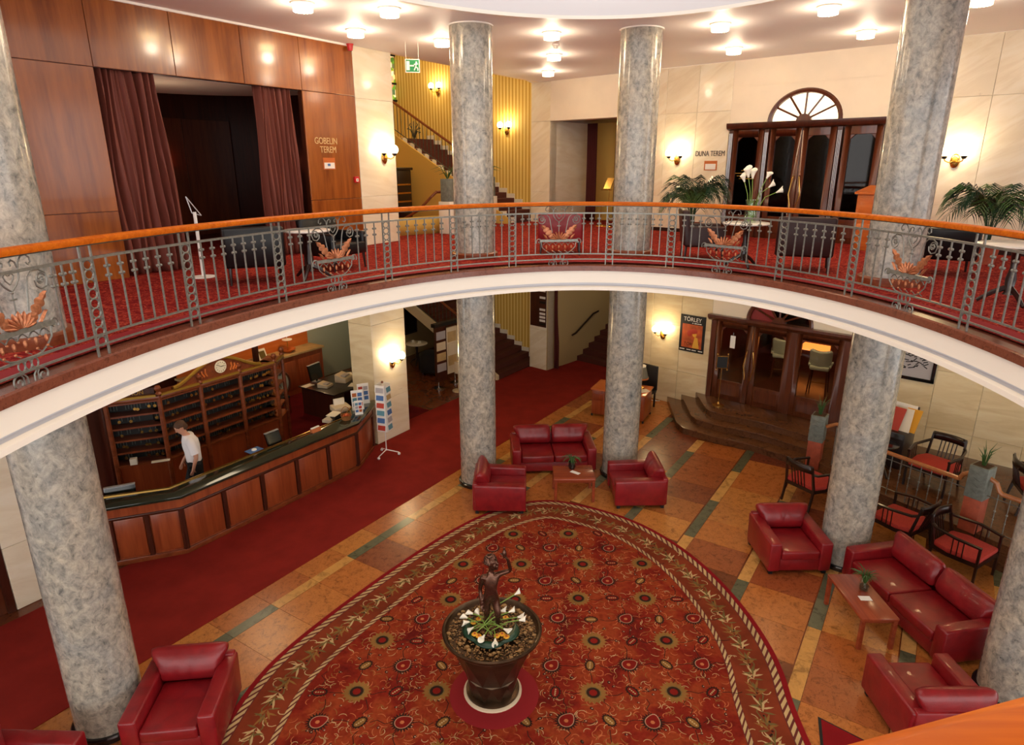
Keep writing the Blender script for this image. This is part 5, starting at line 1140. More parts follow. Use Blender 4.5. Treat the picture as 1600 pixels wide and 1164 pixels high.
for x0_, x1_ in ((0.03, 0.17), (0.23, 0.35), (0.38, 0.5), (0.56, 0.68)): pm_.box(x0_, x1_, -0.018, -0.015, 0.045, 0.068)
pm_.build('small_print', 'white', po, world=False)
text('TÖRLEY', 0.12, 'rug_dark', 'lettering', po, lambda x, y, z: tuple(iv @ Vector((0.14 + x, -0.02 - z, 0.17 + y))), 0.001)
bs = thing('brass_sign_stand', 'brass sign stand on the top entrance step', 'sign stand', Rm(2.05, -0.55, PZ), rzR + 0.6)
MB().lathe([(0.0, 0), (0.15, 0), (0.15, 0.02), (0.04, 0.05), (0.02, 0.1), (0, 0.1)], 20).build('base', 'brass', bs, world=False); MB().tube([(0, 0, 0.05), (0, 0, 0.98)], 0.012, 8).build('pole', 'brass', bs, world=False)
for z in (0.98, 1.28): MB().tube([(-0.13, 0, z), (0.13, 0, z)], 0.011, 6).build('frame_bar', 'brass', bs, world=False)
for x in (-0.13, 0.13):
    MB().tube([(x, 0, 0.94), (x, 0, 1.34)], 0.011, 6).build('frame_bar', 'brass', bs, world=False)
    for z in (0.94, 1.34): MB().ball((x, 0, z), 0.02, 8, 6).build('knob', 'brass', bs, world=False)
MB().box(-0.12, 0.12, -0.004, 0.004, 0.99, 1.27).build('panel', 'black', bs, world=False)
ns = thing('door_notice', 'white notice sheet fixed inside the left glass door leaf', 'notice', Rm(1.95, 0.02, 1.85), rzR)
MB().box(0, 0.13, -0.004, 0, 0, 0.32).build('sheet', 'white', ns, world=False); MB().tube([(0.065, 0.0, 0.32), (0.065, 0.0, 0.4)], 0.004, 5).build('hook', 'chrome', ns, world=False)
wd_ = thing('writing_desk', 'small wooden writing desk half hidden behind third column', 'desk', (2.85, 16.15, 0), -0.45 + 0.0)
MB().box(-0.72, 0.72, -0.42, 0.42, 0.72, 0.76).build('desk_top', 'orange_wood', wd_, world=False, bevel=0.008)
for sx in (-1, 1):
    MB().box(sx * 0.52 - 0.17, sx * 0.52 + 0.17, -0.38, 0.38, 0.06, 0.72).build('pedestal', 'desk_wood', wd_, world=False, bevel=0.01)
    MB().box(sx * 0.52 - 0.14, sx * 0.52 + 0.14, -0.40, -0.38, 0.45, 0.66).build('drawer', 'desk_wood', wd_, world=False, bevel=0.008)
    for sy in (-1, 1): MB().box(sx * 0.68 - 0.02, sx * 0.68 + 0.02, sy * 0.36 - 0.02, sy * 0.36 + 0.02, 0, 0.06).build('foot', 'black', wd_, world=False)
dlp = thing('table_lamp', 'table lamp with pleated grey shade on the writing desk', 'lamp', (3.3, 16.1, 0.76))
MB().lathe([(0.0, 0), (0.11, 0), (0.1, 0.03), (0.03, 0.06), (0.02, 0.12), (0.045, 0.2), (0.02, 0.27), (0, 0.28)], 18).build('base', 'brass', dlp, world=False)
mb = MB()
def shf(u, v): 
    r = (0.20 - 0.05 * v ** 0.8 - 0.03 * v) * (1 + 0.02 * math.sin(u * 2 * PI * 30)); return (r * math.cos(2 * PI * u), r * math.sin(2 * PI * u), 0.28 + 0.30 * v)
mb.grid(shf, 90, 5, True); plain('shade_grey', rgb(120, 116, 100), 0.8); mb.build('lamp_shade', 'shade_grey', dlp, world=False)
MB().lathe([(0.205, 0.26), (0.205, 0.30), (0.2, 0.30), (0.2, 0.26)], 30).build('shade_trim', 'orange_wood', dlp, world=False); MB().lathe([(0.115, 0.58), (0.125, 0.61), (0.1, 0.61)], 24).build('shade_top', 'white', dlp, world=False)
MB().ball((0, 0, 0.42), 0.05, 10, 6).build('bulb', 'shade_glow', dlp, world=False); spot('desk_lamp_light', (0, 0, 0.5), 6, WARM, dlp, 0.05)
ppr = MB().box(-0.13, 0.13, -0.1, 0.1, 0, 0.01).build('paper_stack', 'paper', None, loc=(3.35, 15.85, 0.76), rz=0.4); tag(ppr, 'white paper stack on the writing desk below the lamp', 'papers')
dch = thing('desk_chair', 'black upholstered chair behind the writing desk', 'chair', (3.55, 16.72, 0), -0.75)
MB().box(-0.24, 0.24, -0.24, 0.24, 0.4, 0.5).build('seat', 'black', dch, world=False, bevel=0.03); MB().box(-0.24, 0.24, 0.2, 0.27, 0.45, 1.15).build('backrest', 'black', dch, world=False, bevel=0.03)
for sx in (-1, 1):
    for sy in (-1, 1): MB().box(sx * 0.2 - 0.02, sx * 0.2 + 0.02, sy * 0.2 - 0.02, sy * 0.2 + 0.02, 0, 0.42).build('leg', 'black_wood', dch, world=False)
cdl = thing('power_cable', 'tangle of black and white cables on the floor by marble wall', 'cable', Rm(0.05, -0.2, 0))
MB().tube([Rm(-0.1, -0.03, 0.32), Rm(-0.05, -0.1, 0.1), Rm(0.05, -0.15, 0.02), Rm(0.15, -0.1, 0.02), Rm(0.05, -0.2, 0.02), Rm(-0.1, -0.2, 0.02)], 0.01, 5).build('white_cable', 'white', cdl)
MB().box(-0.13, -0.05, -0.03, 0.0, 0.28, 0.36, Rm).build('plug', 'black', cdl)
# direction board on the marble pier next to the corridor
sbd = thing('direction_board', 'dark brown direction board with white name strips beside the stairs', 'sign', Rm(-4.68, 0, 1.4), rzR)
MB().box(0, 0.64, -0.02, 0, 0, 1.6).build('board', 'dark_wood', sbd, world=False)
for z in (0.06, 0.17, 0.28, 0.39, 0.52, 0.75, 0.9, 1.12, 1.22, 1.34): MB().box(0.38, 0.61, -0.026, -0.02, z, z + 0.07).build('name_strip', 'white' if z not in (0.06, 0.75) else 'black', sbd, world=False)
# cafe corner beyond the pier
round_table('side_cafe_table', 'round white table with cups in the dim corner beyond the pier', Lm(5.5, 3.55, 0), 0.36, 0.72, 'marble_top', 'black_wood')
for q, (dx_, dy_) in enumerate(((-0.12, 0.05), (0.1, -0.06))):
    cp = thing('coffee_cup', ['white cup on the round corner table, left one', 'white cup on the round corner table, right one'][q], 'cup', (Lm(5.5, 3.55, 0)[0] + dx_, Lm(5.5, 3.55, 0)[1] + dy_, 0.72), 0, 'white cups on the corner table')
    MB().lathe([(0, 0.012), (0.03, 0.012), (0.05, 0.08), (0.045, 0.08), (0.027, 0.02), (0, 0.02)], 14).build('cup', 'white', cp, world=False); MB().lathe([(0, 0), (0.08, 0.01), (0.08, 0.015), (0, 0.012)], 16).build('saucer', 'white', cp, world=False); MB().tube([(0.045, 0, 0.065), (0.075, 0, 0.05), (0.04, 0, 0.03)], 0.006, 5).build('handle', 'white', cp, world=False)
plain('dark_fabric', rgb(34, 34, 38), 0.85)
tc_ = thing('tub_chair', 'dark fabric tub chair beside the round corner table', 'chair', Lm(5.0, 2.55, 0), rzL + 2.2)
mb = MB(); mb.grid(lambda u, v: (0.34 * math.cos(PI * (0.0 + 1.0 * u)), 0.05 + 0.34 * math.sin(PI * u), 0.1 + (0.5 + 0.25 * math.sin(PI * u)) * v), 14, 4); mb.build('back_shell', 'dark_fabric', tc_, world=False, thick=0.09)
MB().box(-0.28, 0.28, -0.3, 0.26, 0.1, 0.45).build('seat', 'dark_fabric', tc_, world=False, bevel=0.05)
for sx in (-1, 1): MB().box(sx * 0.33 - 0.05, sx * 0.33 + 0.05, -0.3, 0.08, 0.1, 0.6).build('armrest', 'dark_fabric', tc_, world=False, bevel=0.04)
for sx in (-1, 1):
    for sy in (-1, 1): MB().box(sx * 0.25 - 0.02, sx * 0.25 + 0.02, sy * 0.22 - 0.02, sy * 0.22 + 0.02, 0, 0.1).build('foot', 'black_wood', tc_, world=False)
bb_ = thing('framed_menu_board', 'black framed board on the yellow wall in the dim corner', 'board', Lm(5.85, 4.38, 0.8), rzL)
for a in ((0, 0.6, 0, 0.05), (0, 0.6, 1.05, 1.1), (0, 0.05, 0, 1.1), (0.55, 0.6, 0, 1.1)): MB().box(a[0], a[1], -0.05, 0.06, a[2], a[3]).build('frame', 'black_wood', bb_, world=False)
MB().box(0.05, 0.55, -0.02, 0.06, 0.05, 1.05).build('panel', 'black_gloss', bb_, world=False)
ds = thing('brochure_stand', 'dark display stand with maps and leaflets at left of second column', 'stand', Lm(4.35, 1.35, 0), rzL - 0.1)
MB().box(-0.5, -0.05, -0.03, 0.03, 0.2, 1.9).build('panel', 'dark_wood', ds, world=False); MB().box(-0.04, 0.4, -0.03, 0.03, 0.35, 1.75).build('panel', 'beige', ds, world=False)
for i in range(4): MB().box(-0.46, -0.1, -0.045, -0.03, 0.5 + i * 0.32, 0.74 + i * 0.32).build('leaflet', ('paper_grey', 'rug_cream', 'beige', 'paper_grey')[i], ds, world=False)
for i in range(3): MB().box(0.0, 0.35, -0.045, -0.03, 0.6 + i * 0.36, 0.9 + i * 0.36).build('leaflet', ('rug_cream', 'beige', 'rug_cream')[i], ds, world=False)
MB().box(-0.55, 0.45, -0.08, 0.08, 1.85, 1.95).build('header', 'black', ds, world=False)
for x in (-0.4, 0.3): MB().lathe([(0.0, 0.0), (0.16, 0.0), (0.16, 0.015), (0.02, 0.03), (0.015, 0.4), (0, 0.4)], 16, (x, 0, 0)).build('foot', 'chrome', ds, world=False)
wst = thing('white_lectern', 'white stand with round foot next to the leaflet display', 'stand', Lm(4.1, 0.75, 0), rzL)
MB().lathe([(0, 0), (0.2, 0), (0.2, 0.02), (0.03, 0.035), (0.03, 0.6), (0, 0.6)], 20).build('foot', 'beige', wst, world=False); MB().box(-0.12, 0.12, -0.06, 0.06, 0.55, 0.9).build('holder', 'beige', wst, world=False, bevel=0.01)
# ------------------------------------------------------------------ reception desk
DK = [(-7.2, 1.0), (-5.95, 0.06), (-5.1, -0.55), (-1.22, -0.63), (-0.25, -0.14), (-0.06, 0.06)]
def inn(P, d): # shift polyline towards +n (inside)
    r = []
    for i in range(len(P)):
        a, b_ = P[max(0, i - 1)], P[min(len(P) - 1, i + 1)]; tx, ty = b_[0] - a[0], b_[1] - a[1]; l = math.hypot(tx, ty); r.append((P[i][0] - ty / l * d, P[i][1] + tx / l * d))
    return r
rd = thing('reception_desk', 'long wooden reception desk with dark green stone counter', 'desk', Lm(-3.2, 0, 0))
def band(d0, d1, z0, z1, name, mat, P=DK, **kw):
    A, B = inn(P, d0), inn(P, d1); return MB().prism(A + B[::-1], z0, z1, Lm).build(name, mat, rd, **kw)
band(0.05, 0.4, 0.0, 1.05, 'body', 'desk_wood'); band(0.02, 0.1, 0.0, 0.10, 'plinth', 'cabinet_wood', bevel=0.015); band(0.02, 0.08, 0.86, 1.05, 'frieze', 'desk_wood'); band(-0.01, 0.06, 0.84, 0.88, 'moulding', 'dark_wood', bevel=0.01)
band(-0.06, 0.40, 1.055, 1.105, 'counter_top', 'counter_green', bevel=0.008); band(0.40, 0.42, 1.08, 1.115, 'brass_edge', 'brass'); band(0.42, 0.95, 0.74, 0.78, 'work_top', 'black_gloss'); band(0.90, 0.95, 0.0, 0.74, 'work_front', 'dark_wood')
for (a, b_), cnt in zip(zip(DK, DK[1:]), (2, 2, 5, 1, 0)):
    L = math.hypot(b_[0] - a[0], b_[1] - a[1]); ux, uy = (b_[0] - a[0]) / L, (b_[1] - a[1]) / L; vx, vy = -uy, ux
    for i in range(cnt):
        x0, x1 = L * i / cnt + 0.05, L * (i + 1) / cnt - 0.05
        MM = lambda x, y, z: Lm(a[0] + ux * x + vx * y, a[1] + uy * x + vy * y, z)
        MB().box(x0, x1, 0.02, 0.06, 0.14, 0.82, MM).build('front_panel', 'desk_wood', rd, bevel=0.012, bseg=2)
    for i in range(cnt + 1):
        if cnt: MB().box(L * i / cnt - 0.035, L * i / cnt + 0.035, 0.0, 0.07, 0.1, 0.86, lambda x, y, z: Lm(a[0] + ux * x + vx * y, a[1] + uy * x + vy * y, z)).build('stile', 'dark_wood', rd, bevel=0.008, bseg=1)
# reception room shell
pile('reception_carpet', rgb(96, 20, 24), 0.25)
tag(MB().box(-7.4, 2.4, 0.46, 5.2, 0.0, 0.006, Lm).build('reception_carpet', 'reception_carpet'), 'dark red carpet on the floor behind the reception desk', 'carpet')
struct(MB().box(-9.0, 4.4, 5.2, 5.3, 0, LC, Lm).build('wall_reception_back', 'dark_wood')); struct(MB().box(1.95, 4.2, 5.12, 5.2, 0, LC, Lm).build('wall_reception_back', 'sage')); struct(MB().prism([(1.02, 0.72), (1.05, 0.7), (4.35, 4.5), (4.3, 5.2), (4.2, 5.2)], 0, LC, Lm).build('wall_reception_side', 'sage'))
wq = MB(); wq.box(-7.33, -6.6, 0.22, 0.9, 0, LC, Lm); wq = struct(wq.build('wall_left_lobby', 'plaster_cream'))
slabs(Lm, [(-7.33, -6.6, 0, 1.02), (-7.33, -6.6, 1.02, 2.85), (-7.33, -6.6, 2.85, LC)], wq, 'wall_marble', 0.2, 0.22)
d5 = struct(MB().box(-9.2, -7.34, 0.25, 0.33, 0, LC, Lm).build('door_5', 'door_wood')); 
for z0, z1 in ((0.15, 1.1), (1.25, 2.6)): MB().box(-8.9, -7.9, 0.22, 0.25, z0, z1, Lm).build('door_panel', 'dark_wood', d5, bevel=0.015)
MB().box(-7.44, -7.34, 0.2, 0.33, 0, 2.8, Lm).build('door_frame', 'dark_wood', d5)
spot('reception_light', Lm(-2.9, 0.9, 3.9), 45, (1.0, 0.8, 0.55), None, 0.5); spot('back_counter_light', Lm(1.2, 3.9, 2.7), 40, (1.0, 0.62, 0.3), None, 0.1)
# ------------------------------------------------------------------ key cabinet with clock
kc = thing('key_cabinet', 'wooden reception key cabinet with clock and gilded crest', 'cabinet', Lm(-2.7, 1.8, 0))
CN = 1.62; ZB, ZT = 0.80, 2.02
seg = [((-4.78, 2.12), (-4.04, CN)), ((-4.04, CN), (-3.2, CN)), ((-3.2, CN), (-2.3, CN)), ((-2.3, CN), (-1.42, CN)), ((-1.42, CN), (-0.98, 1.92))]
random.seed(4)
for si, (a, b_) in enumerate(seg):
    L = math.hypot(b_[0] - a[0], b_[1] - a[1]); ux, uy = (b_[0] - a[0]) / L, (b_[1] - a[1]) / L; vx, vy = -uy, ux
    MM = lambda x, y, z: Lm(a[0] + ux * x + vx * y, a[1] + uy * x + vy * y, z)
    MB().box(0, L, 0.0, 0.32, 0.0, ZB - 0.04, MM).build('lower_panel', 'desk_wood', kc); MB().box(0, L, 0.28, 0.32, ZB - 0.04, ZT + 0.06, MM).build('back_board', 'black', kc)
    for r in range(6):
        z = ZB + (ZT - ZB) * r / 5; MB().box(0, L, -0.01 if r else -0.05, 0.3, z - 0.022, z + 0.012, MM).build('shelf', 'cabinet_wood', kc)
    for r in range(5):
        z = ZB + (ZT - ZB) * (r + 1) / 5; kb = MB(); kd = MB(); nk = int(L / 0.055)
        for q in range(nk):
            if random.random() < 0.3: continue
            x = 0.06 + (L - 0.12) * (q + 0.5) / nk; l_ = random.uniform(0.06, 0.10); kb.box(x - 0.006, x + 0.006, 0.02, 0.03, z - 0.03 - l_, z - 0.02, MM)
            if random.random() < 0.35: kd.lathe([(0.03, -0.004), (0.03, 0.004)], 10, (0, 0, 0), lambda X, Y, Z, x=x, z=z, l_=l_: MM(x + X, 0.018 + Z, z - 0.04 - l_ + Y))
        for mbk, mt_ in ((kb, 'iron_dark'), (kd, 'brass')):
            if mbk.v: mbk.build('hanging_keys', mt_, kc)['kind'] = 'stuff'
    MB().box(-0.02, L + 0.02, -0.06, 0.34, ZT + 0.03, ZT + 0.09, MM).build('cornice', 'cabinet_wood', kc, bevel=0.012)
    MB().box(0.03, L - 0.03, -0.075, -0.02, ZT + 0.09, ZT + 0.13, MM).build('gilt_moulding', 'gold_paint', kc)
PTS = [(-4.78, 2.12), (-4.04, CN), (-3.2, CN), (-2.3, CN), (-1.42, CN), (-0.98, 1.92)]
for s_, n_ in PTS:
    p = MB().tube([Lm(s_, n_ - 0.02, 0), Lm(s_, n_ - 0.02, ZT + 0.1)], 0.045, 8).build('post', 'cabinet_wood', kc)
    x, y, _ = Lm(s_, n_ - 0.02, 0); MB().lathe([(0.0, 0.0), (0.06, 0.0), (0.05, 0.03), (0.025, 0.05), (0.05, 0.08), (0.062, 0.12), (0.045, 0.165), (0.0, 0.18)], 14, (x, y, ZT + 0.12)).build('ball_finial', 'cabinet_wood', p)
MB().box(-4.86, -4.78, 2.12, 3.0, 0, ZT + 0.1, Lm).build('side_panel', 'dark_wood', kc); MB().box(-4.88, -4.76, 2.14, 3.0, ZT + 0.1, ZT + 0.14, Lm).build('gilt_moulding', 'gold_paint', kc)
cr = []
for i in range(33):
    u = i / 32 * 2 - 1; cr.append((-2.76 + 0.98 * u, ZT + 0.1 + 0.06 + 0.36 * (0.5 + 0.5 * math.cos(PI * u)) ** 0.8))
MB().prism([(-3.74, ZT + 0.1)] + cr + [(-1.78, ZT + 0.1)], CN - 0.02, CN + 0.05, lambda x, y, z: Lm(x, z, y)).build('crest', 'cabinet_wood', kc)
MB().tube([Lm(s_, CN - 0.03, z) for s_, z in cr], 0.035, 6).build('crest_moulding', 'gold_paint', kc)
for sx in (-1, 1):
    mb = MB()
    for q in range(3): mb.tube([Lm(-2.76 + sx * (0.26 + q * 0.06), CN - 0.03, ZT + 0.2), Lm(-2.76 + sx * (0.3 + q * 0.07), CN - 0.035, ZT + 0.28), Lm(-2.76 + sx * (0.29 + q * 0.08), CN - 0.03, ZT + 0.36 - q * 0.03)], 0.018, 5)
    mb.build('carved_leaves', 'orange_wood', kc)
ck = MB().lathe([(0.0, 0.0), (0.115, 0.0), (0.125, 0.02), (0.13, 0.03), (0.13, 0.05), (0.0, 0.05)], 28, (0, 0, 0), lambda X, Y, Z: Lm(-2.72 + X, CN - 0.025 - Z * 0.6, ZT + 0.33 + Y)).build('clock_face', 'ivory', kc)
MB().tube([Lm(-2.72, CN - 0.06, ZT + 0.33), Lm(-2.65, CN - 0.06, ZT + 0.34)], 0.005, 4).build('clock_hand', 'black', ck); MB().tube([Lm(-2.72, CN - 0.06, ZT + 0.33), Lm(-2.79, CN - 0.06, ZT + 0.39)], 0.004, 4).build('clock_hand', 'black', ck)
for q in range(12): MB().box(-0.004, 0.004, 0.085, 0.105, 0, 0.004, lambda X, Y, Z, a=q * PI / 6: Lm(-2.72 + X * math.cos(a) - Y * math.sin(a), CN - 0.058 - Z, ZT + 0.33 + X * math.sin(a) + Y * math.cos(a))).build('hour_mark', 'black', ck)
a, b_ = seg[0]; ux, uy = (b_[0] - a[0]) / 0.893, (b_[1] - a[1]) / 0.893
rs_ = MB().box(0.06, 0.84, 0.0, 0.03, ZT + 0.13, ZT + 0.25, lambda x, y, z: Lm(a[0] + ux * x - uy * y, a[1] + uy * x + ux * y, z)).build('name_board', 'dark_wood', kc)
text('RECEPTION', 0.115, 'gold_paint', 'lettering', rs_, lambda x, y, z: Lm(a[0] + ux * (0.09 + x * 0.95) - uy * (-0.004 - z), a[1] + uy * (0.09 + x * 0.95) + ux * (-0.004 - z), ZT + 0.15 + y))
cnp = thing('reception_canopy', 'dark wooden canopy beams above and behind the key cabinet', 'canopy', Lm(-3, 2.6, 2.3))
for n_, z_ in ((2.3, 2.55), (3.0, 2.75)): MB().box(-5.2, -1.2, n_, n_ + 0.25, z_, z_ + 0.22, Lm).build('beam', 'cabinet_wood', cnp, bevel=0.02)
for s_ in (-5.1, -1.3): MB().box(s_ - 0.05, s_ + 0.05, 2.35, 2.45, 0, 2.6, Lm).build('support', 'dark_wood', cnp)
# papers and trays in the cabinet's lower shelf
for q, (s_, lb_) in enumerate(((-4.55, 'white envelopes standing in the lower left cabinet shelf'), (-4.2, 'open white folder on the lower left cabinet ledge'))):
    o = MB().box(-0.06 if q == 0 else -0.16, 0.06 if q == 0 else 0.16, -0.05, 0.05, 0, 0.12 if q == 0 else 0.012).build('envelopes' if q == 0 else 'folder', 'paper', None, loc=Lm(s_, 1.92 - q * 0.3, ZB + 0.013), rz=rzL - 0.6); tag(o, lb_, 'papers')
# ------------------------------------------------------------------ things on the counter
def monitor(label, s_, n_, z, rz, w_, h_, back='black_gloss', grp='flat monitors at reception'):
    t = thing('monitor', label, 'monitor', Lm(s_, n_, z), rzL + rz, grp)
    MB().box(-0.1, 0.1, -0.07, 0.09, 0, 0.015).build('foot', 'steel_silver', t, world=False); MB().box(-0.025, 0.025, -0.01, 0.02, 0.01, 0.12).build('neck', 'black', t, world=False)
    o = MB().hexa([(-w_ / 2, -0.02, 0.06), (w_ / 2, -0.02, 0.06), (w_ / 2, 0.02, 0.06), (-w_ / 2, 0.02, 0.06), (-w_ / 2, 0.06, 0.06 + h_), (w_ / 2, 0.06, 0.06 + h_), (w_ / 2, 0.10, 0.06 + h_), (-w_ / 2, 0.10, 0.06 + h_)]).build('housing', back, t, world=False)
    MB().box(-w_ / 2, w_ / 2, 0.055, 0.105, 0.06 + h_, 0.075 + h_).build('silver_edge', 'steel_silver', t, world=False)
    MB().hexa([(-w_ / 2 + .02, -0.026, 0.08), (w_ / 2 - .02, -0.026, 0.08), (w_ / 2 - .02, -0.02, 0.08), (-w_ / 2 + .02, -0.02, 0.08), (-w_ / 2 + .02, 0.05, 0.04 + h_), (w_ / 2 - .02, 0.05, 0.04 + h_), (w_ / 2 - .02, 0.056, 0.04 + h_), (-w_ / 2 + .02, 0.056, 0.04 + h_)]).build('screen', 'screen', t, world=False)
    return t
monitor('black flat monitor on the left end of the reception counter', -5.55, 0.42, 0.78, -0.55, 0.46, 0.32)
monitor('black flat monitor rising behind the middle of reception counter', -2.75, 0.05, 0.95, 0.0, 0.32, 0.24)
bp_ = thing('payment_pad', 'blue pad with round white bell on the counter', 'pad', Lm(-3.3, -0.06, 1.105), rzL); MB().box(-0.14, 0.14, -0.1, 0.1, 0, 0.012).build('pad', 'paper_blue', bp_, world=False); MB().lathe([(0.05, 0.012), (0.045, 0.03), (0.0, 0.05)], 14).build('bell', 'white', bp_, world=False)
chd = thing('card_holder', 'small transparent card holder on the reception counter', 'holder', Lm(-2.02, -0.3, 1.105), rzL); MB().hexa([(-0.11, -0.05, 0), (0.11, -0.05, 0), (0.11, 0.03, 0), (-0.11, 0.03, 0), (-0.11, 0.0, 0.07), (0.11, 0.0, 0.07), (0.11, 0.03, 0.07), (-0.11, 0.03, 0.07)]).build('holder', 'rug_peach', chd, world=False); MB().box(-0.1, 0.1, -0.005, 0.03, 0.07, 0.09).build('cards', 'white', chd, world=False)
bk_ = thing('wicker_basket', 'round wicker basket of fruit with a tall handle on the counter', 'basket', Lm(-1.22, -0.34, 1.105))
MB().lathe([(0.0, 0.0), (0.085, 0.0), (0.115, 0.09), (0.12, 0.11), (0.105, 0.1), (0.08, 0.02), (0, 0.02)], 20).build('bowl', 'wicker', bk_, world=False); MB().tube([(0.11 * math.cos(PI * i / 12), 0, 0.09 + 0.2 * math.sin(PI * i / 12)) for i in range(13)], 0.008, 5).build('handle', 'wicker', bk_, world=False)
for q in range(5): tag(MB().ball((0, 0, 0), 0.038, 10, 7).build('orange_fruit', 'poster_orange', None, loc=(Lm(-1.22, -0.34, 0)[0] + 0.05 * math.cos(q * 1.26), Lm(-1.22, -0.34, 0)[1] + 0.05 * math.sin(q * 1.26), 1.105 + 0.075 + (0.05 if q == 4 else 0))), 'small orange fruit lying in the wicker basket', 'fruit', 'fruits in the wicker basket')
for q, (s_, n_, h_, lb_, w_) in enumerate(((-0.86, -0.35, 0.30, 'smallest white leaflet board behind the wicker basket', 0.17), (-0.66, -0.12, 0.44, 'middle white leaflet board with photos at counter end', 0.26), (-0.30, 0.06, 0.46, 'rearmost white leaflet board with photos next to the pier', 0.26))):
    t = thing('leaflet_board', lb_, 'leaflets', Lm(s_, n_, 1.105), rzL - 0.55, 'white leaflet boards on the counter end'); MB().hexa([(-w_ / 2, -0.02, 0), (w_ / 2, -0.02, 0), (w_ / 2, 0.0, 0), (-w_ / 2, 0.0, 0), (-w_ / 2, 0.05, h_), (w_ / 2, 0.05, h_), (w_ / 2, 0.06, h_), (-w_ / 2, 0.06, h_)]).build('board', 'white', t, world=False)
    for i in range(2):
        for j in range(3):
            zz = h_ * (0.2 + 0.24 * j); yy = -0.026 + 0.07 * zz / h_; MB().box(-w_ * 0.42 + i * w_ * 0.45, -w_ * 0.06 + i * w_ * 0.45, yy - 0.004, yy, zz, zz + h_ * 0.19).build('photo', ('paper_blue', 'paper_grey', 'paper_teal', 'rug_peach', 'paper_red', 'paper_blue')[(i * 3 + j + q) % 6], t, world=False)
for q, (s_, n_, lb_) in enumerate(((-1.15, 0.12, 'flat white papers on the counter beside the wicker basket'), (-0.9, 0.55, 'pile of white papers on the inner reception worktop'))):
    o = MB().box(-0.15, 0.15, -0.11, 0.11, 0, 0.012 + 0.05 * q).build('paper_stack', 'paper', None, loc=Lm(s_, n_, 1.106 if q == 0 else 0.781), rz=rzL + 0.3); tag(o, lb_, 'papers')
pt_ = thing('printer', 'black and white printer standing behind the leaflet boards', 'printer', Lm(-0.75, 0.35, 0.781), rzL - 0.4); MB().box(-0.2, 0.2, -0.18, 0.18, 0, 0.24).build('body', 'black', pt_, world=False, bevel=0.02); MB().box(-0.19, 0.19, -0.17, 0.17, 0.24, 0.36).build('lid', 'beige', pt_, world=False, bevel=0.02); MB().box(-0.12, 0.12, 0.05, 0.1, 0.34, 0.5).build('paper_tray', 'paper', pt_, world=False)
# postcard rack on a tripod
pr_ = thing('postcard_rack', 'white wire postcard rack on tripod foot in front of the pier', 'rack', Lm(-0.36, -0.6, 0.008), rzL + 0.25)
MB().tube([(0, 0, 0.12), (0, 0, 1.72)], 0.012, 6).build('pole', 'white', pr_, world=False); MB().ball((0, 0, 1.74), 0.03, 8, 6).build('knob', 'cabinet_wood', pr_, world=False)
for q in range(3):
    a_ = q * 2 * PI / 3 - 1.2; MB().tube([(0, 0, 0.14), (0.28 * math.cos(a_), 0.28 * math.sin(a_), 0.07)], 0.012, 6).build('foot', 'white', pr_, world=False); MB().ball((0.28 * math.cos(a_), 0.28 * math.sin(a_), 0.035), 0.035, 8, 6).build('castor', 'white', pr_, world=False)
PC = ('paper_red', 'paper_blue', 'paper_teal', 'paper_red', 'paper_blue', 'paper_grey'); PC2 = ('paper_teal', 'paper_grey', 'paper_blue', 'paper_teal', 'rug_cream', 'paper_teal')
for side in range(4):
    a_ = side * PI / 2; ca, sa = math.cos(a_), math.sin(a_); R_ = lambda x, y, z: (x * ca - y * sa, x * sa + y * ca, z)
    MB().box(-0.115, 0.115, -0.125, -0.118, 0.62, 1.70, R_).build('wire_panel', 'white', pr_, world=False)
    for j in range(6):
        zz = 0.645 + j * 0.175; o = MB().hexa([R_(-0.10, -0.15, zz), R_(0.10, -0.15, zz), R_(0.10, -0.145, zz), R_(-0.10, -0.145, zz), R_(-0.10, -0.13, zz + 0.14), R_(0.10, -0.13, zz + 0.14), R_(0.10, -0.125, zz + 0.14), R_(-0.10, -0.125, zz + 0.14)]).build('postcard', 'white', pr_, world=False)
        MB().hexa([R_(-0.09, -0.152, zz + .015), R_(0.09, -0.152, zz + .015), R_(0.09, -0.148, zz + .015), R_(-0.09, -0.148, zz + .015), R_(-0.09, -0.134, zz + 0.125), R_(0.09, -0.134, zz + 0.125), R_(0.09, -0.13, zz + 0.125), R_(-0.09, -0.13, zz + 0.125)]).build('photo', (PC if side % 2 else PC2)[j], o, world=False)
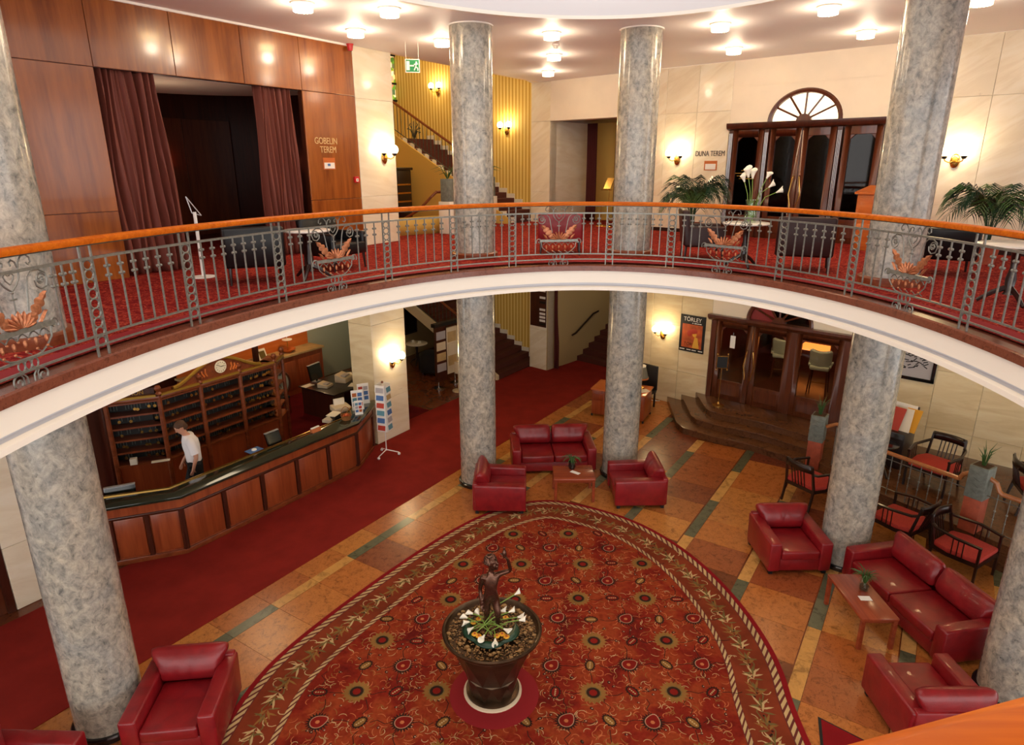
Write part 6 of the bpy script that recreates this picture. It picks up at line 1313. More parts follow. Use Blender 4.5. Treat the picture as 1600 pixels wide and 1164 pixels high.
# ------------------------------------------------------------------ back office: desk, monitor, machines, lit counter
bd = thing('office_desk', 'dark office desk full of machines behind the marble pier', 'desk', Lm(1.3, 2.6, 0), rzL + 0.0)
MB().box(-0.9, 0.75, -0.75, 0.6, 0.71, 0.75).build('desk_top', 'black_wood', bd, world=False, bevel=0.008)
for x in (-0.65, 0.5): MB().box(x - 0.22, x + 0.22, -0.6, 0.5, 0, 0.71).build('drawer_unit', 'dark_wood', bd, world=False); 
for x in (-0.65, 0.5):
    for z in (0.1, 0.32, 0.52): MB().box(x - 0.2, x + 0.2, -0.62, -0.6, z, z + 0.17).build('drawer_front', 'dark_wood', bd, world=False, bevel=0.006, bseg=1)
monitor('silver flat monitor on the office desk behind the pier', 0.95, 3.1, 0.75, 0.15, 0.46, 0.40, 'black_gloss')
for q, (s_, n_, w_, d_, h_, mm, lb_) in enumerate(((0.75, 2.55, 0.3, 0.3, 0.12, 'beige', 'beige telephone set left of the office printer'), (1.35, 2.5, 0.4, 0.32, 0.22, 'beige', 'beige office printer on the desk behind the pier'), (1.75, 2.3, 0.28, 0.26, 0.16, 'beige', 'small beige card machine right of the office printer'))):
    t = thing('office_machine', lb_, 'machine', Lm(s_, n_, 0.75), rzL + 0.3, 'office machines behind the pier'); MB().hexa([(-w_ / 2, -d_ / 2, 0), (w_ / 2, -d_ / 2, 0), (w_ / 2, d_ / 2, 0), (-w_ / 2, d_ / 2, 0), (-w_ / 2, -d_ / 2, h_ * .55), (w_ / 2, -d_ / 2, h_ * .55), (w_ / 2, d_ / 2, h_), (-w_ / 2, d_ / 2, h_)]).build('case', mm, t, world=False, bevel=0.012); MB().box(-w_ * .3, w_ * .3, -d_ * .35, d_ * .1, h_ * .7, h_ * .85).build('keypad', 'paper_grey', t, world=False)
for q, (s_, n_, lb_) in enumerate(((0.55, 3.0, 'white sheet at left end of the office desk'), (1.25, 2.05, 'white sheet at front edge of the office desk'), (1.85, 2.85, 'white sheet at back of the office desk'))):
    o = MB().box(-0.15, 0.15, -0.1, 0.1, 0, 0.006).build('paper_sheet', 'paper', None, loc=Lm(s_, n_, 0.7505), rz=rzL + q * 0.5); tag(o, lb_, 'papers', 'white sheets on the office desk')
bcn = thing('back_counter', 'warmly lit wooden back counter with shelf in the reception office', 'counter', Lm(0.9, 4.85, 0), rzL)
MB().box(-2.6, 1.5, -0.35, 0.3, 0, 1.15).build('body', 'desk_wood', bcn, world=False); MB().box(-2.65, 1.55, -0.4, 0.3, 1.15, 1.2).build('counter_top', 'rug_cream', bcn, world=False); MB().box(-2.6, 1.5, 0.24, 0.3, 1.2, 2.6).build('back_panel', 'orange_wood', bcn, world=False)
for x in (-1.9, -0.9, 0.1, 1.0): MB().box(x - 0.4, x + 0.4, -0.37, -0.35, 0.15, 1.0).build('front_panel', 'desk_wood', bcn, world=False, bevel=0.012)
for q, (x, h_, mm, nm, lb_) in enumerate(((-0.35, 0.28, 'paper', 'framed_card', 'framed white card on the lit back counter'), (0.5, 0.1, 'orange_wood', 'wooden_bowl', 'round wooden bowl on the lit back counter'))):
    p = Lm(0.9 + x, 4.75, 1.2)
    t = thing(nm, lb_, 'decoration', p, rzL)
    if q == 0: MB().hexa([(-0.13, -0.05, 0), (0.13, -0.05, 0), (0.13, -0.03, 0), (-0.13, -0.03, 0), (-0.13, 0.06, h_), (0.13, 0.06, h_), (0.13, 0.08, h_), (-0.13, 0.08, h_)]).build('frame', 'paper', t, world=False); MB().hexa([(-0.09, -0.047, 0.03), (0.09, -0.047, 0.03), (0.09, -0.043, 0.03), (-0.09, -0.043, 0.03), (-0.09, 0.045, h_ - .04), (0.09, 0.045, h_ - .04), (0.09, 0.05, h_ - .04), (-0.09, 0.05, h_ - .04)]).build('print', 'rug_olive', t, world=False)
    else: MB().lathe([(0, 0), (0.1, 0), (0.22, 0.1), (0.2, 0.1), (0.09, 0.02), (0, 0.02)], 20).build('bowl', 'orange_wood', t, world=False); MB().lathe([(0.0, 0.34), (0.14, 0.36), (0.14, 0.38), (0.01, 0.4), (0.01, 0.5), (0, 0.5)], 16).build('dish_lid', 'white', t, world=False); MB().tube([(0, 0, 0.02), (0, 0, 0.36)], 0.012, 6).build('stem', 'brass', t, world=False)
for q, (s_, lb_) in enumerate(((-0.55, 'grey oval backed chair left of the office desk'), (0.05, 'grey oval backed chair beside the office monitor'))):
    t = thing('office_chair', lb_, 'chair', Lm(s_, 3.6, 0), rzL + PI, 'grey oval backed chairs in the office')
    MB().box(-0.22, 0.22, -0.22, 0.22, 0.42, 0.5).build('seat', 'dark_fabric', t, world=False, bevel=0.03); MB().ball((0, 0.22, 0.88), 0.24, 14, 8, (0.9, 0.14, 1.15)).build('backrest', 'sage', t, world=False)
    MB().tube([(0.24 * math.cos(2 * PI * i / 20), 0.23, 0.88 + 0.3 * math.sin(2 * PI * i / 20)) for i in range(20)], 0.03, 6, True).build('back_frame', 'door_wood', t, world=False)
    for sx in (-1, 1):
        for sy in (-1, 1): MB().tube([(sx * 0.19, sy * 0.19, 0.43), (sx * 0.2, sy * 0.2, 0)], 0.018, 5).build('leg', 'door_wood', t, world=False)
# ------------------------------------------------------------------ people: skinned figures fused to one surface
def skin_mesh(J, Ed, extras=None, voxel=0.012, smooth=4, name='body'):
    names = list(J); me = bpy.data.meshes.new(name); me.from_pydata([J[k][0] for k in names], [(names.index(a), names.index(b_)) for a, b_ in Ed], [])
    o = bpy.data.objects.new(name, me); col.objects.link(o); o.modifiers.new('s', 'SKIN')
    for i, k in enumerate(names):
        sv = me.skin_vertices[0].data[i]; r = J[k][1]; sv.radius = (r, r) if not isinstance(r, tuple) else r; sv.use_root = (i == 0)
    sb_ = o.modifiers.new('b', 'SUBSURF'); sb_.levels = 2; sb_.render_levels = 2
    dg = bpy.context.evaluated_depsgraph_get(); dg.update(); m2 = bpy.data.meshes.new_from_object(o.evaluated_get(dg)); bpy.data.objects.remove(o)
    bm = bmesh.new(); bm.from_mesh(m2)
    if extras:
        vs = [bm.verts.new(p) for p in extras.v]
        for f in extras.f:
            try: bm.faces.new([vs[i] for i in f])
            except Exception: pass
    bmesh.ops.recalc_face_normals(bm, faces=bm.faces); bm.to_mesh(m2); bm.free()
    if voxel:
        o = bpy.data.objects.new(name, m2); col.objects.link(o); rm_ = o.modifiers.new('r', 'REMESH'); rm_.mode = 'VOXEL'; rm_.voxel_size = voxel
        if smooth: sm_ = o.modifiers.new('sm', 'SMOOTH'); sm_.iterations = smooth; sm_.factor = 0.5
        dg = bpy.context.evaluated_depsgraph_get(); dg.update(); m3 = bpy.data.meshes.new_from_object(o.evaluated_get(dg)); bpy.data.objects.remove(o); m2 = m3
    for p in m2.polygons: p.use_smooth = True
    m2.materials.clear(); return m2
def meshobj(name, me, mat, parent): 
    o = bpy.data.objects.new(name, me); col.objects.link(o); me.materials.append(MATS[mat]); o.parent = parent; return o
def hand(J, Ed, w_, d, side, spread, r=0.0095, n=(0, -1, 0), curl=0.35, key='h', L=1.0):
    # wrist point w_, pointing direction d, lateral axis "spread", palm normal n
    w_, d, sp, n_ = Vector(w_), Vector(d).normalized(), Vector(spread).normalized(), Vector(n).normalized()
    J[key + 'p'] = (tuple(w_ + d * 0.06 * L), (0.034 * L, 0.018 * L)); Ed.append((key + 'w', key + 'p'))
    for q, (o_, ln) in enumerate(((-0.028, 0.07), (-0.010, 0.085), (0.009, 0.08), (0.026, 0.062))):
        b0 = w_ + d * 0.085 * L + sp * o_ * L; b1 = b0 + (d + n_ * curl) * ln * 0.5 * L; b2 = b1 + (d * 0.8 + n_ * curl * 2) * ln * 0.45 * L
        for t_, p in enumerate((b0, b1, b2)): J[f'{key}f{q}{t_}'] = (tuple(p), r * (1.1 - 0.12 * t_) * L)
        Ed += [(key + 'p', f'{key}f{q}0'), (f'{key}f{q}0', f'{key}f{q}1'), (f'{key}f{q}1', f'{key}f{q}2')]
    t0 = w_ + d * 0.03 * L - sp * 0.034 * L; t1 = t0 + (d * 0.7 - sp * 0.5 + n_ * 0.4) * 0.045 * L; t2 = t1 + (d * 0.9 + n_ * 0.4) * 0.032 * L
    for t_, p in enumerate((t0, t1, t2)): J[f'{key}t{t_}'] = (tuple(p), r * 1.1 * L)
    Ed += [(key + 'w', f'{key}t0'), (f'{key}t0', f'{key}t1'), (f'{key}t1', f'{key}t2')]
def headparts(c, r, look, up=(0, 0, 1)):
    # skull, jaw, nose, brow, lips, chin, ears, eyes sockets as bumps
    f = Vector(look).normalized(); u = Vector(up); u = (u - f * u.dot(f)).normalized(); s_ = f.cross(u); c = Vector(c); mb = MB()
    P = lambda a, b_, g: tuple(c + f * a * r + s_ * b_ * r + u * g * r)
    M3 = lambda cen, sc: (lambda x, y, z: P(cen[0] + x * sc[0], cen[1] + y * sc[1], cen[2] + z * sc[2]))
    for cen, sc in (((0, 0, 0.25), (1.0, 0.83, 0.95)), ((0.22, 0, -0.45), (0.66, 0.62, 0.72)), ((0.62, 0, -0.95), (0.22, 0.26, 0.2)), ((0.98, 0, -0.12), (0.2, 0.14, 0.26)), ((0.86, 0, 0.12), (0.14, 0.09, 0.3)), ((0.86, 0, -0.55), (0.12, 0.26, 0.07)), ((0.84, 0, -0.68), (0.11, 0.22, 0.07)),
        ((0.80, 0.32, 0.38), (0.14, 0.26, 0.08)), ((0.80, -0.32, 0.38), (0.14, 0.26, 0.08)), ((0.74, 0.3, 0.17), (0.13, 0.15, 0.1)), ((0.74, -0.3, 0.17), (0.13, 0.15, 0.1)), ((0.62, 0.42, -0.25), (0.25, 0.22, 0.24)), ((0.62, -0.42, -0.25), (0.25, 0.22, 0.24)), ((-0.05, 0.82, -0.02), (0.2, 0.1, 0.3)), ((-0.05, -0.82, -0.02), (0.2, 0.1, 0.3))):
        mb.ball((0, 0, 0), 1, 14, 9, (1, 1, 1), M3(cen, sc))
    return mb, P
# receptionist
man = thing('person', 'man in white short sleeved shirt and dark trousers walking behind the reception desk', 'person', (-5.93, 11.2, 0.006), math.radians(-62))
J = {'pel': ((0, 0, 0.98), 0.125), 'sp': ((0, 0.0, 1.12), 0.12), 'ch': ((0, -0.02, 1.34), 0.145), 'nb': ((0, -0.05, 1.52), 0.062), 'nk': ((0, -0.09, 1.58), 0.052), 'hd': ((0, -0.12, 1.66), 0.07)}
Ed = [('pel', 'sp'), ('sp', 'ch'), ('ch', 'nb'), ('nb', 'nk'), ('nk', 'hd')]
for sx, k, arm, leg in ((-1, 'r', 0.10, -0.20), (1, 'l', -0.06, 0.16)):
    J[k + 's'] = ((sx * 0.185, -0.02, 1.46), 0.062); J[k + 'e'] = ((sx * 0.235, 0.02 - arm * 0.4, 1.17), 0.044); J[k + 'w'] = ((sx * 0.225, -0.10 - arm, 0.94), 0.029)
    J[k + 'h'] = ((sx * 0.10, 0.0, 0.92), 0.10); J[k + 'k'] = ((sx * 0.10, -0.03 + leg * 0.6, 0.50), 0.066); J[k + 'a'] = ((sx * 0.10, 0.04 + leg, 0.09), 0.045); J[k + 't'] = ((sx * 0.105, -0.13 + leg, 0.045), 0.04)
    Ed += [('ch', k + 's'), (k + 's', k + 'e'), (k + 'e', k + 'w'), ('pel', k + 'h'), (k + 'h', k + 'k'), (k + 'k', k + 'a'), (k + 'a', k + 't')]
    hand(J, Ed, J[k + 'w'][0], (0, -0.35, -1), sx, (0, -1, 0.3), n=(-sx, 0, 0), key=k)
hm, HP = headparts((0, -0.13, 1.70), 0.105, (0, -0.85, -0.5))
meshobj('body', skin_mesh(J, Ed, hm, 0.011, 2), 'skin', man)
JS = {'pel': ((0, 0, 0.99), 0.148), 'sp': ((0, 0.0, 1.12), 0.145), 'ch': ((0, -0.02, 1.34), 0.168), 'nb': ((0, -0.05, 1.51), 0.08)}; ES = [('pel', 'sp'), ('sp', 'ch'), ('ch', 'nb')]
for sx, k in ((-1, 'r'), (1, 'l')): JS[k + 's'] = ((sx * 0.185, -0.02, 1.46), 0.084); JS[k + 'e'] = (tuple(Vector(J[k + 's'][0]).lerp(Vector(J[k + 'e'][0]), 0.72)), 0.082); ES += [('ch', k + 's'), (k + 's', k + 'e')]
sh_ = MB(); secs = [(0.965, 0.172, 0.135, 0.0), (1.05, 0.166, 0.132, 0.0), (1.2, 0.172, 0.138, -0.005), (1.34, 0.196, 0.15, -0.015), (1.43, 0.205, 0.14, -0.02), (1.50, 0.15, 0.11, -0.035), (1.545, 0.085, 0.085, -0.055)]
def shf_(u, v):
    k = min(int(v * 6), 5); t_ = v * 6 - k; A_, B_ = secs[k], secs[k + 1]; z_, rx, ry, oy = [A_[i] + (B_[i] - A_[i]) * t_ for i in range(4)]
    return (rx * math.cos(2 * PI * u), oy + ry * math.sin(2 * PI * u), z_)
sh_.grid(shf_, 24, 18, True); sh_.add([shf_(i / 24, 0) for i in range(24)], [tuple(range(24))]); sh_.add([shf_(i / 24, 1) for i in range(24)], [tuple(range(24))])
for sx, k in ((-1, 'r'), (1, 'l')): sh_.tube([(sx * 0.12, -0.02, 1.45), J[k + 's'][0], tuple(Vector(J[k + 's'][0]).lerp(Vector(J[k + 'e'][0]), 0.4)), tuple(Vector(J[k + 's'][0]).lerp(Vector(J[k + 'e'][0]), 0.8))], [0.08, 0.085, 0.08, 0.084], 12)
sh_.build('shirt', 'shirt', man, world=False, sharp=70)
JT = {'pel': ((0, 0, 0.94), 0.138)}; ET = []
for sx, k in ((-1, 'r'), (1, 'l')):
    JT[k + 'h'] = (J[k + 'h'][0], 0.118); JT[k + 'k'] = (J[k + 'k'][0], 0.092); JT[k + 'a'] = (J[k + 'a'][0], 0.078); ET += [('pel', k + 'h'), (k + 'h', k + 'k'), (k + 'k', k + 'a')]
meshobj('trousers', skin_mesh(JT, ET, None, 0.014, 2, 'trousers'), 'trousers', man)
hb_ = MB(); hb_.ball((0, 0, 0), 1, 16, 10, (1, 1, 1), lambda x, y, z: HP(-0.12 + x * 1.0, y * 0.9, 0.45 + z * 0.85)); hb_.ball((0, 0, 0), 1, 12, 8, (1, 1, 1), lambda x, y, z: HP(-0.5 + x * 0.6, y * 0.75, 0.0 + z * 0.8)); hb_.build('hair', 'hair', man, world=False)
for sx, k in ((-1, 'r'), (1, 'l')): x, y, z = J[k + 't'][0]; MB().ball((x, y + 0.07, 0.045), 0.1, 12, 8, (0.55, 1.5, 0.45)).build('shoe', 'black', man, world=False)
MB().lathe([(0.145, 0.985), (0.15, 1.0), (0.15, 1.02), (0.145, 1.03)], 24).build('belt', 'black', man, world=False)
# ------------------------------------------------------------------ bronze urn with boy statue
ur = thing('bronze_urn', 'large faceted bronze urn standing on the round red mat', 'urn', (-0.25, 6.62, 0.016))
MB().lathe([(0.0, 0.0), (0.36, 0.0), (0.36, 0.025), (0.34, 0.035), (0.0, 0.035)], 40).build('plinth_ring', 'beige', ur, world=False)
MB().lathe([(0.0, 0.03), (0.33, 0.03), (0.33, 0.06), (0.30, 0.075), (0.0, 0.075)], 40).build('foot', 'urn_bronze', ur, world=False)
mb = MB(); n8 = 10; rows = [(0.29, 0.07, 0), (0.32, 0.30, 0.5), (0.33, 0.32, 0.5), (0.335, 0.34, 0), (0.52, 0.82, 0.5), (0.50, 0.86, 0.5)]
vs = [(r * math.cos(2 * PI * (k + o_) / n8), r * math.sin(2 * PI * (k + o_) / n8), z) for r, z, o_ in rows for k in range(n8)]; fs = []
for i in range(len(rows) - 1):
    for k in range(n8):
        a, b_, c_, d_ = i * n8 + k, i * n8 + (k + 1) % n8, (i + 1) * n8 + (k + 1) % n8, (i + 1) * n8 + k
        if rows[i][2] == rows[i + 1][2]: fs.append((a, b_, c_, d_))
        elif rows[i][2] < rows[i + 1][2]: fs += [(a, b_, d_), (b_, c_, d_)]
        else: fs += [(a, c_, d_), (a, b_, c_)]
mb.add(vs, fs).build('body', 'urn_bronze', ur, world=False, sharp=12)
MB().lathe([(0.50, 0.84), (0.56, 0.86), (0.595, 0.90), (0.60, 0.93), (0.585, 0.945), (0.565, 0.935), (0.55, 0.90), (0.53, 0.88), (0.0, 0.87)], 56).build('rim', 'urn_bronze', ur, world=False)
random.seed(21); pb, pp = MB(), MB()
for q in range(1500):
    r = 0.55 * math.sqrt(random.random()); a = random.uniform(0, 2 * PI); z = 0.875 + 0.045 * (1 - (r / 0.55) ** 2) + random.uniform(0, 0.008); big = random.random() < 0.03; s_ = random.uniform(0.022, 0.036) if big else random.uniform(0.007, 0.014)
    (pp if (big or random.random() < 0.3) else pb).ball((r * math.cos(a) * 0.97, r * math.sin(a) * 0.97, z), s_, 6, 4, (1, random.uniform(0.6, 0.9), random.uniform(0.5, 0.75)))
for mbx, mm in ((pb, 'pebble'), (pp, 'pebble_pale')): mbx.build('gravel', mm, ur, world=False)['kind'] = 'stuff'
md_ = thing('round_mat', 'plain round red mat on the oval rug below the urn', 'mat', (-0.23, 6.58, 0.0145)); MB().lathe([(0.0, 0.0), (0.545, 0.0), (0.54, 0.004), (0.0, 0.004)], 56).build('pile', 'border_red', md_, world=False); MB().lathe([(0.54, 0.0), (0.55, 0.0), (0.55, 0.005), (0.54, 0.005)], 56).build('edge', 'carpet_edge', md_, world=False)
bo = thing('boy_statue', 'bronze statue of a standing boy raising one arm in the urn', 'statue', (-0.26, 6.66, 0.92), math.radians(8))
J = {'pel': ((0, 0, 0.45), 0.076), 'bl': ((0, -0.012, 0.54), 0.07), 'ch': ((0, 0.0, 0.66), 0.08), 'nb': ((0, 0.0, 0.775), 0.036), 'nk': ((0.01, 0.0, 0.81), 0.033), 'hd': ((0.012, 0.0, 0.87), 0.05)}
Ed = [('pel', 'bl'), ('bl', 'ch'), ('ch', 'nb'), ('nb', 'nk'), ('nk', 'hd')]
J.update({'rs': ((-0.10, 0.0, 0.73), 0.036), 're': ((-0.125, 0.03, 0.54), 0.028), 'rw': ((-0.115, -0.02, 0.375), 0.02), 'ls': ((0.105, 0.0, 0.745), 0.036), 'le': ((0.235, -0.03, 0.80), 0.028), 'lw': ((0.20, -0.06, 0.955), 0.02)})
Ed += [('ch', 'rs'), ('rs', 're'), ('re', 'rw'), ('ch', 'ls'), ('ls', 'le'), ('le', 'lw')]
for sx, k, fy, kx in ((-1, 'r', 0.0, 0.0), (1, 'l', -0.05, 0.02)):
    J[k + 'h'] = ((sx * 0.05, 0.0, 0.42), 0.062); J[k + 'k'] = ((sx * 0.055 + kx, -0.02 + fy, 0.235), 0.042); J[k + 'c'] = ((sx * 0.055 + kx, 0.012 + fy, 0.15), 0.037); J[k + 'a'] = ((sx * 0.055 + kx, 0.015 + fy, 0.045), 0.022); J[k + 't'] = ((sx * 0.07 + kx, -0.075 + fy, 0.018), 0.022)
    Ed += [('pel', k + 'h'), (k + 'h', k + 'k'), (k + 'k', k + 'c'), (k + 'c', k + 'a'), (k + 'a', k + 't')]
hand(J, Ed, J['rw'][0], (0, -0.1, -1), -1, (0, -1, 0), r=0.0125, n=(1, 0, 0), key='r', L=0.72)
hand(J, Ed, J['lw'][0], (-0.45, -0.1, 0.9), 1, (0, -1, 0), r=0.0125, n=(-1, 0, 0.2), curl=0.6, key='l', L=0.72)
hm, HP = headparts((0.018, -0.005, 0.905), 0.078, (0.72, -0.55, 0.25))
bod = meshobj('body', skin_mesh(J, Ed, hm, 0.0065, 3), 'bronze', bo)
cu_ = MB(); random.seed(8)
for q in range(130):
    a = random.uniform(-PI, PI); h_ = random.uniform(-0.15, 1.0); f_ = -0.15 + 0.95 * math.cos(a) * math.sqrt(max(0, 1 - (h_ * 0.9) ** 2)); s__ = 0.86 * math.sin(a) * math.sqrt(max(0, 1 - (h_ * 0.9) ** 2))
    if f_ > 0.45 and h_ < 0.62: continue
    if f_ > 0.2 and h_ < 0.3: continue
    cu_.ball(HP(f_, s__, 0.25 + h_ * 0.95), 0.0155, 6, 4)
cu_.build('curly_hair', 'bronze', bo, world=False)
MB().lathe([(0.0, 0.0), (0.016, 0.01), (0.03, 0.05), (0.022, 0.09), (0.01, 0.12), (0.014, 0.14), (0.0, 0.145)], 12, (0.155, -0.075, 1.0)).build('shell_horn', 'bronze', bo, world=False)
MB().lathe([(0, -0.02), (0.16, -0.02), (0.15, 0.0), (0.13, 0.012), (0, 0.014)], 20).build('rock_base', 'bronze', bo, world=False)
# calla lilies, yellow blooms and big leaves in the urn
def calla(mb_s, mb_p, p0, p1, p2, sz):
    mb_s.tube([p0, p1, p2], [0.007, 0.006, 0.007], 5)
    d = (Vector(p2) - Vector(p1)).normalized(); u = d.orthogonal().normalized(); w_ = d.cross(u)
    def fn(a, v):
        an = 2 * PI * a; r = sz * (0.12 + 0.5 * v ** 1.6) * (1 + 0.25 * v * math.cos(an)); tip = 0.45 * sz * (v ** 3) * max(0, math.cos(an)) ** 2
        return tuple(Vector(p2) + d * (sz * 1.25 * v + tip) + (u * math.cos(an) + w_ * math.sin(an)) * r)
    mb_p.grid(fn, 12, 5, True)
random.seed(14)
CLL = ['white calla lily bloom at left front of the urn', 'leftmost low white calla lily bloom among the urn stems', 'white calla lily bloom left of the statue legs', 'white calla lily bloom at rear left of the urn', 'white calla lily bloom at right front above the dark leaf', 'tallest white calla lily rising at rear right of the urn', 'raised white calla lily right of the statue legs', 'white calla lily reaching far right over the gravel', 'white calla lily bloom close before the statue legs', 'frontmost white calla lily drooping over the dark leaf', 'white calla lily just left of the frontmost urn bloom', 'low white calla lily at the right edge of the urn', 'white calla lily at the far left gravel edge of the urn']
CL = [(-0.24, -0.10, 0.06), (-0.30, 0.02, 0.05), (-0.18, 0.14, 0.06), (-0.26, 0.16, 0.07), (0.16, -0.16, 0.08), (0.30, 0.22, 0.30), (0.22, 0.06, 0.16), (0.36, -0.02, 0.1), (0.10, 0.02, 0.2), (0.05, -0.28, 0.03), (-0.09, -0.24, 0.05), (0.34, 0.1, 0.06), (-0.33, 0.1, 0.05)]
for q, (dx_, dy_, dz_) in enumerate(CL):
    t = thing('calla_lily', CLL[q], 'flower', (-0.25, 6.62, 0.94), 0, 'calla lilies in the urn')
    ms, mp_ = MB(), MB(); r1, r2 = random.uniform(-.16, .16), random.uniform(-.16, .06); calla(ms, mp_, (-dx_ * 0.4 + r1, -dy_ * 0.3 + r2, 0.02), (dx_ * 0.35 + r1 * 0.5, dy_ * 0.35 + r2 * 0.5, 0.05 + dz_ * 0.8), (dx_ * 0.9, dy_ * 0.9, 0.03 + dz_), 0.058)
    ms.build('stem', 'leaf_pale', t, world=False); mp_.build('bloom', 'petal', t, world=False, thick=0.003)
for q, (dx_, dy_) in enumerate(((-0.12, -0.16), (-0.16, -0.13), (0.05, -0.16), (0.1, -0.13), (0.14, -0.17), (-0.18, 0.06), (0.13, 0.14), (-0.13, 0.12))):
    t = thing('yellow_bloom', 'small yellow bloom among the calla stems in the urn', 'flower', (-0.25 + dx_ * 1.25, 6.62 + dy_ * 1.1, 0.955), 0, 'yellow blooms in the urn'); mb = MB()
    for k in range(7): mb.ball((0.022 * math.cos(k * 2 * PI / 7), 0.022 * math.sin(k * 2 * PI / 7), 0.02), 0.018, 6, 4, (1, 1, 0.6))
    mb.build('petals', 'petal_yellow', t, world=False); MB().ball((0, 0, 0.03), 0.013, 6, 4).build('centre', 'poster_orange', t, world=False)
for q, (a0, a1, r_) in enumerate(((2.4, 4.3, 0.30), (3.9, 5.3, 0.31), (5.0, 6.6, 0.29))):
    mb = MB(); mb.grid(lambda u, v: (r_ * math.cos(a0 + (a1 - a0) * u) * (1 + (v - 0.5) * 0.42 * math.sin(PI * u)), r_ * math.sin(a0 + (a1 - a0) * u) * (1 + (v - 0.5) * 0.42 * math.sin(PI * u)), 0.012 + 0.035 * math.sin(PI * v) * math.sin(PI * u)), 16, 4)
    o = mb.build('broad_leaf', 'leaf_dark', None, loc=(-0.25, 6.64, 0.93), thick=0.004); tag(o, ('broad dark green leaf curled round left side of the urn flowers', 'broad dark green leaf lying in front of the urn flowers', 'broad dark green leaf curled round right side of the urn flowers')[q], 'leaf', 'broad leaves in the urn')
# ------------------------------------------------------------------ gallery furniture
def lounge(label, mat, loc, rz, W=0.82, legs=True, h=0.82, arms=True):
    t = thing('lounge_chair', label, 'chair', loc, rz, 'leather lounge chairs on the gallery')
    MB().box(-W / 2 + 0.04, W / 2 - 0.04, -0.38, 0.3, 0.24, 0.44).build('seat', mat, t, world=False, bevel=0.04, bseg=3)
    MB().hexa([(-W / 2, 0.2, 0.24), (W / 2, 0.2, 0.24), (W / 2, 0.34, 0.24), (-W / 2, 0.34, 0.24), (-W / 2, 0.28, h), (W / 2, 0.28, h), (W / 2, 0.42, h), (-W / 2, 0.42, h)]).build('backrest', mat, t, world=False, bevel=0.045, bseg=3)
    for sx in (-1, 1):
        if arms: MB().box(sx * (W / 2 - 0.05) - 0.055, sx * (W / 2 - 0.05) + 0.055, -0.36, 0.28, 0.24, 0.6).build('armrest', mat, t, world=False, bevel=0.035, bseg=3)
        for sy in (-0.32, 0.3): MB().tube([(sx * (W / 2 - 0.06), sy, 0.26), (sx * (W / 2 - 0.05), sy * 1.05, 0)], [0.026, 0.016], 6).build('leg', 'black_wood', t, world=False)
    return t
lounge('black leather lounge chair in front of the curtained opening, back to viewer', 'black_leather', (-3.78, 9.72, GF), PI + 0.4)
lounge('black leather lounge chair by the end of the wood wall, behind a basket', 'black_leather', (-2.95, 11.0, GF), -0.5 + PI / 2)
lounge('red leather lounge chair on the gallery between the middle columns', 'red_leather', (0.93, 12.95, GF), PI - 0.07, 0.84, h=0.78)
lounge('dark brown leather armchair beside vase table, back to the left', 'brown_leather', (3.45, 12.15, GF), PI / 2 - 0.15, 0.8, h=0.88)
lounge('dark brown leather armchair right of the vase table, back to viewer', 'brown_leather', (4.72, 10.75, GF), PI - 0.40, 0.85, h=0.86)
lounge('black leather armchair right of the fourth column on the gallery', 'black_leather', (6.75, 10.35, GF), PI - 0.5, 0.8, h=0.72)
TG = 'round marble-topped tables on the gallery'
round_table('gallery_table', 'round marble-topped table left on the gallery near the curtains', (-3.05, 9.95, GF), 0.34, 0.73, 'marble_top', 'black_wood', group=TG)
round_table('gallery_table', 'round marble-topped table carrying the calla vase', (3.86, 11.05, GF), 0.38, 0.73, 'marble_top', 'black_wood', group=TG)
round_table('gallery_table', 'round marble-topped table at far right of the gallery', (6.05, 7.95, GF), 0.42, 0.73, 'marble_top', 'black_wood', group=TG)
vz = thing('flower_vase', 'clear glass vase holding tall calla lilies on the gallery table', 'vase', (3.92, 11.1, GF + 0.731))
MB().lathe([(0.0, 0.0), (0.09, 0.0), (0.115, 0.06), (0.085, 0.2), (0.08, 0.28), (0.1, 0.36), (0.094, 0.36), (0.074, 0.28), (0.078, 0.2), (0.105, 0.06), (0.0, 0.012)], 24).build('glass', 'vase_glass', vz, world=False)
mb = MB()
for q in range(10): mb.tube([(0.04 * math.cos(q), 0.04 * math.sin(q), 0.02), (0.03 * math.cos(q + 2), 0.03 * math.sin(q + 2), 0.34)], 0.008, 5)
mb.build('stems_in_water', 'leaf_pale', vz, world=False)
for q, (p2, sz) in enumerate((((-0.15, 0, 0.63), 0.085), ((-0.11, -0.05, 0.70), 0.11), ((-0.03, -0.02, 0.68), 0.1), ((0.20, 0, 0.68), 0.08), ((0.24, -0.02, 0.54), 0.085), ((0.38, 0, 0.46), 0.085))):
    t = thing('calla_lily', ('leftmost white calla lily in the gallery glass vase', 'largest white calla lily at the top of the glass vase', 'white calla lily just right of the largest vase bloom', 'upright white calla lily at upper right of the glass vase', 'white calla lily halfway down right side of the glass vase', 'lowest white calla lily leaning far right from the glass vase')[q], 'flower', (3.92, 11.1, GF + 0.74), 0, 'calla lilies in the glass vase'); ms, mp_ = MB(), MB()
    calla(ms, mp_, (0.01 * q - 0.02, 0.0, 0.05), (p2[0] * 0.55, p2[1], p2[2] * 0.7 if q < 4 else p2[2] * 0.85), p2, sz); ms.build('stem', 'leaf_pale', t, world=False); mp_.build('bloom', 'petal', t, world=False, thick=0.003)
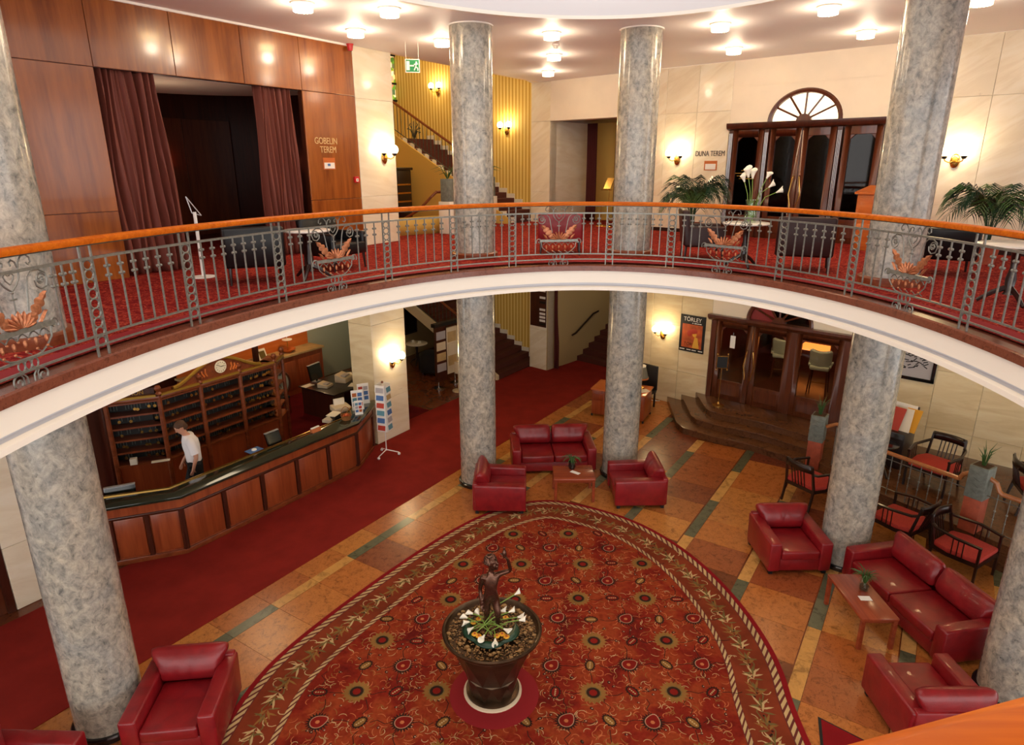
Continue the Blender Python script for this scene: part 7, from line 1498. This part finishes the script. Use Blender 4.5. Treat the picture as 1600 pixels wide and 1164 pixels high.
def palm(label, loc, rz, H, nf, seed):
    t = thing('potted_palm', label, 'plant', loc, rz, 'potted palms on the gallery')
    MB().lathe([(0, 0), (0.17, 0), (0.22, 0.36), (0.235, 0.38), (0.21, 0.38), (0.2, 0.34), (0, 0.33)], 24).build('pot', 'terracotta', t, world=False); MB().lathe([(0, 0.345), (0.205, 0.345)], 16).build('soil', 'soil', t, world=False)
    random.seed(seed)
    for q in range(nf):
        a = q * 2.4 + random.uniform(-.2, .2); L = random.uniform(0.65, 1.0); rise = random.uniform(0.62, 1.0) * H * 0.5; dx_, dy_ = math.cos(a), math.sin(a)
        pts = [(0.04 * dx_, 0.04 * dy_, 0.33)]
        for k in range(1, 11):
            u = k / 10; rr = 0.04 + L * 0.75 * u ** 1.9; pts.append((rr * dx_, rr * dy_, 0.35 + (H - 0.35) * (1 - (1 - u) ** 1.6) * (0.75 + 0.25 * random.random() * 0) * (rise / (H * 0.5)) - 0.55 * L * u ** 5))
        mb = MB().tube(pts, [0.011 * (1 - 0.08 * k) for k in range(11)], 4)
        for k in range(4, 11):
            p = Vector(pts[k]); tg = (Vector(pts[k]) - Vector(pts[k - 1])).normalized(); sd_ = tg.cross(Vector((0, 0, 1))).normalized()
            for h_ in (0.0, 0.33, 0.66):
                pq = p.lerp(Vector(pts[k - 1]), h_)
                for s_ in (-1, 1):
                    d = (sd_ * s_ * 0.8 + tg * 0.75).normalized(); ll = 0.36 * math.sin(PI * (k - 2.6 - h_) / 8.5) + 0.1; m1 = pq + d * ll * 0.55 + Vector((0, 0, -0.02)); e1 = pq + d * ll + Vector((0, 0, -0.14 * ll / 0.3)); wv = tg * 0.014
                    mb.add([pq + wv * 0.4, pq - wv * 0.4, m1 - wv, m1 + wv, e1], [(0, 1, 2, 3), (3, 2, 4)])
        mb.build('frond', 'leaf_dark' if q % 3 else 'leaf', t, world=False)
    return t
palm('tall potted palm in front of the marble wall left of dark doors', (4.1, 15.35, GF), 0.2, 2.05, 17, 3)
palm('tall potted palm at far right of the gallery wall', (8.15, 11.45, GF), 0.9, 2.0, 17, 5)
ms_ = thing('sheet_stand', 'white pole stand with black tilted frame near the curtain', 'stand', (-4.75, 10.1, GF), rzL - 0.3); ms_.scale = (0.9, 0.9, 0.8)
MB().tube([(0, 0, 0), (0, 0, 1.22)], 0.028, 8).build('pole', 'white', ms_, world=False); MB().lathe([(0, 0), (0.2, 0), (0.2, 0.015), (0, 0.03)], 18).build('foot', 'white', ms_, world=False)
for a, b_ in (((-0.1, 1.5), (0.1, 1.15)), ((-0.1, 1.5), (-0.04, 1.2)), ((-0.04, 1.2), (0.1, 1.15))): MB().tube([(a[0], 0, a[1]), (b_[0], 0, b_[1])], 0.009, 5).build('frame_bar', 'steel_silver', ms_, world=False)
for q, (s_, lb_) in enumerate(((-1.95, 'brass stand with open book holder at the dark upper doorway'), (-2.2, 'slim brass post left of the book stand at upper doorway'))):
    t = thing('brass_stand', lb_, 'stand', Rm(s_, 0.1, GF), rzR); MB().tube([(0, 0, 0), (0, 0, 1.1 if q == 0 else 0.6)], 0.012, 6).build('pole', 'brass', t, world=False); MB().lathe([(0, 0), (0.14, 0), (0.13, 0.02), (0.02, 0.05), (0, 0.05)], 16).build('foot', 'brass', t, world=False)
    if q == 0: MB().hexa([(-0.11, -0.12, 1.02), (0.11, -0.12, 1.02), (0.11, -0.1, 1.01), (-0.11, -0.1, 1.01), (-0.11, 0.06, 1.3), (0.11, 0.06, 1.3), (0.11, 0.08, 1.29), (-0.11, 0.08, 1.29)]).build('book_holder', 'brass', t, world=False); MB().box(-0.17, 0.17, -0.16, -0.1, 0.98, 1.0).build('ledge', 'brass', t, world=False)
    else: MB().ball((0, 0, 0.62), 0.03, 8, 6).build('knob', 'brass', t, world=False)
lt = thing('wooden_lectern', 'orange wooden lectern half hidden by the fourth column, gallery', 'lectern', Rm(5.05, -0.8, GF), rzR - 0.2)
MB().box(-0.32, 0.32, -0.25, 0.25, 0, 1.1).build('body', 'orange_wood', lt, world=False, bevel=0.012)
for z0, z1 in ((0.08, 0.52), (0.6, 1.0)): MB().box(-0.26, 0.26, -0.265, -0.25, z0, z1).build('panel', 'orange_wood', lt, world=False, bevel=0.008)
MB().hexa([(-0.36, -0.3, 1.08), (0.36, -0.3, 1.08), (0.36, 0.28, 1.2), (-0.36, 0.28, 1.2), (-0.36, -0.3, 1.12), (0.36, -0.3, 1.12), (0.36, 0.28, 1.24), (-0.36, 0.28, 1.24)]).build('top', 'orange_wood', lt, world=False)
